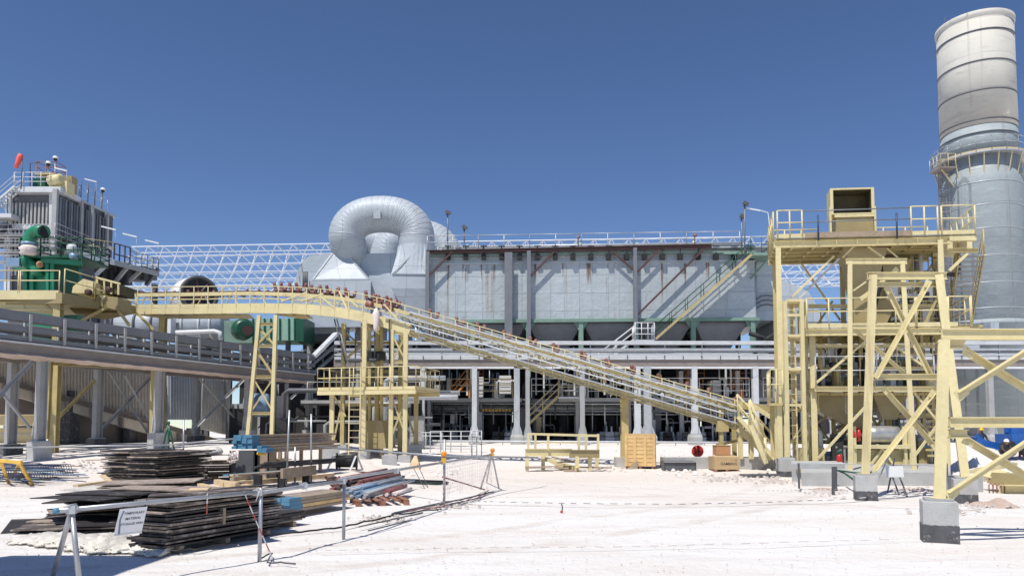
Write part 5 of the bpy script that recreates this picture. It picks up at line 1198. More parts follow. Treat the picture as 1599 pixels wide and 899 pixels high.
# clutter machinery under the level conveyor, right of the rack
def clutter():
    rr = random.Random(21)
    T = thing('pump_skid', 'group of dark pumps and grey pipes on a skid behind the take-up tower', 'pump skid', P(480, 690, 50))
    for k in range(26):
        px = rr.uniform(372, 655); Y = rr.uniform(46, 54); p = P(px, 600, Y); z0 = ground_z(p.x, p.y); h = rr.uniform(.6, 3.2)
        MB().box((p.x, p.y, z0 + h / 2), (rr.uniform(.4, 1.3), .6, h)).build('machine_box', M[rr.choice(['dark', 'dark', 'dgrey', 'rackgrey', 'black'])], T)
    for k in range(14):
        px = rr.uniform(380, 640); Y = rr.uniform(45, 53); p = P(px, 600, Y); z = rr.uniform(1.5, 5); q_ = p + V((rr.uniform(2, 5), 0, 0))
        MB().path([V((p.x, Y, .8)), V((p.x, Y, z)), V((p.x + .3, Y, z + .2)), V((q_.x, Y, z + .2))], rr.choice((.06, .1, .16)), 8).build('pipe', M[rr.choice(['galv', 'rackgrey', 'lgrey', 'dgrey'])], T)
    MB().lathe([(.1, 0), (.7, .15), (.75, .3), (.75, 1.5), (.7, 1.6), (.1, 1.75)], P(403, 632, 47) + V((-1.0, 0, 0)), 24, (1, .2, 0)).build('blue_tank', M['bluesteel'], T)
    z1 = P(500, 625, 49).z; MB().hexa([V((P(x, 600, Y).x, Y, z)) for z in (z1 - .2, z1) for x, Y in ((470, 48.5), (655, 48.5), (655, 53), (470, 53))]).build('skid_floor', M['rackgrey'], T)
    rail_mb([V((P(480, 600, 48.5).x, 48.5, z1)), V((P(655, 600, 48.5).x, 48.5, z1))], h=1.2, sp=1.5).build('handrail', M['lgrey'], T)
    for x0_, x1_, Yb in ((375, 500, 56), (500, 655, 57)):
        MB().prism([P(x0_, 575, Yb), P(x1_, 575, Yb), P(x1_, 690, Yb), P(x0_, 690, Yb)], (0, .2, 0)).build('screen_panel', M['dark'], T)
clutter()

def backdrop_mass():
    Y = 60; T = thing('fan_building', 'dark grey machinery hall under the flue duct behind the pipe rack', 'building', P(560, 690, Y))
    def bx(x0, x1, y0, y1, Yb, d, mt, nm):
        a, b = P(x0, y1, Yb), P(x1, y0, Yb); MB().hexa([V((x, y, z)) for z in (a.z, b.z) for x, y in ((a.x, Yb), (b.x, Yb), (b.x, Yb + d), (a.x, Yb + d))]).build(nm, M[mt], T)
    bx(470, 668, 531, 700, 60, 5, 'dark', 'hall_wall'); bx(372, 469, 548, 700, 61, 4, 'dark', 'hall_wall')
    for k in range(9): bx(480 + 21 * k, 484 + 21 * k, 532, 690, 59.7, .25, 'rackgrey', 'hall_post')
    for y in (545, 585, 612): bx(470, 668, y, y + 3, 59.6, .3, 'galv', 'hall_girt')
    T = thing('far_plant', 'distant grey process hall seen through the transfer tower', 'building', P(1380, 690, 66))
    def by(x0, x1, y0, y1, Yb, d, mt, nm):
        a, b = P(x0, y1, Yb), P(x1, y0, Yb); MB().hexa([V((x, y, z)) for z in (a.z, b.z) for x, y in ((a.x, Yb), (b.x, Yb), (b.x, Yb + d), (a.x, Yb + d))]).build(nm, M[mt], T)
    by(1292, 1475, 520, 700, 68, 6, 'dgrey', 'hall_wall'); by(1385, 1470, 440, 519, 68, 5, 'rackgrey', 'hall_tower')
    rr = random.Random(31)
    for k in range(46):
        x = rr.uniform(1295, 1470); y = rr.uniform(445 if x > 1390 else 525, 690); w_ = rr.uniform(3, 18); h = rr.uniform(2, 14) if rr.random() < .6 else 2
        by(x, x + w_, y, y + h, 67.4 + rr.random() * .3, .25, rr.choice(('lgrey', 'white', 'galv', 'dark', 'rackgrey', 'black', 'blueclad')), 'wall_unit')
    for k in range(8): z = rr.uniform(530, 680); MB().tube(P(1292, z, 67), P(1476, z, 67), rr.uniform(.06, .16), 8).build('pipe', M[rr.choice(('lgrey', 'galv', 'rackgrey'))], T)
backdrop_mass()
M['navyst'] = mat('dark_blue_clamp', (0.03, 0.05, 0.12), .5)
def upr(px, k=.07):
    t = math.atan((px - CX) / PF) - k; return V((math.sin(t), math.cos(t), 0))
# ================= RIGHT TRANSFER TOWER =================
FT = Frame(P(1213, 600, 29.6)[:2], P(1530, 600, 28.9)[:2], (.26, .965, 0))
SLAB = 0.42
def tower():
    T = thing('transfer_tower', 'tall pale yellow transfer tower with three decks and an open chute mouth on top', 'tower', FT.pix(1350, 724, 1.5))
    F = FT; q = lambda x, y, v=0.0: F.pix(x, y, v)
    W = lambda y, v=0: F.uw(1370, y, v)[1]; U = lambda x, v=0: F.uw(x, 600, v)[0]
    zt = W(369); zb = W(382); D = 2.9
    def vcol(px, y0, v, w_, mt='yellow', z0=SLAB, name='column', y_at=None, deep=None):
        a = q(px, y_at or 600, v); MB().ib(V((a.x, a.y, z0)), V((a.x, a.y, W(y0, v))), w_, deep or w_, .022, up=upr(px)).build(name, M[mt], T); return a
    # columns
    vcol(1219.5, 384, 0, .2); vcol(1270, 520, .6, .23); vcol(1476, 377, 0, .19); 
    for px in (1214, 1320, 1466): vcol(px, 384, D, .2, 'yellow2')
    vcol(1390, 520, D, .24, 'yellow2'); vcol(1440, 384, D + .2, .2, 'yellow2')
    # top deck
    u0, u1 = U(1213), U(1490)
    MB().fbox(F, u0, U(1534), 0, D + .3, zt - .05, zt - .003).build('deck_grating', M['yellow2'], T)
    MB().ib(F.at(u0, .05, (zt + zb) / 2 - .06), F.at(u1, .05, (zt + zb) / 2 - .06), .2, .28, .02).build('edge_beam', M['yellow'], T)
    MB().ib(F.at(u0, D, zb + .05), F.at(u1, D, zb + .05), .2, .3, .02).build('edge_beam', M['yellow2'], T)
    for px in (1245, 1280, 1312, 1345, 1376, 1408, 1440, 1476):
        u = U(px); MB().fbox(F, u - .01, u + .01, -.05, -.052 + .03, zb + .02, zt - .08).build('web_stiffener', M['yellow'], T)
        MB().ib(F.at(u, .2, zb + .1), F.at(u - .35, D, zb + .1), .1, .16, .012).build('floor_joist', M['yellow2'], T)
    for v in (.9, 1.6, 2.3): MB().ib(F.at(u0, v, zb + .03), F.at(u1, v, zb + .03), .1, .14, .012).build('floor_joist', M['yellow2'], T)
    # toe boards: pale ends, weathered brown board between
    MB().fbox(F, U(1216), U(1262), -.09, -.065, zt, zt + .16).build('toe_board', M['yellow'], T)
    MB().fbox(F, U(1430), U(1532), -.09, -.065, zt, zt + .16).build('toe_board', M['yellow'], T)
    MB().fbox(F, U(1262.3), U(1429.6), -.10, -.055, zt - .02, zt + .2).build('scaffold_board', M['timber'], T)
    rz = lambda a, b, mt, **k: railing(T, [F.at(U(a), -.1, zt), F.at(U(b), -.1, zt)], M[mt], **k)
    rz(1219, 1258, 'yellow', h=1.12, sp=.6, r=.03); rz(1430, 1472, 'yellow', h=1.15, sp=.65, r=.03); rz(1478, 1531, 'yellow', h=1.15, sp=.9, r=.03)
    for f in (1.08, .62): MB().tube(F.at(U(1258), -.1, zt + f), F.at(U(1430), -.1, zt + f + .03), .024, 6).build('scaffold_rail', M['pipegrey'], T)
    for px in (1283, 1407): MB().tube(F.at(U(px), -.13, zt - .15), F.at(U(px), -.13, zt + .9), .035, 8).build('clamp_post', M['navyst'], T)
    railing(T, [F.at(u0, 0, zt), F.at(u0, D, zt), F.at(U(1300), D, zt)], M['yellow'], h=1.1, sp=.8, r=.028)
    railing(T, [F.at(U(1375, 0), D, zt), F.at(u1, D, zt)], M['yellow'], h=1.1, sp=.9, r=.028)
    railing(T, [F.at(U(1532), 0, zt), F.at(U(1532), D, zt)], M['yellow'], h=1.15, sp=.7, r=.03)
    # right overhanging platform
    MB().fbox(F, u1 + .01, U(1533), -.05, D, zt - .26, zt - .06).build('side_platform', M['yellow'], T)
    for px in (1491, 1522): MB().fbox(F, U(px) - .1, U(px) + .1, -.03, .05, zt - .62, zt - .263).build('hanger_bracket', M['yellow'], T)
    MB().ib(q(1480, 391), q(1527, 391), .15, .16, .02).build('cantilever_beam', M['yellow2'], T)
    MB().bar(q(1482, 423), q(1510, 396), .12, .1).build('strut', M['yellow'], T)
    # stair behind, seen from below
    a = F.pix(1498, 397, .3); b = F.pix(1482, 508, 3.6); wd = F.u * .95
    stair(T, b, a, .95, F.u, M['yellow2'], M['rackgrey'], M['yellow2'], n=15)
    MB().box(b + F.u * .5 + V((0, 0, -.1)), (1.3, 1.0, .12)).build('stair_landing', M['yellow2'], T)
    # open chute mouth
    x0, x1 = U(1304, 1.0), U(1374, 1.0); z0, z1 = F.uw(1340, 334, 1.0)[1], F.uw(1340, 293, 1.0)[1]; t = .12
    o = MB(); o.fbox(F, x0, x0 + t, 1, 1.95, z0, z1); o.fbox(F, x1 - t, x1, 1, 1.95, z0, z1); o.fbox(F, x0 + t, x1 - t, 1, 1.95, z1 - .07, z1 - .001); o.fbox(F, x0 + t, x1 - t, 1, 1.95, z0, z0 + .05)
    o.build('chute_mouth', M['yellow'], T)
    MB().fbox(F, x0 + t + .003, x1 - t - .003, 1.85, 1.94, z0 + .06, z1 - .08).build('chute_back_plate', M['olive_dark'], T)
    o = MB(); o.fbox(F, x0 + t + .002, x0 + t + .02, 1.04, 1.84, z0 + .055, z1 - .075); o.fbox(F, x1 - t - .02, x1 - t - .002, 1.04, 1.84, z0 + .055, z1 - .075); o.fbox(F, x0 + t + .03, x1 - t - .03, 1.04, 1.84, z1 - .09, z1 - .075); o.fbox(F, x0 + t + .03, x1 - t - .03, 1.04, 1.84, z0 + .055, z0 + .07); o.build('chute_shade_lining', M['olive_dark'], T)  # thin dark sheets painting the shade inside the mouth
    MB().fbox(F, x0 + .2, x1 - .05, 1.05, 2.5, zt, z0 - .003).build('chute_body', M['olive'], T)
    MB().fbox(F, x0 + .16, x1 - .02, 1.0, 1.045, z0 - .12, z0 - .01).build('chute_lip', M['yellow'], T)
    for xx in (x0 - .05, x1 - .03): MB().fbox(F, xx, xx + .08, .98, 1.25, zt, z0 + .3).build('side_bracket', M['yellow'], T)
    # funnels below deck
    def ring(x0, x1, y, v0, v1): return [q(x0, y, v0), q(x1, y, v0), q(x1, y, v0) + F.n * (v1 - v0), q(x0, y, v0) + F.n * (v1 - v0)]
    MB().loft([ring(1316, 1388, 386, .5, 2.6), ring(1326, 1380, 404, .6, 2.4), ring(1333, 1366, 468, .9, 2.1), ring(1333, 1366, 520, .9, 2.1)]).build('transfer_chute', M['olive'], T)
    MB().loft([ring(1378, 1425, 404, 1.2, 2.4), ring(1380, 1412, 440, 1.2, 2.2), ring(1362, 1385, 505, 1.2, 2.0)]).build('side_chute', M['olive'], T)
    MB().loft([ring(1385, 1402, 440, .9, 1.2), ring(1385, 1402, 466, .9, 1.2)]).build('inspection_box', M['lgrey'], T)
    for x, y, s_ in ((1405, 452, .5), (1425, 470, .4), (1418, 448, .35), (1440, 462, .4), (1448, 490, .35)):
        MB().box(q(x, y, 1.8), (s_, .4, s_ * .7)).build('chute_actuator', M[random.choice(['dgrey', 'white', 'olive', 'lgrey'])], T)
    # tower diagonals under the top deck
    for a, b, v, w_, mt in (((1332, 386), (1316, 402), .2, .1, 'yellow'), ((1355, 385), (1380, 403), .2, .1, 'yellow'), ((1302, 400), (1236, 464), .3, .13, 'yellow'), ((1310, 404), (1247, 466), .8, .13, 'lgrey'), ((1385, 388), (1402, 402), .3, .08, 'yellow'),
                            ((1332, 454), (1352, 440), .5, .1, 'yellow'), ((1268, 520), (1300, 470), D, .1, 'yellow2'), ((1275, 597), (1352, 532), .3, .14, 'yellow'), ((1395, 538), (1458, 583), .3, .14, 'yellow'), ((1277, 716), (1352, 634), .3, .15, 'yellow'), ((1345, 640), (1290, 690), 2.0, .16, 'yellow2'), ((1345, 610), (1235, 690), 2.4, .14, 'yellow2'),
                            ((1380, 605), (1466, 690), 1.2, .13, 'yellow'), ((1445, 505), (1470, 450), 1.0, .12, 'yellow2'), ((1440, 400), (1478, 384), 2.0, .15, 'yellow2'), ((1460, 610), (1390, 700), 2.6, .14, 'yellow2')):
        MB().bar(q(*a, v), q(*b, v), w_ * .78, w_ * .6).build('brace', M[mt], T)
    # middle deck
    z2 = W(511); MB().fbox(F, U(1256), U(1520), .05, D + .3, z2 - .04, z2 - .002).build('deck_grating', M['yellow2'], T)
    MB().ib(F.at(U(1256), .02, z2 - .18), F.at(U(1520), .02, z2 - .18), .18, .26, .02).build('edge_beam', M['yellow'], T)
    MB().ib(F.at(U(1256), D, z2 - .18), F.at(U(1520), D, z2 - .18), .18, .26, .02).build('edge_beam', M['yellow2'], T)
    MB().fbox(F, U(1263), U(1498), -.09, -.07, z2, z2 + .17).build('toe_board', M['yellow'], T)
    for a_, b_ in ((1262, 1366), (1370, 1432), (1434, 1482), (1484, 1518)): railing(T, [F.at(U(a_), -.1, z2), F.at(U(b_), -.1, z2)], M['yellow'], h=1.18, sp=.85, r=.028)
    railing(T, [F.at(U(1262), D, z2), F.at(U(1500), D, z2)], M['yellow2'], h=1.15, sp=.9, r=.026)
    railing(T, [F.at(U(1520), -.1, z2), F.at(U(1520), D, z2)], M['yellow'], h=1.2, sp=.8, r=.028)
    for px in range(1275, 1470, 26): MB().ib(F.at(U(px), .15, z2 - .15), F.at(U(px) - .3, D, z2 - .15), .08, .15, .012).build('floor_joist', M['yellow2'], T)
    MB().ib(q(1262, 478, 1.5), q(1470, 478, 1.5), .12, .16, .012).build('pipe_rail', M['yellow'], T)
    for k in range(14): px = 1425 + 4.2 * k; MB().box(q(px, 492 - (k % 3) * 6, 1.6), (.05, .05, 1.0 - .2 * (k % 3))).build('guard_bar', M['yellow'], T)
    for y in (470, 484, 497): MB().bar(q(1420, y, 1.55), q(1482, y, 1.55), .05, .05).build('guard_bar', M['yellow'], T)
    # lower deck
    z3 = W(604); MB().fbox(F, U(1268), U(1480), .3, D + .2, z3 - .04, z3).build('deck_grating', M['yellow2'], T)
    MB().ib(q(1272, 607, .28), q(1468, 607, .28), .16, .2, .02).build('edge_beam', M['yellow'], T); MB().ib(q(1272, 540, .6), q(1460, 540, .6), .12, .14, .02).build('edge_beam', M['yellow'], T)
    railing(T, [F.at(U(1275), .2, z3), F.at(U(1462), .2, z3)], M['galv'], h=1.25, sp=1.9, r=.02)
    MB().ib(q(1272, 607, D), q(1468, 607, D), .16, .2, .02).build('edge_beam', M['yellow2'], T)
    for k in range(8): MB().box(q(1282 + 23 * k, 615, 1.2), (.6, .3, .12)).build('tray_piece', M['yellow2'], T)
    # dark screen machine with oval holes behind
    o = MB(); o.fbox(F, U(1289, 3.6), U(1352, 3.6), 3.6, 4.6, W(590, 3.6), W(540, 3.6)); o.build('screen_box', M['dark'], T)
    for i in range(4):
        for j in range(3): c_ = q(1306 + 14 * i, 548 + 16 * j, 3.58); MB().lathe([(.01, 0), (.10, .001), (.10, .02)], c_ , 12, -F.n).build('oval_port', M['black'], T)
    MB().bar(q(1292, 592, 3.3), q(1293, 552, 3.3), .3, .2).build('white_duct', M['white'], T); MB().bar(q(1293, 552, 3.3), q(1308, 540, 3.3), .3, .2).build('white_duct', M['white'], T)
    for px in (1372, 1382, 1394, 1402, 1425, 1440): MB().tube(q(px, 600, 3.0), q(px + 3, 545, 3.0), .06, 6).build('drop_pipe', M[random.choice(['white', 'galv', 'dgrey', 'yellow2'])], T)
    # inclined feed hopper above the tail pulley
    r0 = [q(1273, 612, 1.6), q(1350, 612, 1.6), q(1352, 668, 1.6), q(1330, 668, 1.6), q(1276, 640, 1.6)]
    MB().loft([r0, [p + F.n * 1.6 for p in r0]]).build('feed_hopper', M['olive'], T)
    MB().loft([ring(1362, 1420, 612, 1.4, 2.6), ring(1378, 1400, 655, 1.5, 2.2)]).build('feed_hopper', M['olive'], T)
    # tail pulley with bearings, base frame
    a, b = q(1352, 678, .7), q(1402, 678, .7); d = (b - a).normalized(); Lp = (b - a).length
    MB().lathe([(.05, 0), (.33, .01), (.345, Lp * .25), (.35, Lp / 2), (.345, Lp * .75), (.33, Lp), (.05, Lp + .01)], a, 28, d).build('tail_pulley', M['coil'], T)
    MB().tube(a - d * .75, b + d * .4, .07, 12).build('pulley_shaft', M['galv'], T)
    MB().lathe([(.1, 0), (.3, .02), (.3, .12), (.12, .14), (.12, .2), (.3, .22), (.3, .32), (.1, .34)], a - d * .62, 20, d).build('brake_disc', M['red'], T)
    MB().bar(q(1332, 697, .5), q(1420, 697, .5), .3, .16).build('base_frame', M['yellow'], T)
    MB().prism([q(1335, 702, .6), q(1418, 702, .6), q(1418, 726, .6), q(1335, 726, .6)], F.n * 1.0).build('base_skirt', M['yellow2'], T)
    for px in (1328, 1333, 1412, 1420): a_ = q(px, 665, .5); MB().ib(V((a_.x, a_.y, SLAB)), a_, .12, .14, .012).build('frame_post', M['yellow'], T)
    for a_, b_ in (((1360, 725), (1378, 700)), ((1395, 725), (1378, 700))): MB().bar(q(*a_, .5), q(*b_, .5), .09, .05).build('base_brace', M['yellow'], T)
    # left ladder bay
    for px, v, y0 in ((1228, -.2, 468), (1254, -.2, 468), (1238, 1.2, 470), (1260, 1.2, 470)):
        p = q(px, 600, v); MB().bar(V((p.x, p.y, SLAB)), V((p.x, p.y, W(y0, v))), .15 if v < 0 else .1, .15).build('ladder_bay_post', M['yellow'], T)
    for y in (469, 492, 524, 576, 632): MB().bar(q(1227, y, -.2), q(1255, y, -.2), .1, .1).build('ladder_bay_rail', M['yellow'], T)
    for y in (470, 524, 576): MB().fbox(F, U(1228, .5), U(1256, .5), 0, 1.2, W(y, .5) - .12, W(y, .5) - .06).build('rest_platform', M['yellow2'], T)
    a = q(1237, 715, .1); a.z = SLAB; b = V((a.x, a.y, W(470, .1))); ladder(T, a, b, M['yellow'], side=F.u, width=.42, cage=False)
    # left outer stair railing fan and side platform at the foot
    zp = W(628, -1.2)
    MB().fbox(F, U(1200, -1.0), U(1222, -1), -1.0, .6, zp - .1, zp).build('side_landing', M['yellow2'], T)
    railing(T, [F.at(U(1203, -1.0), -1.0, zp), F.at(U(1222, -1.0), -1.0, zp)], M['yellow'], h=1.3, sp=.2, r=.022); railing(T, [F.at(U(1203, -1), .6, zp), F.at(U(1203, -1), -1, zp)], M['yellow'], h=1.3, sp=.3, r=.022)
    for px, w_ in ((1207, .14), (1217, .2), (1228, .2), (1213, .12)):
        p = q(px, 700, -.7 if px > 1210 else .2); MB().ib(V((p.x, p.y, .7)), V((p.x, p.y, zp if px < 1215 else W(600, 0))), w_, w_, .015).build('stub_column', M['yellow'], T)
    stair(T, V((*q(1196, 700, -.9)[:2], .5)), V((*q(1172, 660, -.9)[:2], 2.0)), .7, F.n, M['yellow'], M['yellow2'], M['yellow'])
    # perforated strip and cables on right inside
    for k in range(12): MB().box(q(1452 + (k % 2) * 3, 612 + 9 * k, 1.0), (.35, .05, .09)).build('ladder_rung', M['yellow2'], T)
tower()
def tower_clutter():
    F = FT; rr = random.Random(77); T = thing('tower_machinery', 'crowded pipes, boxes and machines standing on the decks inside the transfer tower', 'machinery', F.pix(1370, 700, 2))
    zz = (SLAB, F.uw(1370, 604)[1], F.uw(1370, 511)[1], F.uw(1370, 369)[1] - .3); ms = ('yellow2', 'yellow', 'olive', 'dgrey', 'dark', 'rackgrey', 'lgrey', 'dark', 'galv', 'white')
    for (x0, x1, lv, n) in ((1385, 1475, 2, 22), (1280, 1470, 1, 30), (1240, 1475, 0, 36)):
        for k in range(n):     # machines standing on a deck
            p = F.pix(rr.uniform(x0, x1), 600, rr.uniform(1.3, 2.8)); z = zz[lv]; h = rr.uniform(.25, 1.3); w_ = rr.uniform(.08, .5); mt = M[rr.choice(ms)]
            MB().box((p.x, p.y, z + h / 2), (w_, rr.uniform(.15, .4), h), rz=rr.uniform(-.3, .3)).build('machine_box', mt, T)
            if rr.random() < .5: MB().tube((p.x - .25, p.y, z + h + .08), (p.x + .3, p.y, z + h + .08), .1, 12).build('motor', M[rr.choice(('dgrey', 'galv', 'bluesteel', 'rackgrey'))], T); MB().box((p.x, p.y, z + h + .02), (.2, .1, .06)).build('motor_foot', mt, T)
    for (x0, x1, lv, n) in ((1385, 1475, 2, 9), (1280, 1475, 1, 16), (1240, 1475, 0, 16)):
        for k in range(n):     # pipes and conduits from deck to deck with a horizontal run
            p = F.pix(rr.uniform(x0, x1), 600, rr.uniform(1.2, 2.8)); z0, z1 = zz[lv], zz[lv + 1] - .1; zm = z0 + (z1 - z0) * rr.uniform(.3, .8); dx = rr.uniform(-1.0, 1.0); r_ = rr.choice((.025, .04, .06, .09))
            MB().path([V((p.x, p.y, z0)), V((p.x, p.y, zm - .1)), V((p.x + dx * .12, p.y, zm)), V((p.x + dx * .9, p.y, zm)), V((p.x + dx, p.y, zm + .1)), V((p.x + dx, p.y, z1))], r_, 7).build('riser_pipe', M[rr.choice(('yellow2', 'galv', 'lgrey', 'dgrey', 'white', 'rackgrey'))], T)
tower_clutter()
def tower_bracing():
    F = FT; q = lambda x, y, v=0.0: F.pix(x, y, v); T = [o for o in bpy.data.objects if o.name == 'transfer_tower'][0]
    for a, b, v, w_, mt in (((1224, 610), (1264, 650), .3, .08, 'yellow'), ((1262, 655), (1226, 700), .3, .08, 'yellow'), ((1280, 530), (1330, 600), 2.8, .09, 'yellow2'), ((1330, 530), (1280, 600), 2.8, .09, 'yellow2'), ((1340, 615), (1400, 715), 2.8, .1, 'yellow2'), ((1400, 615), (1340, 715), 2.8, .1, 'yellow2'),
                            ((1395, 400), (1465, 500), 2.8, .09, 'yellow2'), ((1465, 400), (1395, 500), 2.8, .09, 'yellow2'), ((1232, 615), (1320, 715), 2.9, .1, 'yellow2'), ((1385, 524), (1460, 600), 2.6, .1, 'yellow2'), ((1460, 524), (1385, 600), 2.6, .1, 'yellow2'), ((1240, 395), (1312, 500), 2.9, .08, 'yellow'), ((1425, 610), (1466, 660), .4, .09, 'yellow'), ((1466, 660), (1425, 716), .4, .09, 'yellow')):
        MB().bar(q(*a, v), q(*b, v), w_, w_ * .8).build('brace', M[mt], T)
    for y, x0, x1, v in ((560, 1228, 1330, 2.6), (575, 1380, 1478, 1.4), (640, 1226, 1280, 1.0), (650, 1400, 1480, 2.0), (445, 1385, 1476, 1.8), (425, 1320, 1470, 2.8), (690, 1228, 1330, 2.7), (492, 1330, 1478, 2.7)):
        MB().ib(q(x0, y, v), q(x1, y, v), .1, .15, .012).build('tie_beam', M['yellow' if v < 2 else 'yellow2'], T)
    for y, x0, x1, v in ((575, 1382, 1476, 1.35), (445, 1387, 1474, 1.75), (640, 1228, 1278, .95)):
        railing(T, [q(x0, y - 2, v), q(x1, y - 2, v)], M['yellow'], h=1.0, sp=.45, r=.02)
    for px, y0 in ((1300, 612), (1345, 520), (1440, 520), (1455, 612)):
        p = q(px, 600, 2.2); MB().ib(V((p.x, p.y, SLAB)), V((p.x, p.y, F.uw(1370, y0, 2.2)[1])), .14, .14, .012).build('column', M['yellow2'], T)
tower_bracing()
def base_slab():
    T = thing('foundation_slab', 'long low grey concrete base slab under the transfer tower', 'concrete base', P(1360, 755, 24.3))
    X0 = P(1250, 700, 24.3).x; X1 = P(1483, 700, 24.3).x
    k_ = 34.3 / 24.3; MB().hexa([V((x, y, z)) for z in (-.2, SLAB) for x, y in ((X0, 24.3), (X1, 24.3), (X1 * k_, 34.3), (X0 * k_, 34.3))]).build('slab', M['conc'], T)
    a = P(1233, 740, 26.6); MB().hexa([V((x, y, z)) for z in (-.2, .60) for x, y in ((a.x, 26.4), (a.x + 1.9, 26.4), (a.x * 28.8 / 26.4 + 1.9, 28.8), (a.x * 28.8 / 26.4, 28.8))]).build('kerb_block', M['conc'], T)
    MB().box((a.x + .8, 26.35, .35), (1.3, .08, .12)).build('shadow_strip', M['timber'], T)  # added dark strip standing for the shadow stripes on the block
base_slab()
def pedestal(px, y0, y1, w_, dark, label, Y):
    c = P(px, y1, Y); T = thing('concrete_pedestal', label, 'pedestal', (c.x, Y, 0), 'concrete pedestals under the yellow frames')
    zt = P(px, y0, Y - w_ / 2).z; zd = zt * dark; rz = -(math.atan((px - CX) / PF) - .12); rot = Matrix.Rotation(rz, 3, 'Z'); cc = V((c.x, Y, 0)); r_ = random.Random(int(px))
    def col(z0, z1, h, n=10, wav=0.0):
        rings = []
        for z, e in ((z0, 0), (z1 - .012, 0), (z1, .012)):
            ring = []
            for sx, sy, dx, dy in ((-1, -1, 1, 0), (1, -1, 0, 1), (1, 1, -1, 0), (-1, 1, 0, -1)):
                for i in range(n):
                    t = i / n * 2; q = V((sx * h + dx * t * h, sy * h + dy * t * h, 0)); q *= (1 - e / h) * (1 - (.03 * r_.random() if i == 0 else .004 * r_.random())); ring.append(cc + rot @ q + V((0, 0, z + (r_.uniform(-wav, wav) if z == z1 else 0) + (r_.uniform(-wav, wav) * .0))))
            rings.append(ring)
        m_ = MB(); m_.loft(rings); return m_
    col(-.3, zt, w_ / 2).build('pedestal_body', M['conc'], T)
    band = col(-.3, zd, w_ / 2 + .006, 12, .018); band.build('bitumen_band', M['concdark'], T)
    for i in (-1, 1):
        for j in (-1, 1): b = MB(); p = cc + rot @ V((i * w_ * .33, j * w_ * .33, 0)); b.tube(p + V((0, 0, zt - .02)), p + V((0, 0, zt + .1)), .018, 6); b.tube(p + V((0, 0, zt + .04)), p + V((0, 0, zt + .07)), .034, 6)
    b.build('anchor_bolts', M['galv'], T); MB().box((c.x, Y, zt + .02), (w_ * .8, w_ * .8, .035), rz=rz).build('grout_pad', M['rackgrey'], T)
    return V((c.x, Y, zt + .04))
pa = pedestal(1467, 783, 843, .52, .42, 'nearest concrete pedestal at right with a black coated lower half', 12.45)
pb = pedestal(1351.5, 742, 778, .53, .35, 'concrete pedestal under the left leg of the middle yellow portal', 19.7)
pc = pedestal(1507, 748, 787, .53, .35, 'concrete pedestal half hidden behind the nearest yellow leg', 18.9)
pd_ = pedestal(1228, 715, 743, .64, .3, 'concrete pedestal at the left foot of the transfer tower', 29.0)
def portal(label, Y, legs, top, braces, mids, wl, YR=None):
    T = thing('portal_frame', label, 'portal frame', V((*P(legs[0][1][0], 700, Y)[:2], legs[0][2])))
    Pq = lambda a, d=0: P(a[0], a[1], Y + d)
    for a, b, z0, y2 in legs:
        A = P(*a, Y); B = P(b[0], b[1], y2); B.z = z0
        MB().ib(B, A, wl, wl * 1.05, .022, up=upr(a[0])).build('leg', M['yellow'], T); MB().box(B + V((0, 0, -.01)), (wl * 1.5, wl * 1.5, .03)).build('base_plate', M['yellow'], T)
    for a, b, h, d in mids: 
        A, B = P(*a, Y - d), P(*b, Y - d); MB().ib(A, B, wl * .6, h, .02).build('beam', M['yellow'], T)
    for a, b, w_, d in braces:
        A, B = P(*a, Y + d), P(*b, Y + d); MB().ang(A, B, w_, .012, up=V((0, -1, 0))).build('brace', M['yellow'], T)
        dr = (B - A).normalized()
        for E, sg in ((A, 1), (B, -1)):
            g_ = MB(); e = E + V((0, -.01 if d < 0 else -.02, 0)); s_ = V((dr.z, 0, -dr.x)) * w_ * .9; g_.prism([e - s_ - dr * sg * w_ * .4, e + s_ - dr * sg * w_ * .4, e + s_ * .7 + dr * sg * w_ * 1.7, e - s_ * .7 + dr * sg * w_ * 1.7], (0, .012, 0))
            for t in (.3, .8, 1.3): g_.tube(e + dr * sg * w_ * t + V((0, -.015, 0)), e + dr * sg * w_ * t + V((0, .01, 0)), .012, 6)
            g_.build('gusset_plate', M['yellow'], T)
    return T
Y = 12.45
portal('nearest tall yellow portal frame cut off by the right edge of the photo', Y,
       [((1474, 531), (1467, 780), pa.z, Y), ((1905, 531), (1910, 780), .6, Y)], None,
       [((1507, 548), (1760, 706), .095, .08), ((1497, 617), (1690, 495), .105, -.1), ((1507, 686), (1760, 838), .095, .08), ((1482, 773), (1700, 628), .105, -.1)],
       [((1470, 522), (1905, 522), .19, .02), ((1466, 538), (1506, 538), .13, -.06), ((1482, 659), (1900, 659), .18, 0), ((1482, 677), (1510, 677), .15, -.06)], .172)
pedestal(1910, 783, 843, .6, .42, 'concrete pedestal under the far right leg of the nearest portal', 12.45)
Y = 19.7
portal('middle yellow portal frame with crossed braces in front of the transfer tower', Y,
       [((1363, 430), (1351.5, 742), pb.z, Y), ((1466, 430), (1507, 748), pc.z, 18.95)], None,
       [((1385, 450), (1456, 592), .10, .08), ((1450, 440), (1368, 588), .10, -.12), ((1380, 607), (1462, 700), .10, .08), ((1458, 612), (1365, 733), .10, -.12)],
       [((1354, 431), (1478, 431), .20, .02), ((1368, 444), (1465, 444), .12, -.08), ((1362, 588), (1482, 588), .16, 0)], .20)
Y = 25.8
portal('rear yellow portal frame standing on the slab under the transfer tower', Y,
       [((1327, 408), (1328, 733), SLAB, Y), ((1409, 408), (1428, 733), SLAB, Y)], None,
       [((1400, 420), (1345, 466), .1, .08), ((1335, 515), (1420, 590), .1, .08)],
       [((1321, 408), (1416, 408), .2, .02), ((1326, 510), (1418, 510), .16, 0)], .15)

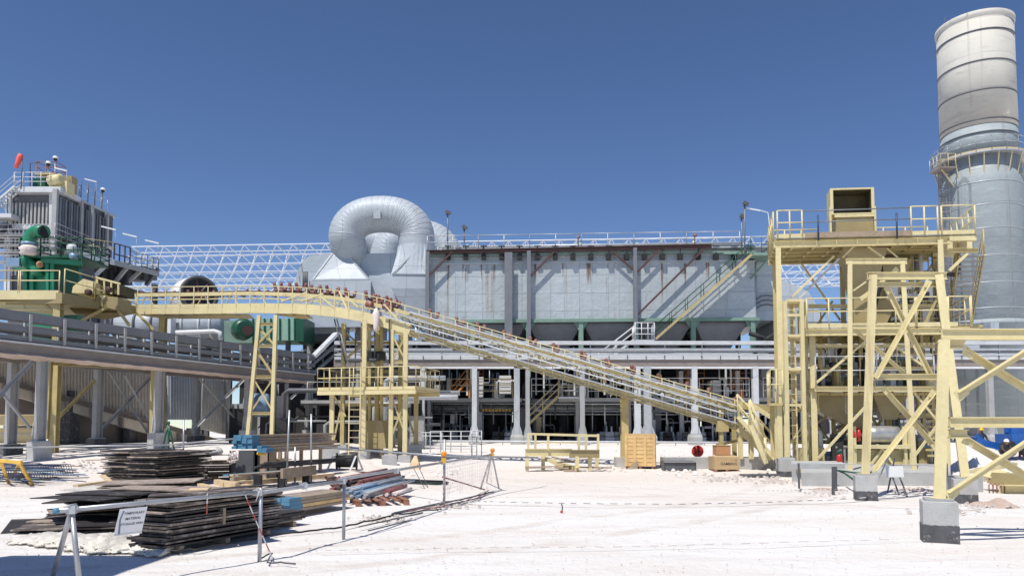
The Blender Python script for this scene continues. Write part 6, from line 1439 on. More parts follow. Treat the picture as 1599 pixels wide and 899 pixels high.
# ================= KERB, CRATE, BOXES, YARD ITEMS (middle distance) =================
def kerb():
    a, b = P(1040, 733, 33.2), P(1215, 733, 33.2)
    tag(MB().box(((a.x + b.x) / 2 , 33.9, .22), (b.x - a.x, 1.2, .66)).build('concrete_kerb', M['conc']), 'low concrete kerb wall running from the crate to the tower', 'kerb')
    c = P(1062, 728, 32.4); T = thing('steel_trough', 'dark grey open trough lying between the wooden crate and the concrete kerb', 'trough', (c.x, 32.4, 0))
    o = MB()
    for dx, dy, sx, sy in ((0, 0, 1.36, .04), (0, .6, 1.36, .04), (-.68, .3, .04, .64), (.68, .3, .04, .64)): o.box((c.x + dx, 32.4 + dy, .22), (sx, sy, .42))
    o.box((c.x, 32.7, .03), (1.3, .56, .04)); o.build('trough_shell', M['dgrey'], T)
    MB().box((c.x, 32.36, .41), (1.42, .1, .04)).build('trough_lip', M['rackgrey'], T)
kerb()
def crate():
    a = P(977, 728, 33.5); b = P(1024, 728, 33.5); w_ = b.x - a.x; T = thing('wooden_crate', 'large square pine crate of horizontal boards standing on pallet feet', 'crate', ((a.x + b.x) / 2, 34.2, 0))
    rot = Matrix.Rotation(R(-9), 3, 'Z'); cx, cy = (a.x + b.x) / 2 + .12, 34.4; h = 1.44; d = 1.5
    B = lambda m_, x, y, z, sx, sy, sz: m_.box(V((cx, cy, .14)) + rot @ V((x, y, z)), (sx, sy, sz), rot=rot)
    n = 8; sh = h / n
    for nm, ax in (('front_wall', -1), ('rear_wall', 1)):
        m_ = MB()
        for k in range(n): B(m_, random.uniform(-.01, .01), ax * d / 2, sh * (k + .5), w_, .03 + random.uniform(0, .008), sh * .90)
        m_.build(nm, M['crate'], T)
    for ax in (-1, 1):
        m_ = MB()
        for k in range(n): B(m_, ax * (w_ / 2 - .018), 0, sh * (k + .5), .03, d - .06, sh * .955)
        m_.build('side_wall', M['crate'], T)
    B(MB(), 0, 0, h / 2, w_ - .12, d - .12, h * .96).build('gap_shade_block', M['dark'], T)  # added dark block that paints the shade in the gaps between boards
    B(MB(), 0, 0, h + .02, w_ + .03, d + .05, .03).build('lid', M['crate'], T)
    for x in (-w_ * .46, -w_ * .17, w_ * .17, w_ * .46): B(MB(), x, -d / 2 - .035, h / 2, .11, .03, h * .99).build('batten', M['crate'], T)
    for y in (-d * .44, 0, d * .44): B(MB(), w_ / 2 + .018, y, h / 2, .03, .11, h * .99).build('batten', M['crate'], T)
    for x in (-w_ * .42, 0, w_ * .42): B(MB(), x, 0, -.06, .12, d, .13).build('skid', M['palletwood'], T)
    MB().prism([V((cx - .75, cy - .86, 0.02)), V((cx - .25, cy - .86, 0.02)), V((cx - .25, cy - .82, .42))], (0, .03, 0)).build('loose_board', M['timber'], T)
crate()
def text_mesh(txt, size, mt, parent, origin, ux, uy, off=.004, align='CENTER', name='lettering'):
    cu = bpy.data.curves.new('lettering', 'FONT'); cu.body = txt; cu.size = size; cu.align_x = align; cu.align_y = 'CENTER'; cu.resolution_u = 2; cu.offset = size * .012
    to = bpy.data.objects.new('tmp', cu); C.objects.link(to); dg = bpy.context.evaluated_depsgraph_get(); dg.update()
    me = bpy.data.meshes.new_from_object(to.evaluated_get(dg)); bpy.data.objects.remove(to)
    ux, uy = V(ux), V(uy); nz = ux.cross(uy).normalized(); m_ = MB()
    m_.v = [V(origin) + ux * v.co.x + uy * v.co.y + nz * off for v in me.vertices]; m_.f = [tuple(p.vertices) for p in me.polygons]; m_.sm = [False] * len(m_.f)
    me.name = name; return m_.build(name, mt, parent)
def cartons():
    c = P(1137, 735, 31.8); T = thing('cardboard_box', 'big tan cardboard box with dark lettering standing on a pallet', 'box', (c.x, 32.2, 0))
    x0, x1 = P(1116, 735, 31.8).x, P(1155, 735, 31.8).x; w_ = x1 - x0; cx = (x0 + x1) / 2; z1 = P(1137, 713, 31.8).z
    MB().box((cx, 32.3, (.1 + z1) / 2), (w_, 1.0, z1 - .1)).build('box_walls', M['card'], T)
    o = MB(); o.prism([(cx - w_ / 2, 31.8, z1), (cx + w_ / 2, 31.8, z1), (cx + w_ / 2 - .1, 31.95, z1 + .05), (cx - w_ / 2 + .1, 31.95, z1 + .05)], (0, .5, .01)); o.build('box_flap', M['card'], T)
    for x in (-w_ * .44, 0, w_ * .44): MB().box((cx + x, 32.3, .05), (.1, 1.0, .1)).build('pallet_block', M['palletwood'], T)
    text_mesh('GAMBING', .16, M['ink'], T, (cx + .08, 31.8, z1 - .30), (1, 0, 0), (0, 0, 1)); text_mesh('1 : 110', .09, M['ink'], T, (cx + .3, 31.8, z1 - .14), (1, 0, 0), (0, 0, 1))
    c2 = P(1131, 712, 32); T2 = thing('cardboard_box', 'small orange brown cardboard box sitting on top of the big lettered box', 'box', (c2.x, 32.3, z1 + .06))
    MB().box((c2.x, 32.4, z1 + .06 + .21), (.62, .6, .40)).build('box_walls', M['card2'], T2); MB().box((c2.x, 32.4, z1 + .06 + .425), (.66, .64, .02)).build('box_lid', M['card'], T2)
cartons()
def red_reel():
    c = P(1089, 704, 36); T = thing('hose_reel', 'round dark red hose reel standing behind the concrete kerb', 'reel', (c.x, 36, c.z - .3))
    MB().lathe([(.27, 0), (.29, .02), (.29, .06), (.12, .08)], c, 24, (0, -1, 0)).build('reel_flange', M['red'], T); MB().lathe([(.18, 0), (.18, .25)], c + V((0, .02, 0)), 20, (0, 1, 0)).build('reel_drum', M['redbrown'], T)
    o = MB()
    for k in range(5): t = k * 1.257; o.bar(c + V((0, -.09, 0)), c + V((.24 * math.cos(t), -.09, .24 * math.sin(t))), .05, .02)
    o.build('reel_spokes', M['redbrown'], T)
    for s_ in (-.18, .18): MB().bar(c + V((s_, 0, -.75)), c + V((s_ * .3, 0, 0)), .04, .04).build('reel_leg', M['dgrey'], T)
red_reel()
def fab_frame():
    Y = 32.0; T = thing('fabricated_frame', 'small unfinished yellow steel frame with low handrail lying on the ground', 'steel frame', P(875, 735, Y))
    q = lambda x, y, d=0: P(x, y, Y + d)
    MB().ib(q(820, 706), q(893, 706, .2), .15, .32, .02).build('beam', M['yellow'], T); MB().ib(q(889, 708, -.3), q(936, 708, -.1), .15, .34, .02).build('beam', M['olive'], T)
    MB().ib(q(820, 706, 1.6), q(936, 706, 1.6), .12, .25, .02).build('beam', M['yellow'], T)
    for x, d in ((823, 0), (848, .4), (901, -.3), (921, 0), (932, 1.2)): a = q(x, 712, d); MB().bar(V((a.x, a.y, .05)), a, .16, .12).build('leg', M['yellow'], T)
    for x, d in ((825, 0), (836, .8), (856, 0), (904, 0), (915, .6), (934, 0)): MB().bar(q(x, 702, d), q(x, 677, d), .1, .06).build('rail_post', M['yellow'], T)
    MB().bar(q(824, 677), q(935, 680), .07, .1).build('top_rail', M['yellow'], T); MB().bar(q(836, 690, .8), q(904, 691, .8), .05, .06).build('top_rail', M['yellow'], T)
    MB().bar(q(820, 729), q(862, 728), .3, .05).build('foot_plank', M['timber'], T)
    for a, b in (((862, 713), (905, 722)), ((870, 722), (925, 716)), ((880, 728), (955, 730))): MB().bar(q(*a, .8), q(*b, .3), .15, .05).build('loose_plank', M['timber'], T)
    a, b = G(848, 723), G(903, 737); T2 = thing('steel_channel', 'loose pale yellow channel lying tilted in front of the small yellow frame', 'channel', (a + b) / 2)
    MB().chan(a + V((0, 0, .28)), b + V((0, 0, .1)), .2, .2, .02).build('channel_body', M['yellow'], T2); MB().bar(a + V((0, 0, .04)), b + V((-.3, 0, .04)), .5, .06).build('packing_board', M['timber'], T2)
fab_frame()
def far_barriers():
    for k, (x0, x1, y0, y1, Y, lab) in enumerate(((672, 752, 673, 695, 44, 'long white tube barrier in front of the second white column'), (737, 752, 672, 700, 42, 'short white tube gate at the right end of the long barrier'), (640, 690, 675, 690, 46, 'white tube barrier left of the long one'))):
        T = thing('tube_barrier', lab, 'barrier', P(x0, y1, Y)); n = 5 if k == 0 else 2
        for f in (0, .5): MB().tube(P(x0, y0 + (y1 - y0) * f * .7, Y), P(x1, y0 + (y1 - y0) * f * .7, Y), .03, 6).build('rail', M['lgrey'], T)
        for i in range(n + 1):
            a = P(x0 + (x1 - x0) * i / n, y0, Y); MB().tube(V((a.x, a.y, ground_z(a.x, Y) - .1)), a, .03, 6).build('post', M['lgrey'], T)
far_barriers()
def small_yard():
    c = P(646, 709, 33); T = thing('trestle_board', 'small tan A-shaped timber board standing on the white ground', 'board', (c.x, 33, .1))
    z = ground_z(c.x, 33); MB().prism([(c.x - .3, 33, z), (c.x + .3, 33, z), (c.x + .1, 33.3, z + .62), (c.x - .02, 33.3, z + .62)], (0, .05, 0)).build('front_board', M['pine'], T)
    MB().prism([(c.x - .3, 33.65, z), (c.x + .3, 33.65, z), (c.x + .1, 33.36, z + .62), (c.x - .02, 33.36, z + .62)], (0, .05, 0)).build('rear_board', M['pine'], T)
    c = P(540, 718, 31.5); z = ground_z(c.x, 31.5); T = thing('cable_reel', 'dark cable reel between white wooden stands below the take-up tower', 'reel', (c.x, 31.5, z))
    MB().lathe([(.33, -.45), (.36, -.44), (.36, -.38), (.26, -.37), (.27, .37), (.36, .38), (.36, .44), (.33, .45)], (c.x, 31.7, z + .38), 22, (1, .15, 0)).build('reel_drum', M['black'], T)
    for s_ in (-.62, .35): MB().bar((c.x + s_ - .12, 31.3, z), (c.x + s_ + .1, 31.4, z + .62), .07, .05).build('stand_leg', M['white'], T); MB().bar((c.x + s_ + .3, 31.9, z), (c.x + s_ + .1, 31.6, z + .62), .07, .05).build('stand_leg', M['white'], T)
    # concrete blocks near the tower
    for px, py, Y, w_, h, lab in ((516, 712, 35, .8, .75, 'grey concrete block left of the cable reel'), (608, 711, 35.5, .7, .5, 'low concrete block under the take-up tower right leg'), (645, 693, 40, .9, .8, 'rough concrete block behind the take-up tower'), (1500, 760, 22, .8, .5, 'low concrete block behind the hidden pedestal')):
        p = P(px, py, Y); z = ground_z(p.x, Y); tag(MB().box((p.x, Y, z + h / 2 - .05), (w_, .8, h), rz=.2).build('concrete_block', M['conc']), lab, 'block')
    # fire extinguisher on slab
    c = P(1311, 724, 28); T = thing('fire_extinguisher', 'small red fire extinguisher standing on the slab under the tower', 'extinguisher', (c.x, 28, SLAB))
    MB().lathe([(.09, 0), (.10, .03), (.10, .38), (.06, .46), (.03, .48)], (c.x, 28, SLAB), 16).build('cylinder_body', M['red'], T); MB().lathe([(.04, 0), (.09, .04), (.09, .12), (.02, .16)], (c.x, 28, SLAB + .48), 12).build('valve_head', M['dgreen'], T)
    MB().path([(c.x + .05, 27.95, SLAB + .5), (c.x + .14, 27.93, SLAB + .4), (c.x + .12, 27.93, SLAB + .15)], .015, 6).build('hose', M['black'], T)
    # easel sign
    c = P(1397, 736, 21.5); T = thing('easel_sign', 'blank white notice board on slanted green easel legs', 'notice board', (c.x, 21.5, 0))
    MB().box(c, (.50, .02, .32), rot=Matrix.Rotation(R(-8), 3, 'X')).build('board', M['white'], T)
    for a, b in (((1386, 768), (1397, 715)), ((1404, 772), (1393, 742)), ((1417, 775), (1404, 742))): A = G(*a); MB().bar(A, P(*b, 21.7), .035, .03).build('easel_leg', M['dgrey'], T)
    MB().bar(P(1368, 755, 21.8), P(1388, 712, 21.8), .03, .03).build('easel_leg', M['galv'], T)
    for px, lab in ((1301, 'left of two short dark steel stakes in front of the slab'), (1305, 'right of two short dark steel stakes in front of the slab')):
        A = G(px, 772 if px == 1301 else 764); tag(MB().ib(A - V((0, 0, .1)), P(px, 728, A.y), .06, .07, .01).build('steel_stake', M['dgrey']), lab, 'stake')
    # green hose & debris at slab
    tag(MB().path([G(1338, 752, .3), P(1318, 738, 24), P(1300, 733, 24.1), P(1340, 738, 23.8), P(1362, 741, 23.9)], .03, 6).build('garden_hose', M['dgreen']), 'green hose draped over the slab edge beside the middle pedestal', 'hose')
    a = G(1172, 744); tag(MB().box(a + V((.5, .2, .05)), (1.5, .7, .07), rz=.05).build('steel_plate', M['dgrey']), 'dark steel plate lying on white ground left of the tower pedestal', 'plate')
    # thin rail along slab
    T = thing('cable_barrier', 'thin steel cable rail strung between stakes in front of the tower slab', 'cable', P(1350, 725, 23))
    MB().tube(P(1245, 722, 23), P(1479, 727, 23), .012, 5).build('cable', M['galv'], T)
    for px in (1247, 1478): p = P(px, 723, 23); MB().bar(V((p.x, p.y, 0)), p, .05, .05).build('stake', M['dgrey'], T)
small_yard()
def right_yard():
    Y = 21.5; T = thing('girder_offcut', 'pale yellow box girder offcut with rebar hoops at the right edge', 'girder', P(1580, 770, Y))
    q = lambda x, y, d=0: P(x, y, Y + d)
    MB().ib(q(1560, 764), q(1660, 764, .4), .5, .3, .03).build('girder_body', M['yellow'], T); MB().prism([q(1572, 757), q(1660, 757), q(1660, 742), q(1580, 740)], (0, .9, 0)).build('girder_hood', M['olive'], T)
    MB().prism([q(1545, 745, .8), q(1575, 736, .8), q(1590, 748, .8), q(1556, 752, .8)], (0, .5, .05)).build('cover_plate', M['yellow'], T)
    for k in range(4): MB().path([q(1545 + 6 * k, 772), q(1544 + 6 * k, 757), q(1547 + 6 * k, 754), q(1551 + 6 * k, 757), q(1551 + 6 * k, 773)], .018, 5).build('rebar_hoop', M['palletwood'], T)
    T = thing('beam_bundle', 'bundle of thin yellow beams lying behind the second pedestal at right', 'beams', G(1540, 735))
    for k in range(6): MB().bar(P(1512 + 3 * k, 737 - k, 26 + k * .3), P(1562 + 5 * k, 730 - 1.2 * k, 26 + k * .3), .12, .1).build('beam', M['yellow2' if k % 2 else 'cream'], T)
    # blue lift and mound
    Y = 40; T = thing('boom_lift', 'blue boom lift folded low at the right edge', 'boom lift', P(1575, 705, Y)); q = lambda x, y, d=0: P(x, y, Y + d)
    MB().bar(q(1501, 683), q(1560, 697), .25, .35).build('boom', M['blue'], T); MB().bar(q(1518, 676, .3), q(1536, 688, .3), .12, .2).build('jib', M['blue'], T)
    MB().box(q(1590, 690), (1.6, 1.4, .9)).build('chassis', M['blue'], T); MB().box(q(1584, 678), (.7, .6, .9)).build('turret', M['blue'], T); MB().bar(q(1570, 672), q(1600, 676), .2, .2).build('boom', M['blue'], T)
    for x in (1575, 1604): MB().lathe([(.25, -.15), (.42, -.12), (.42, .12), (.25, .15)], q(x, 700, -.8), 20, (0, 1, 0)).build('wheel', M['black'], T)
    MB().lathe([(.02, 0), (.28, .05), (.28, .2), (.2, .3)], q(1515, 672), 16, (0, -1, 0)).build('work_lamp', M['dgrey'], T)
    for px, y, w_, h, lab, mt in ((1535, 712, 3.2, .9, 'white mound of salt below the blue boom at right', 'saltwhite'), (1550, 788, 1.3, .28, 'small heap of brown soil beside the second pedestal at right', 'earth'), (1565, 722, 5.0, .45, 'long pale heap behind the yellow girder offcut', 'saltwhite'), (1290, 762, 1.3, .10, 'low brown soil scrape in front of the slab left end', 'earth'), (1430, 765, 1.6, .14, 'low brown soil scrape beside the easel sign', 'earth')):
        g_ = G(px, y); cx, cy = g_.x, g_.y
        if y < 730: cy = 36 if px == 1535 else 31; cx = P(px, 700, cy).x
        m_ = MB(); n = 26
        for j in range(9):
            for i in range(n):
                t = 2 * math.pi * i / n; r = j / 8; x_, y_ = cx + w_ / 2 * r * math.cos(t), cy + w_ / 2 * .8 * r * math.sin(t)
                m_.v.append(V((x_, y_, ground_z(x_, y_) - .06 + h * (1 - r * r) ** 1.2 * (.75 + .5 * mn.noise(V((x_ * 2.5, y_ * 2.5, h)))) )))
        for j in range(8):
            for i in range(n): m_.f.append((j * n + i, j * n + (i + 1) % n, (j + 1) * n + (i + 1) % n, (j + 1) * n + i)); m_.sm.append(True)
        tag(m_.build('soil_heap' if mt == 'earth' else 'salt_heap', M[mt]), lab, 'heap', kind='stuff')
M['saltwhite'] = mat('salt_heap_white', (.78, .74, .70), .95, var=.08, scale=3, bump=.8, bscale=6)
right_yard()
# ---------------- people ----------------
def person(px, hat_y, Y, label, pose, cloth, hat):
    c = P(px, hat_y, Y); z0 = ground_z(c.x, Y); 
    H = 1.74; hz = c.z - 1.78 if pose == 'stand' else z0
    root = thing('person', label, 'person', (c.x, Y, hz))
    if pose == 'stand': J = dict(pel=(0, 0, .95), ch=(0, 0, 1.30), nk=(0, 0, 1.48), hd=(0, -.02, 1.64), sl=(-.2, 0, 1.42), el=(-.26, -.05, 1.14), hl=(-.2, -.28, 1.0), sr=(.2, 0, 1.42), er=(.27, -.08, 1.15), hr=(.22, -.3, 1.08), kl=(-.11, -.03, .5), al=(-.13, .02, .08), tl=(-.13, -.16, .04), kr=(.11, -.03, .5), ar=(.13, .02, .08), tr=(.13, -.16, .04))
    else: J = dict(pel=(0, .15, .42), ch=(0, -.1, .72), nk=(0, -.2, .88), hd=(0, -.27, 1.02), sl=(-.2, -.15, .82), el=(-.25, -.38, .62), hl=(-.15, -.6, .5), sr=(.2, -.15, .82), er=(.25, -.38, .62), hr=(.15, -.6, .5), kl=(-.16, -.3, .48), al=(-.14, -.1, .08), tl=(-.15, -.28, .04), kr=(.16, -.3, .48), ar=(.14, -.1, .08), tr=(.15, -.28, .04))
    names = list(J); ed = [('pel', 'ch'), ('ch', 'nk'), ('nk', 'hd'), ('ch', 'sl'), ('sl', 'el'), ('el', 'hl'), ('ch', 'sr'), ('sr', 'er'), ('er', 'hr'), ('pel', 'kl'), ('kl', 'al'), ('al', 'tl'), ('pel', 'kr'), ('kr', 'ar'), ('ar', 'tr')]
    rad = dict(pel=.16, ch=.18, nk=.065, hd=.10, sl=.075, el=.055, hl=.04, sr=.075, er=.055, hr=.04, kl=.075, al=.055, tl=.045, kr=.075, ar=.055, tr=.045)
    me = bpy.data.meshes.new('body'); me.from_pydata([J[k] for k in names], [(names.index(a), names.index(b)) for a, b in ed], []); me.update()
    o = bpy.data.objects.new('body', me); C.objects.link(o); o.parent = root
    md = o.modifiers.new('skin', 'SKIN'); md.use_smooth_shade = True
    sv = me.skin_vertices[0].data if me.skin_vertices else None
    if sv is None:
        bm = bmesh.new(); bm.from_mesh(me); bm.verts.layers.skin.verify(); bm.to_mesh(me); bm.free(); sv = me.skin_vertices[0].data
    for i, k in enumerate(names): sv[i].radius = (rad[k], rad[k] * (.72 if k in ('ch', 'pel') else 1)); sv[i].use_root = (k == 'pel')
    s2 = o.modifiers.new('sub', 'SUBSURF'); s2.levels = 1; s2.render_levels = 1
    o.data.materials.append(cloth)
    off = root.location; hd = V(J['hd']) + off
    MB().lathe([(.03, -.13), (.075, -.09), (.095, 0), (.09, .06), (.05, .11)], hd, 16).build('face', M['skin'], root)
    MB().lathe([(.135, .02), (.14, .03), (.12, .05), (.11, .11), (.07, .16), (.02, .175)], hd, 18).build('hard_hat', hat, root)
    MB().prism([hd + V((-.1, -.09, .02)), hd + V((.1, -.09, .02)), hd + V((.06, -.17, .015)), hd + V((-.06, -.17, .015))], (0, 0, .015)).build('hat_brim', hat, root)
    for k in ('hl', 'hr'):
        h_ = V(J[k]) + off; m_ = MB(); m_.box(h_ + V((0, -.05, 0)), (.07, .08, .03))
        for i in range(4): m_.bar(h_ + V((-.027 + i * .018, -.09, 0)), h_ + V((-.027 + i * .018, -.15 - .01 * (i in (1, 2)), -.03)), .015, .015)
        m_.bar(h_ + V((.035, -.04, 0)), h_ + V((.06, -.09, -.01)), .018, .018); m_.build('hand', M['skin'], root)
    return root
person(1532, 668, 42, 'worker in dark navy overalls and yellow hard hat standing behind the blue boom', 'stand', M['navy'], M['hatyellow'])
person(1566, 690, 38, 'crouching worker in dark clothes bending down beside the blue lift', 'crouch', M['hivis'], M['white'])
person(1594, 668, 41, 'worker in a red jacket and white helmet standing at the right edge', 'stand', M['red'], M['white'])
# ================= FOREGROUND STORAGE AREA =================
def sheet_thing(name, label, cat, group, pos, rz, L_, W_, t, mt, tiltx=0.0, tilty=0.0, edge=None):
    m_ = MB(); rot = Matrix.Rotation(rz, 3, 'Z') @ Matrix.Rotation(tiltx, 3, 'X') @ Matrix.Rotation(tilty, 3, 'Y')
    n = 8; rings = []; b = random.uniform(-.012, .012)
    for i in range(n + 1):
        x = -L_ / 2 + L_ * i / n; s_ = b * (1 - (2 * i / n - 1) ** 2) * 1.5
        rings.append([V(pos) + rot @ V((x, y, z + s_)) for y, z in ((-W_ / 2, 0), (W_ / 2, 0), (W_ / 2, t), (-W_ / 2, t))])
    m_.loft(rings); o = m_.build(name, mt); return tag(o, label, cat, group)
M['plyedge'] = mat('dusty_ply_edge', (.30, .24, .20), .85, var=.3, scale=6, dirt=(.55, .48, .42), dirt_amt=.5, dirt_scale=5)
def stack(corner, ang, n, label, group, L_=2.44, W_=1.22, t=.02, gap=.007, jit=.05, seed=1, shade=('ply', 'ply', 'ply2', 'ply', 'plyedge')):
    rr = random.Random(seed); d = V((math.cos(ang), math.sin(ang), 0)); s_ = V((-d.y, d.x, 0)); c = V(corner) + d * L_ / 2 + s_ * W_ / 2; z = ground_z(c.x, c.y) + .10
    for k in range(3):     # bearers under the pile
        p = V(corner) + d * (L_ * (.12 + .38 * k)) + s_ * W_ / 2; p.z = z - .10
        tag(MB().bar(p - s_ * W_ * .5 + V((0, 0, .045)), p + s_ * W_ * .5 + V((0, 0, .045)), .09, .09).build('timber_bearer', M['timber']), 'short timber bearer supporting the ' + group.replace('sheets in the ', ''), 'bearer', 'bearers under the ' + group.replace('sheets in the ', ''))
    for k in range(n):
        j = jit * (1 + (k > n * .75) * 1.2)
        p = V((c.x, c.y, z)) + d * rr.uniform(-j, j) * 1.6 + s_ * rr.uniform(-j, j); tt = t * rr.uniform(.8, 1.3)
        sheet_thing('plywood_sheet', label, 'sheet', group, p, ang + rr.uniform(-j, j) * .35, L_ * rr.uniform(.97, 1.0), W_ * rr.uniform(.97, 1.01), tt, M[rr.choice(shade)])
        z += tt + gap * rr.uniform(.3, 1.9)
    return c, z
A1 = math.atan2(2.03, .9)
c1, z1 = stack(G(258, 866), A1, 16, 'dark film faced plywood sheet in the neat pile right of the white sign', 'sheets in the nearest plywood pile', seed=3, jit=.055, t=.028, gap=.012, W_=.74, shade=('ply', 'plyedge', 'ply2', 'ply2', 'ply'))
# loose pieces on top of the near pile
for k, (dx, dy, rz, L_, W_, mt, lab) in enumerate(((-.1, -.2, .4, 1.5, .5, 'ply2', 'short weathered panel skewed on the nearest pile'), (.2, .5, 1.3, 1.8, .3, 'ply', 'narrow black strip on top of the nearest pile'), (-.25, .1, 1.9, .5, .3, 'pine', 'small fresh pine board on top of the nearest pile'), (.3, -.5, .9, 1.2, .4, 'ply2', 'grey offcut near the front of the nearest pile'))):
    sheet_thing('board_offcut', lab, 'offcut', None, (c1.x + dx, c1.y + dy, z1 + .004 + .024 * k), A1 + rz - 1.2, L_, W_, .02, M[mt])
p = G(358, 832); a = P(347, 805, 11.95); tag(MB().box(a, (.10, .05, .26), rz=A1 - 1.57).build('timber_clip', M['timber']), 'small timber clip block on the side of the nearest pile', 'block')
# low pile just behind, longer
stack(G(306, 848), A1 - .03, 5, 'dark weathered board in the low pile right of the nearest pile', 'sheets in the low front board pile', L_=2.6, W_=.6, seed=8, jit=.03, t=.03)
A3 = math.atan2(2.3, .6)
stack(G(246, 764) , A3, 20, 'dusty dark plywood sheet in the tall middle pile', 'sheets in the tall middle pile', seed=5, t=.028, gap=.018, jit=.085, shade=('ply', 'ply', 'ply2', 'plyedge'), W_=1.1)
stack(G(204, 757), A3 - .1, 19, 'dusty dark plywood sheet in the left half of the tall pile', 'sheets in the left tall pile', seed=6, t=.028, gap=.018, jit=.10, shade=('ply', 'ply', 'ply2', 'plyedge'), W_=1.3)
# top clutter of the tall piles
rr = random.Random(12)
tops = ['thin brown board across the tall pile pointing left', 'long grey board slanting over the tall pile', 'short dark panel crowning the tall pile', 'dark panel overhanging the right side of the tall pile', 'split weathered plank on the tall pile']
for k, lab in enumerate(tops):
    px = (215, 262, 285, 300, 240)[k]; c = P(px, (707, 702, 706, 712, 711)[k], 24.2 + .2 * k); sheet_thing('loose_board', lab, 'board', None, (c.x, c.y, .86 + .035 * k), (.3, .45, 1.2, .9, .1)[k], (3.0, 3.4, 2.0, 2.2, 1.8)[k], (.15, .2, .8, .9, .25)[k], .025, M[('timber', 'ply2', 'ply', 'ply', 'plyedge')[k]], tilty=(-.02, -.03, 0, .02, .02)[k])
# stacked boards right of the tall pile
stack(G(322, 752), math.atan2(1.6, 2.2), 9, 'thin brown board in the stack right of the tall pile', 'sheets in the brown board stack', L_=3.0, W_=.9, t=.03, gap=.03, seed=9, jit=.1, shade=('timber', 'plyedge', 'ply2', 'timber'))
# untidy heap at left
rr = random.Random(17); cx, cy = G(192, 812).x, G(192, 812).y
labs = ['black panel leaning at the left end of the untidy heap', 'grey edged panel low in the untidy heap', 'panel dusted with white sand on the untidy heap', 'dark panel sticking out left of the untidy heap', 'brown panel in the middle of the untidy heap', 'thin frame panel on top of the untidy heap', 'black sheet under the white sign', 'brown sheet behind the white sign', 'long dark sheet at the back of the untidy heap', 'splintered panel with pale edge at the back of the heap', 'wide dark sheet beside the plastic film', 'crooked panel on top of the heap pointing right']
conf = [(-.55, -.9, .02, .45, .12, .0), (-.4, -.2, .05, .1, 0, 0), (-.5, .8, .38, -.25, .03, .03), (-.7, .6, .22, .15, 0, -.04), (.3, -.3, .22, .9, .05, 0), (-.2, 1.6, .5, .2, .02, -.02), (.6, -.9, .05, .6, 0, .05), (.8, -.2, .25, .4, .06, 0), (.5, 1.5, .3, -.1, 0, 0), (-.6, 1.3, .34, -.35, 0, .02), (-.1, -1.2, .03, .2, 0, 0), (.6, .7, .42, .0, .0, .03)]
for k, (lab, (dx, dy, z, rz, tx, ty)) in enumerate(zip(labs, conf)):
    sheet_thing('plywood_board', lab, 'panel', None, (cx + dx, cy + dy, z + (.02 if z < .1 else .16)), rz, 2.0, 1.1, .022, M[('ply', 'ply2', 'plastic' if k == 2 else 'ply', 'ply', 'ply2', 'plyedge')[k % 6]], tiltx=tx, tilty=ty)
for k in range(16):
    sheet_thing('plywood_board', 'dark flat plywood panel low in the untidy heap at left', 'panel', 'panels of the untidy heap', (cx + rr.uniform(-.5, .5), cy + rr.uniform(-.7, 1.5), .01 + .038 * k), rr.uniform(-.7, .7), 1.7, 1.0, .02, M[rr.choice(('ply', 'ply', 'ply2', 'plyedge'))])
o_ = G(62, 826); m_ = MB(); A, B, C_, D = G(44, 828), G(98, 828), P(130, 797, 16.2), P(88, 796, 16.4)
tag(m_.prism([A, B, C_, D], (0, 0, .025)).build('plywood_board', M['ply']), 'black board leaning steeply at the left tip of the untidy heap', 'panel')
# pale sticks on heap
for k, (a, b, zz, lab) in enumerate((((160, 742), (192, 768), .42, 'fresh pale plank slanting down behind the untidy heap'), ((166, 752), (205, 774), .44, 'second pale plank beside the slanting one'), ((118, 758), (165, 752), .5, 'thin pale stick across the top of the heap'), ((200, 765), (260, 778), .36, 'pale flat board in front of the tall pile'))):
    A, B = G(a[0], a[1], zz), G(b[0], b[1], zz); tag(MB().bar(A, B, .13, .06).build('timber_plank', M['pine']), lab, 'plank')
# timber beams lying right of the tall pile
for a, b, zz, w_, lab, mt in (((290, 765), (344, 771), .15, .16, 'pale square timber beam in front of the tall pile', 'pine'), ((312, 758), (360, 769), .14, .15, 'square timber beam lying beside the front one', 'pine'), ((338, 752), (400, 763), .16, .17, 'long pale timber beam ending at the fence post', 'pine'), ((345, 757), (520, 742), .12, .16, 'long pale beam with dark knots behind the fence rail', 'pine'), ((362, 748), (432, 738), .14, .14, 'greenish timber beam under the dark boards', 'timber')):
    A, B = G(*a, zz), G(*b, zz); tag(MB().bar(A, B, w_, w_).build('timber_beam', M[mt]), lab, 'beam')
# lumber packs with blue ends
def lumber(A, B, nx_, nz_, w_, h_, label, seed, cat='lumber pack'):
    rr = random.Random(seed); T = thing('lumber_pack', label, cat, A); d, sx, u = MB.axes(A, B)
    for j in range(nz_):
        for i in range(nx_):
            if j == nz_ - 1 and rr.random() < .15: continue
            o_ = sx * ((i - (nx_ - 1) / 2) * w_ * 1.03) + u * (h_ * (j + .5)); s_ = rr.uniform(0, .12)
            a, b = A + o_ + d * s_, B + o_ + d * rr.uniform(-.25, .15)
            MB().bar(a + d * .10, b, w_ * rr.uniform(.85, .97), h_ * rr.uniform(.78, .93)).build('plank', M[rr.choice(('timber', 'timber', 'crate' if seed == 2 else 'timber', 'plyedge'))], T)
            MB().bar(a - d * .002, a + d * .4, w_ * .99, h_ * .95).build('painted_end', M['bluewood'], T)
    return T
A = P(376, 702, 26.5); B = P(510, 690, 31.0); A.z = 1.12; B.z = 1.18
lumber(A, B, 4, 5, .22, .10, 'pack of long planks with blue painted ends raised on dark boxes', 1)
A = P(408, 701, 25.6); B = P(522, 700, 30); A.z = 1.02; B.z = 1.06
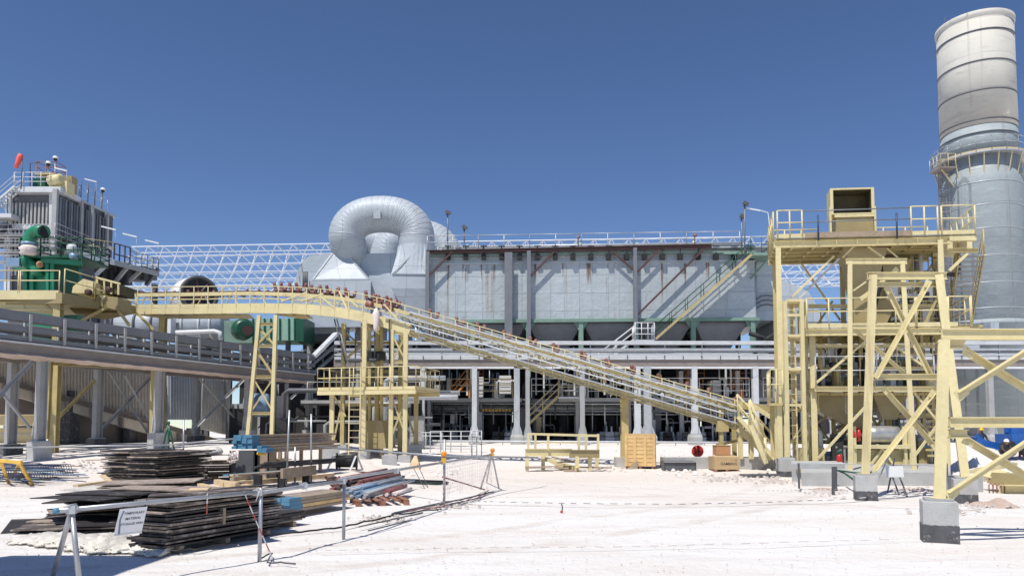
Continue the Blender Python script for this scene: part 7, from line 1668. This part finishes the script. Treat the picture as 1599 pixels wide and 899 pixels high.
lumber(A, B, 2, 3, .2, .08, 'small pack of blue ended planks just in front of the raised pack', 4)
A = G(424, 812); B = G(522, 792); A.z = .12; B.z = .12
lumber(A + V((-.1, .3, 0)), B, 4, 4, .2, .075, 'low pack of brown planks with blue ends beside the fence', 2)
# dark boxes under raised pack
for px, w_, lab, mt in ((387, 1.0, 'dark mesh sided box under the blue ended lumber', 'dgrey'), (413, .5, 'narrow brown box beside the dark mesh box', 'timber')):
    p = P(px, 740, 26.6); T = thing('storage_box', lab, 'box', (p.x, 26.6, 0)); z = ground_z(p.x, 26.6)
    MB().box((p.x, 26.7, z + .5), (w_, .9, 1.0)).build('box_body', M[mt], T); o = MB()
    for s_ in (-w_ / 2, w_ / 2): o.box((p.x + s_, 26.23, z + .5), (.05, .04, 1.02))
    o.build('corner_angles', M['black'], T)
for px, Y, h in ((437, 27.5, 1.1), (447, 28, 1.1), (470, 29, 1.15), (500, 30.2, 1.1)):
    p = P(px, 730, Y); tag(MB().bar((p.x, Y, ground_z(p.x, Y) - .05), (p.x, Y, h), .12, .12).build('timber_prop', M['timber']), {437: 'timber prop under the lumber nearest the boxes', 447: 'second timber prop under the lumber', 470: 'timber prop under the middle of the raised lumber', 500: 'timber prop under the far end of the raised lumber'}[px], 'prop')
tag(MB().lathe([(.02, -.08), (.16, -.06), (.16, .0), (.13, .08), (.08, .15), (.02, .17)], P(408, 707, 25.9), 16).build('hard_hat', M['hatyellow']), 'yellow hard hat hanging at the front of the dark boxes', 'hard hat')
p = P(368, 712, 26); m_ = MB()
for k in range(7): m_.path([p + V((random.uniform(-.3, .1), 0, random.uniform(-.3, .2))) for _ in range(4)], .035, 5)
tag(m_.build('tape_tangle', M['cloth']), 'tangle of pale red and white tape left of the dark mesh box', 'tape')
# dark long boards on low stand
T = thing('board_stand', 'long dark boards resting on a low black stand behind the fence', 'boards', G(450, 750))
for k in range(5): A = P(395 + 5 * k, 728 - k * 1.5, 23 + .3 * k); B = P(515 + 8 * k, 716 - k * 1.5, 26 + .3 * k); A.z = .62 + .03 * k; B.z = .66 + .03 * k; MB().bar(A, B, .22, .035).build('board', M['ply'], T)
for k in range(3): A = P(352 + 8 * k, 738 + 2 * k, 21.5); B = P(470 + 10 * k, 726 + 2 * k, 24.5); A.z = B.z = .50; MB().bar(A, B, .2, .05).build('board', M[('bluewood', 'pine', 'timber')[k]], T)
for px, Y in ((403, 22), (440, 23), (478, 24.4)): p = P(px, 740, Y); MB().bar((p.x, Y, 0), (p.x, Y, .48), .2, .2).build('stand_leg', M['black'], T)
MB().bar(P(440, 739, 22.5), P(492, 733, 24), .1, .3).build('stand_beam', M['timber'], T)
# ---- tube bundles ----
def bundle(a, b, n, r, mts, label, group_dz=.0, spread=.5, seed=1, name='tube_bundle', lay=4):
    rr = random.Random(seed); A, B = V(a), V(b); T = thing(name, label, 'tubes', A); d, sx, u = MB.axes(A, B)
    for k in range(n):
        i, j = k % lay, k // lay
        o_ = sx * ((i - lay / 2 + .5 * (j % 2)) * r * 2.1) + V((0, 0, r + j * r * 1.8)); x1, x2 = rr.uniform(-spread, spread), rr.uniform(-spread, spread)
        MB().tube(A + o_ + d * x1 + sx * rr.uniform(-.05, .05) * spread, B + o_ + d * x2 + sx * rr.uniform(-.25, .25) * spread, r, 10).build('tube', M[rr.choice(mts)], T)
    return T
def pallet(c, rz, label, w_=1.2, d_=1.0):
    T = thing('pallet', label, 'pallet', c); rot = Matrix.Rotation(rz, 3, 'Z'); c = V(c)
    for k in range(6): MB().box(c + rot @ V((-w_ / 2 + .08 + k * (w_ - .16) / 5, 0, .125)), (.12, d_, .022), rot=rot).build('deck_board', M['palletwood'], T)
    for y in (-d_ / 2 + .05, 0, d_ / 2 - .05):
        for x in (-w_ / 2 + .07, 0, w_ / 2 - .07): MB().box(c + rot @ V((x, y, .055)), (.13, .09, .11), rot=rot).build('pallet_block', M['palletwood'], T)
c = G(592, 786); pallet(c, .35, 'reddish wooden pallet under the blue grey tubes', 1.3, 1.1)
A, B = G(560, 786), G(632, 764); A.z = B.z = .14
bundle(A, B, 18, .045, ('bluesteel', 'bluesteel', 'galv'), 'bundle of blue grey scaffold tubes lying on a pallet', seed=2, lay=7)
A, B = G(604, 783), G(636, 773); A.z = B.z = .14; bundle(A + V((.1, 0, 0)), B, 6, .045, ('maroon', 'cloth'), 'few maroon tubes on the right side of the pallet', seed=6, lay=4, spread=.15)
A, B = G(540, 765), G(612, 747); bundle(A, B, 26, .05, ('maroon', 'maroon', 'idler', 'dark'), 'heap of maroon tubes behind the blue ones', seed=3, lay=7)
A, B = G(592, 752), G(668, 755); bundle(A, B, 22, .022, ('black', 'dgreen', 'dark'), 'loose heap of thin black and dark green rods', seed=4, lay=9, spread=.9, name='rod_heap')
A, B = G(520, 752), G(540, 770); bundle(A, B, 10, .05, ('dark', 'redbrown', 'black'), 'short dark tubes left of the maroon heap', seed=5, lay=5, spread=.3)
bundle(G(610, 742), G(500, 733), 4, .035, ('black',), 'long black tubes lying behind the rods', seed=9, lay=4, spread=.6)
for k, (a, b, lab) in enumerate((((645, 735), (663, 762), 'thin bent dark bar leaning at the right of the rod heap'), ((652, 730), (668, 760), 'second thin bar leaning beside it'))):
    A = G(*b); tag(MB().tube(A, P(a[0], a[1] - 6, A.y + .6), .012, 5).build('steel_bar', M['dgrey']), lab, 'bar')
# rebar bundle at left + yellow barrier
T = thing('rebar_cage', 'low tangle of dark blue rebar and mesh at the left edge', 'rebar', G(40, 756)); rr = random.Random(5)
for k in range(70):
    A = G(rr.uniform(-30, 30), rr.uniform(742, 756), .05 + .5 * rr.random()); A.y = rr.uniform(24, 28); A.x = P(rr.uniform(-40, 40), 700, A.y).x; B = A + V((rr.uniform(1.0, 2.6), rr.uniform(-.8, .8), rr.uniform(-.25, .1))); B.z = max(.02, B.z)
    MB().tube(A, B, .014, 5).build('rebar', M[rr.choice(('navyst', 'dark', 'bluesteel', 'navyst'))], T)
for k in range(20):
    A = P(20 + 4 * k, 728 + rr.uniform(-3, 3), 26.5); A.z = .5; MB().path([V((A.x, 26, .05)), V((A.x - .05, 26.1, .55)), V((A.x - .1, 27.2, .55)), V((A.x, 27.3, .05))], .012, 5).build('stirrup', M['navyst'], T)
T = thing('barrier', 'yellow A-shaped site barrier at the left edge in front of the rebar', 'barrier', G(30, 757))
A, B = P(-30, 716, 23.6), P(34, 722, 23.2); 
M['barry'] = mat('barrier_yellow', (.78, .50, .08), .5, var=.1)
MB().bar(A, B, .08, .1).build('top_bar', M['barry'], T)
for a, b in (((30, 722), (51, 758)), ((2, 722), (14, 755)), ((31, 722), (20, 744))): MB().bar(P(*a, 23.4), G(*b), .09, .06).build('leg', M['barry'], T)
# plastic film roll in front of the heap
m_ = MB(); pts = []; rr = random.Random(2)
A, B = G(40, 842), G(268, 862); n = 110; rings = []
for i in range(n + 1):
    t = i / n; c = A.lerp(B, t) + V((0, .1 * math.sin(t * 9), 0)); h = (.10 + .08 * math.sin(t * math.pi)) * (.8 + .5 * mn.noise(V((t * 9, 0, 1)))); w_ = .42 + .16 * mn.noise(V((t * 7, 2, 0))); r_ = []
    for j in range(22):
        a = math.pi * j / 21; k_ = 1 + .22 * mn.noise(V((t * 22, a * 3.0, 5))) + .16 * (1 - 2 * abs(mn.noise(V((t * 55, a * 5.0, 1))))) + .07 * mn.noise(V((t * 130, a * 11, 2))); r_.append(c + V((0.05 * mn.noise(V((t * 30, a, 9))), -math.cos(a) * w_ * k_, max(-.01, math.sin(a) * h * k_))))
    rings.append(r_)
m_.loft(rings, cap=True, smooth=True); tag(m_.build('plastic_film', M['plastic']), 'crumpled translucent plastic film lying along the front of the heap', 'plastic film')
p = P(286, 704, 24.6)
# clear plastic bags on the stack
for px, py, Y, lab in ((334, 703, 26, 'small clear plastic bag on the brown board stack'), (292, 790, 12, 'scrap of pale sheet on the nearest pile')):
    c = P(px, py, Y); m_ = MB(); r_ = []
    for j, (r0, h) in enumerate(((.18, 0), (.24, .1), (.2, .22), (.08, .3))): r_.append([c + V((r0 * 1.4 * math.cos(a) * (1 + .3 * mn.noise(V((a, j, Y)))), r0 * math.sin(a), (h - .15) * (.5 if Y == 12 else 1))) for a in [i * .5236 for i in range(12)]])
    m_.loft(r_, smooth=True); tag(m_.build('plastic_bag', M['plastic']), lab, 'bag')

# ================= SCAFFOLD TUBE FENCE =================
R0 = P(112, 794, 8.2); R1 = P(404, 769, 10.45); R2 = P(535, 749, 12.6); R3 = P(692, 716, 17.6); R4 = P(768, 710, 22.0)
for r_ in (R0, R1, R2): r_.z = .96
R3.z = 1.05; R4.z = 1.08
T = thing('tube_fence', 'low scaffold tube fence running from the near left tripod towards the far corner', 'fence', (R1.x, R1.y, 0))
MB().tube(R0 + (R0 - R1) * .06, R1 + (R1 - R0) * .01, .028, 12).build('rail', M['steelrail'], T); MB().tube(R1 + V((0, 0, -.01)), R2 + (R2 - R1) * .05, .028, 12).build('rail', M['steelrail'], T)
MB().tube(R2 - (R3 - R2) * .02 + V((0, 0, .04)), R3, .028, 12).build('rail', M['steelrail'], T); MB().tube(R3, R4, .028, 12).build('rail', M['steelrail'], T)
for r_, ext in ((R1, .06), (R2, .02), (R3, .55)):
    MB().tube(V((r_.x + .03, r_.y, -.03)), V((r_.x + .03, r_.y, r_.z + ext)), .028, 12).build('post', M['steelrail'], T)
for r_ in (R0, R1, R2, R3, R4, R1.lerp(R2, .5), R2.lerp(R3, .45)):
    c_ = MB(); c_.box(r_, (.09, .10, .09), rz=.3); c_.tube(r_ + V((-.08, 0, .02)), r_ + V((.08, 0, .02)), .015, 6); c_.tube(r_ + V((0, -.06, .05)), r_ + V((0, .08, .05)), .012, 6); c_.build('coupler', M['galv'], T)
MB().lathe([(.02, 0), (.034, .01), (.034, .05), (.02, .055)], R0 + (R0 - R1).normalized() * .14, 12, (R0 - R1)).build('blue_end_cap', M['bluewood'], T)
for a, b in ((R0, G(78, 912)), (R0, G(127, 935))): MB().tube(V(b) + V((0, 0, -.02)), V(a), .028, 12).build('tripod_leg', M['steelrail'], T)
for b in (G(779, 762), G(760, 752), G(750, 764)): MB().tube(b, R4 + V((0, 0, .04)), .026, 10).build('tripod_leg', M['steelrail'], T)
MB().tube(R3 + V((-.02, .1, -.35)), G(757, 764, .05), .02, 8).build('lower_rail', M['maroon'], T)
# second, far rail with standards
T = thing('tube_fence', 'far low tube rail crossing behind the timber piles', 'fence', P(350, 740, 24))
MB().tube(P(-20, 699, 29.5), P(262, 694, 29.5), .03, 8).build('rail', M['steelrail'], T); MB().tube(P(496, 697, 25), P(694, 712, 18), .026, 8).build('rail', M['steelrail'], T)
MB().tube(P(262, 694, 29.5), P(372, 684, 29), .03, 8).build('rail', M['steelrail'], T); MB().tube(P(694, 712, 18), P(840, 714, 24), .024, 8).build('rail', M['steelrail'], T)
for px, y0, y1, Y in ((449, 640, 752, 24.0), (486, 646, 747, 25.4), (461, 697, 722, 25), (287, 655, 705, 28)):
    a, b = P(px + (3 if px < 480 and y0 == 640 else 0), y0, Y), P(px - (2 if y0 == 640 else 0), y1, Y); b.z = ground_z(b.x, Y); MB().tube(b, a, .032, 8).build('post', M['steelrail'], T)
    MB().box(b + V((0, 0, .02)), (.2, .2, .03)).build('base_plate', M['galv'], T)
# little green stand beside the rack footing
T = thing('tripod_stand', 'dark green tripod stand beside the second rack footing', 'stand', P(262, 700, 36))
for dx in (-.25, .05, .3): a = P(263, 660, 36); MB().tube(V((a.x + dx, 36 + dx * .4, ground_z(a.x, 36))), a, .05, 6).build('leg', M['dgreen'], T)
MB().lathe([(.05, 0), (.09, .05), (.05, .15)], P(263, 662, 36), 10).build('stand_head', M['dgreen'], T)
# amber lamps
for r_, dz, lab in ((R3, .12, 'amber warning lamp fixed to the fence post'), (R4, .05, 'amber warning lamp on the far tripod of the fence')):
    c = r_ + V((.02, -.06, dz)); T = thing('warning_lamp', lab, 'warning lamp', c); MB().box(c + V((0, 0, -.07)), (.10, .08, .13)).build('battery_case', M['hatyellow'], T)
    MB().lathe([(.03, -.04), (.062, -.035), (.07, 0), (.062, .035), (.03, .04)], c + V((0, 0, .08)), 20, (0, 1, 0)).build('lens', M['amber'], T)
# barrier tapes wound on posts and hanging
M['tapered'] = mat('tape_red', (.60, .06, .05), .5); M['tapewhite'] = mat('tape_white', (.8, .78, .76), .5)
def tape(pts, label, w_=.03, seg=.10, up=(0, 0, 1), dark='tapered', light='tapewhite', cat='tape'):
    T = thing('barrier_tape', label, cat, pts[0]); a_, b_ = MB(), MB(); k = 0; acc = []
    for p, q_ in zip(pts[:-1], pts[1:]):
        p, q_ = V(p), V(q_); n = max(1, int((q_ - p).length / seg))
        for i in range(n): acc.append((p.lerp(q_, i / n), p.lerp(q_, (i + 1) / n)))
    for k, (p, q_) in enumerate(acc): (a_ if k % 2 else b_).bar(p, q_, w_ if up[2] > .5 else .006, .006 if up[2] > .5 else w_, up=up)
    a_.build('dark_stripes', M[dark], T, kind='stuff'); b_.build('light_stripes', M[light], T, kind='stuff')
tape([R0.lerp(R1, .90) + V((0, 0, .03)), R0.lerp(R1, .90).lerp(G(426, 872, .03), .5) + V((.01, 0, -.02)), G(426, 872, .03)], 'red and white tape hanging diagonally across the second fence post', up=(0, 1, 0))
tape([R1.lerp(R2, .0) + V((.03, -.04, .02)), R1 + V((-.02, -.05, -.12))], 'short red and white tape knotted on the second post', up=(0, 1, 0))
q0 = R0.lerp(R1, .68); tape([q0 + V((0, -.03, .05)), q0 + V((.0, -.04, -.22))], 'short red and white tape wrapped on the near rail', up=(0, 1, 0))
tape([R3 + V((-.0, -.04, .1)), R3 + V((.04, -.04, -.4)), V((R3.x, R3.y - .04, .15))], 'red tape spiralling down the post with the amber lamp', up=(0, 1, 0), seg=.06)
tape([R4 + V((-.05, -.04, 0)), R4 + V((-.15, -.2, -.5)), R4 + V((-.12, -.25, -1.0))], 'red and white tape hanging from the far tripod', up=(0, 1, 0)); tape([R4 + V((.03, -.04, 0)), R4 + V((-.02, -.2, -.9))], 'second tape hanging from the far tripod', up=(0, 1, 0))
# plastic mesh between last posts
T = thing('safety_mesh', 'torn plastic safety mesh hanging between the amber lamps', 'mesh', R3.lerp(R4, .5)); m_ = MB()
for i in range(30):
    t = i / 29; a = R3.lerp(R4, t); m_.tube(a, a + V((.02 * math.sin(i), 0, -.75 - .12 * math.sin(i * .9))), .004, 3, cap=False)
for j in range(8): m_.tube(R3 + V((0, 0, -.1 * j - .05)), R4 + V((0, 0, -.1 * j - .05)), .004, 3, cap=False)
m_.build('mesh_net', M['cloth'], T)
# striped tape lines lying on the ground
def ground_line(pp, label, **k):
    pts = []
    for (a, b) in zip(pp[:-1], pp[1:]):
        for i in range(14):
            t = i / 14; x, y = a[0] + (b[0] - a[0]) * t, a[1] + (b[1] - a[1]) * t; p = G(x, y); wob = .05 * mn.noise(V((x * .03, 1, 0))); p.x += wob; p.y += wob * 2; p.z = .05 + .02 * abs(mn.noise(V((x * .05, 3, 0)))); pts.append(p)
    tape(pts, label, **k)
ground_line([(706, 784), (770, 786.5), (900, 789), (1050, 790), (1190, 787.5), (1300, 783), (1445, 774)], 'long black and white striped tape lying across the yard', seg=.14, w_=.06, dark='black', light='tapewhite')
ground_line([(1180, 768), (1230, 769), (1280, 765), (1330, 768)], 'short striped tape lying near the tower slab', seg=.14, w_=.05, dark='dgrey')
ground_line([(500, 864), (640, 862), (800, 860), (1000, 858), (1200, 852), (1420, 846)], 'faint grey cord lying across the foreground', seg=.5, w_=.018, dark='dust', light='tapewhite')
# ropes and bars on the ground along the fence
def rope(pp, r, label, mt='dgrey'):
    pts = []
    for (a, b) in zip(pp[:-1], pp[1:]):
        for i in range(8):
            t = i / 8; x, y = a[0] + (b[0] - a[0]) * t, a[1] + (b[1] - a[1]) * t; p = G(x, y, .0); p.z = .045 + .02 * mn.noise(V((x * .08, 2, 0))); p.y += .25 * mn.noise(V((x * .04, 7, 0))); pts.append(p)
    tag(MB().path(pts, r, 6).build('rope', M[mt]), label, 'rope')
rope([(262, 866), (330, 858), (430, 838), (535, 826), (620, 806), (700, 795)], .018, 'dark rope lying just behind the fence posts', 'black')
rope([(610, 806), (660, 795), (720, 782), (778, 768)], .02, 'thick dark hose beside the far tripod'); rope([(640, 800), (690, 793), (745, 780), (765, 766)], .016, 'second dark hose beside the far tripod', 'maroon')
rope([(405, 876), (425, 868), (415, 884), (470, 884)], .012, 'short dark rope curled at the second post')
for a, b, lab in (((560, 822), (660, 800), 'thin dark steel bar on the ground left of the far post'), ((575, 828), (640, 812), 'shorter dark steel bar lying parallel to the fence'), ((615, 800), (700, 782), 'steel bar lying beside the pallet')):
    tag(MB().tube(G(*a, .05), G(*b, .05), .014, 6).build('steel_bar', M['dgrey']), lab, 'bar')
c = G(877, 800); T = thing('anchor_pin', 'small red topped marker pin on the ground beside the striped tape', 'marker', c); MB().path([c + V((0, 0, 0)), c + V((.02, 0, .12)), c + V((0, .02, .2))], .014, 6).build('pin_wire', M['dgrey'], T); MB().lathe([(.02, 0), (.04, .02), (.02, .05)], c, 10).build('pin_head', M['red'], T)
# the white sign on the near rail
def sign():
    d = (R1 - R0); s0, s1 = None, None
    for k in range(1001):
        p = R0.lerp(R1, k / 1000); 
        pr = V((p.x, p.y, p.z - CH)); dep = pr.y * _c + pr.z * _s; px = CX + PF * pr.x / dep
        if s0 is None and px >= 190: s0 = p
        if s1 is None and px >= 233: s1 = p
    s0 = s0 + V((0, -.04, -.045)); s1 = s1 + V((0, -.04, -.045)); ux = (s1 - s0); w_ = ux.length; ux.normalize()
    side = ux.cross(V((0, 0, 1))).normalized(); dn = (V((0, 0, -1)) - side * .32).normalized(); h = .335
    T = thing('hanging_sign', 'white paper sign reading TEMPORARY MATERIAL STORAGE AREA hung on the near rail', 'sign', s0)
    nn = ux.cross(-dn).normalized()
    MB().prism([s0, s1, s1 + dn * h, s0 + dn * h], nn * -.004).build('paper', M['white'], T)
    cpt = lambda u, v: s0 + ux * (w_ * u) + dn * (h * v)
    text_mesh('TEMPORARY', .046, M['inkgrey'], T, cpt(.56, .2), ux, -dn); text_mesh('MATERIAL', .044, M['inkgrey'], T, cpt(.56, .40), ux, -dn); text_mesh('STORAGE AREA', .040, M['inkgrey'], T, cpt(.56, .60), ux, -dn)
    m_ = MB(); m_.prism([cpt(.13, .08), cpt(.18, .08), cpt(.12, .4), cpt(.20, .95), cpt(.13, .95), cpt(.07, .4)], nn * .003); m_.build('logo_stripe', M['logoblue'], T)
    m_ = MB(); m_.prism([cpt(.0, .93), cpt(1, .93), cpt(1, 1), cpt(0, 1)], nn * .002); m_.build('lower_border', M['lgrey'], T)
    for u in (.1, .9): MB().bar(cpt(u, 0), cpt(u, 0) + V((0, .04, .09)), .012, .006).build('cable_tie', M['black'], T)
M['inkgrey'] = mat('sign_grey_ink', (.10, .10, .12), .7); M['logoblue'] = mat('logo_blue_grey', (.16, .22, .30), .6)
sign()
# container outside the frame whose shadow falls into the corner
def container():
    c = V((-8.45, 6.2, 0)); T = thing('site_container', 'tall stacked grey site containers beyond the left edge casting the corner shadow', 'container', c)
    for k in range(3):
        MB().box(c + V((0, 0, 1.35 + 2.62 * k)), (2.4, 2.6, 2.55)).build('container_body', M['rackgrey'], T); o = MB()
        for i in range(10): o.box(c + V((1.215, -1.1 + i * .245, 1.35 + 2.62 * k)), (.03, .1, 2.3))
        o.build('wall_ribs', M['rackgrey'], T)
container()
# ================= GRAVEL =================
M['gravelmat'] = mat('gravel_stone', (.52, .46, .42), .95, var=.35, scale=8)
rr = random.Random(99); m_ = MB()
def pebble(x, y, s_):
    z = ground_z(x, y) + .01; h = s_ * rr.uniform(.4, .8); a0 = rr.random() * 6
    r_ = [V((x + s_ * rr.uniform(.7, 1.1) * math.cos(a0 + i * 1.2566), y + s_ * rr.uniform(.7, 1.1) * math.sin(a0 + i * 1.2566), z)) for i in range(5)]
    t_ = [V(((p.x - x) * .55 + x, (p.y - y) * .55 + y, z + h)) for p in r_]
    m_.add(r_ + t_, [(0, 1, 6, 5), (1, 2, 7, 6), (2, 3, 8, 7), (3, 4, 9, 8), (4, 0, 5, 9), (5, 6, 7, 8, 9)])
for k in range(2200):
    y = 8 + 40 * rr.random() ** 1.6; x = rr.uniform(-.75, .75) * y; pebble(x, y, rr.uniform(.005, .014) * (1 + y / 30))
for k in range(900):       # denser debris strips
    px, py = rr.choice(((1040, 722), (1060, 731), (1220, 752), (1430, 768), (1300, 770), (1480, 800), (1190, 745), (1540, 790), (1130, 748), (700, 790), (590, 810), (130, 740), (950, 731))); g_ = G(px + rr.gauss(0, 26), py + rr.gauss(0, 3)); pebble(g_.x, g_.y, rr.uniform(.02, .07) * min(1.3, g_.y / 25 + .3))
tag(m_.build('gravel', M['gravelmat']), 'loose pebbles and rubble scattered over the white ground', 'gravel', kind='stuff')
m_ = MB()
for k in range(160): g_ = G(rr.choice((1055, 1075, 640, 700, 1225, 1390, 1425)) + rr.gauss(0, 18), 728 + rr.gauss(6, 5)); pebble(g_.x, g_.y, rr.uniform(.05, .14))
tag(m_.build('white_rubble', M['saltwhite']), 'white lumps of rubble beside the kerb and slab', 'rubble', kind='stuff')
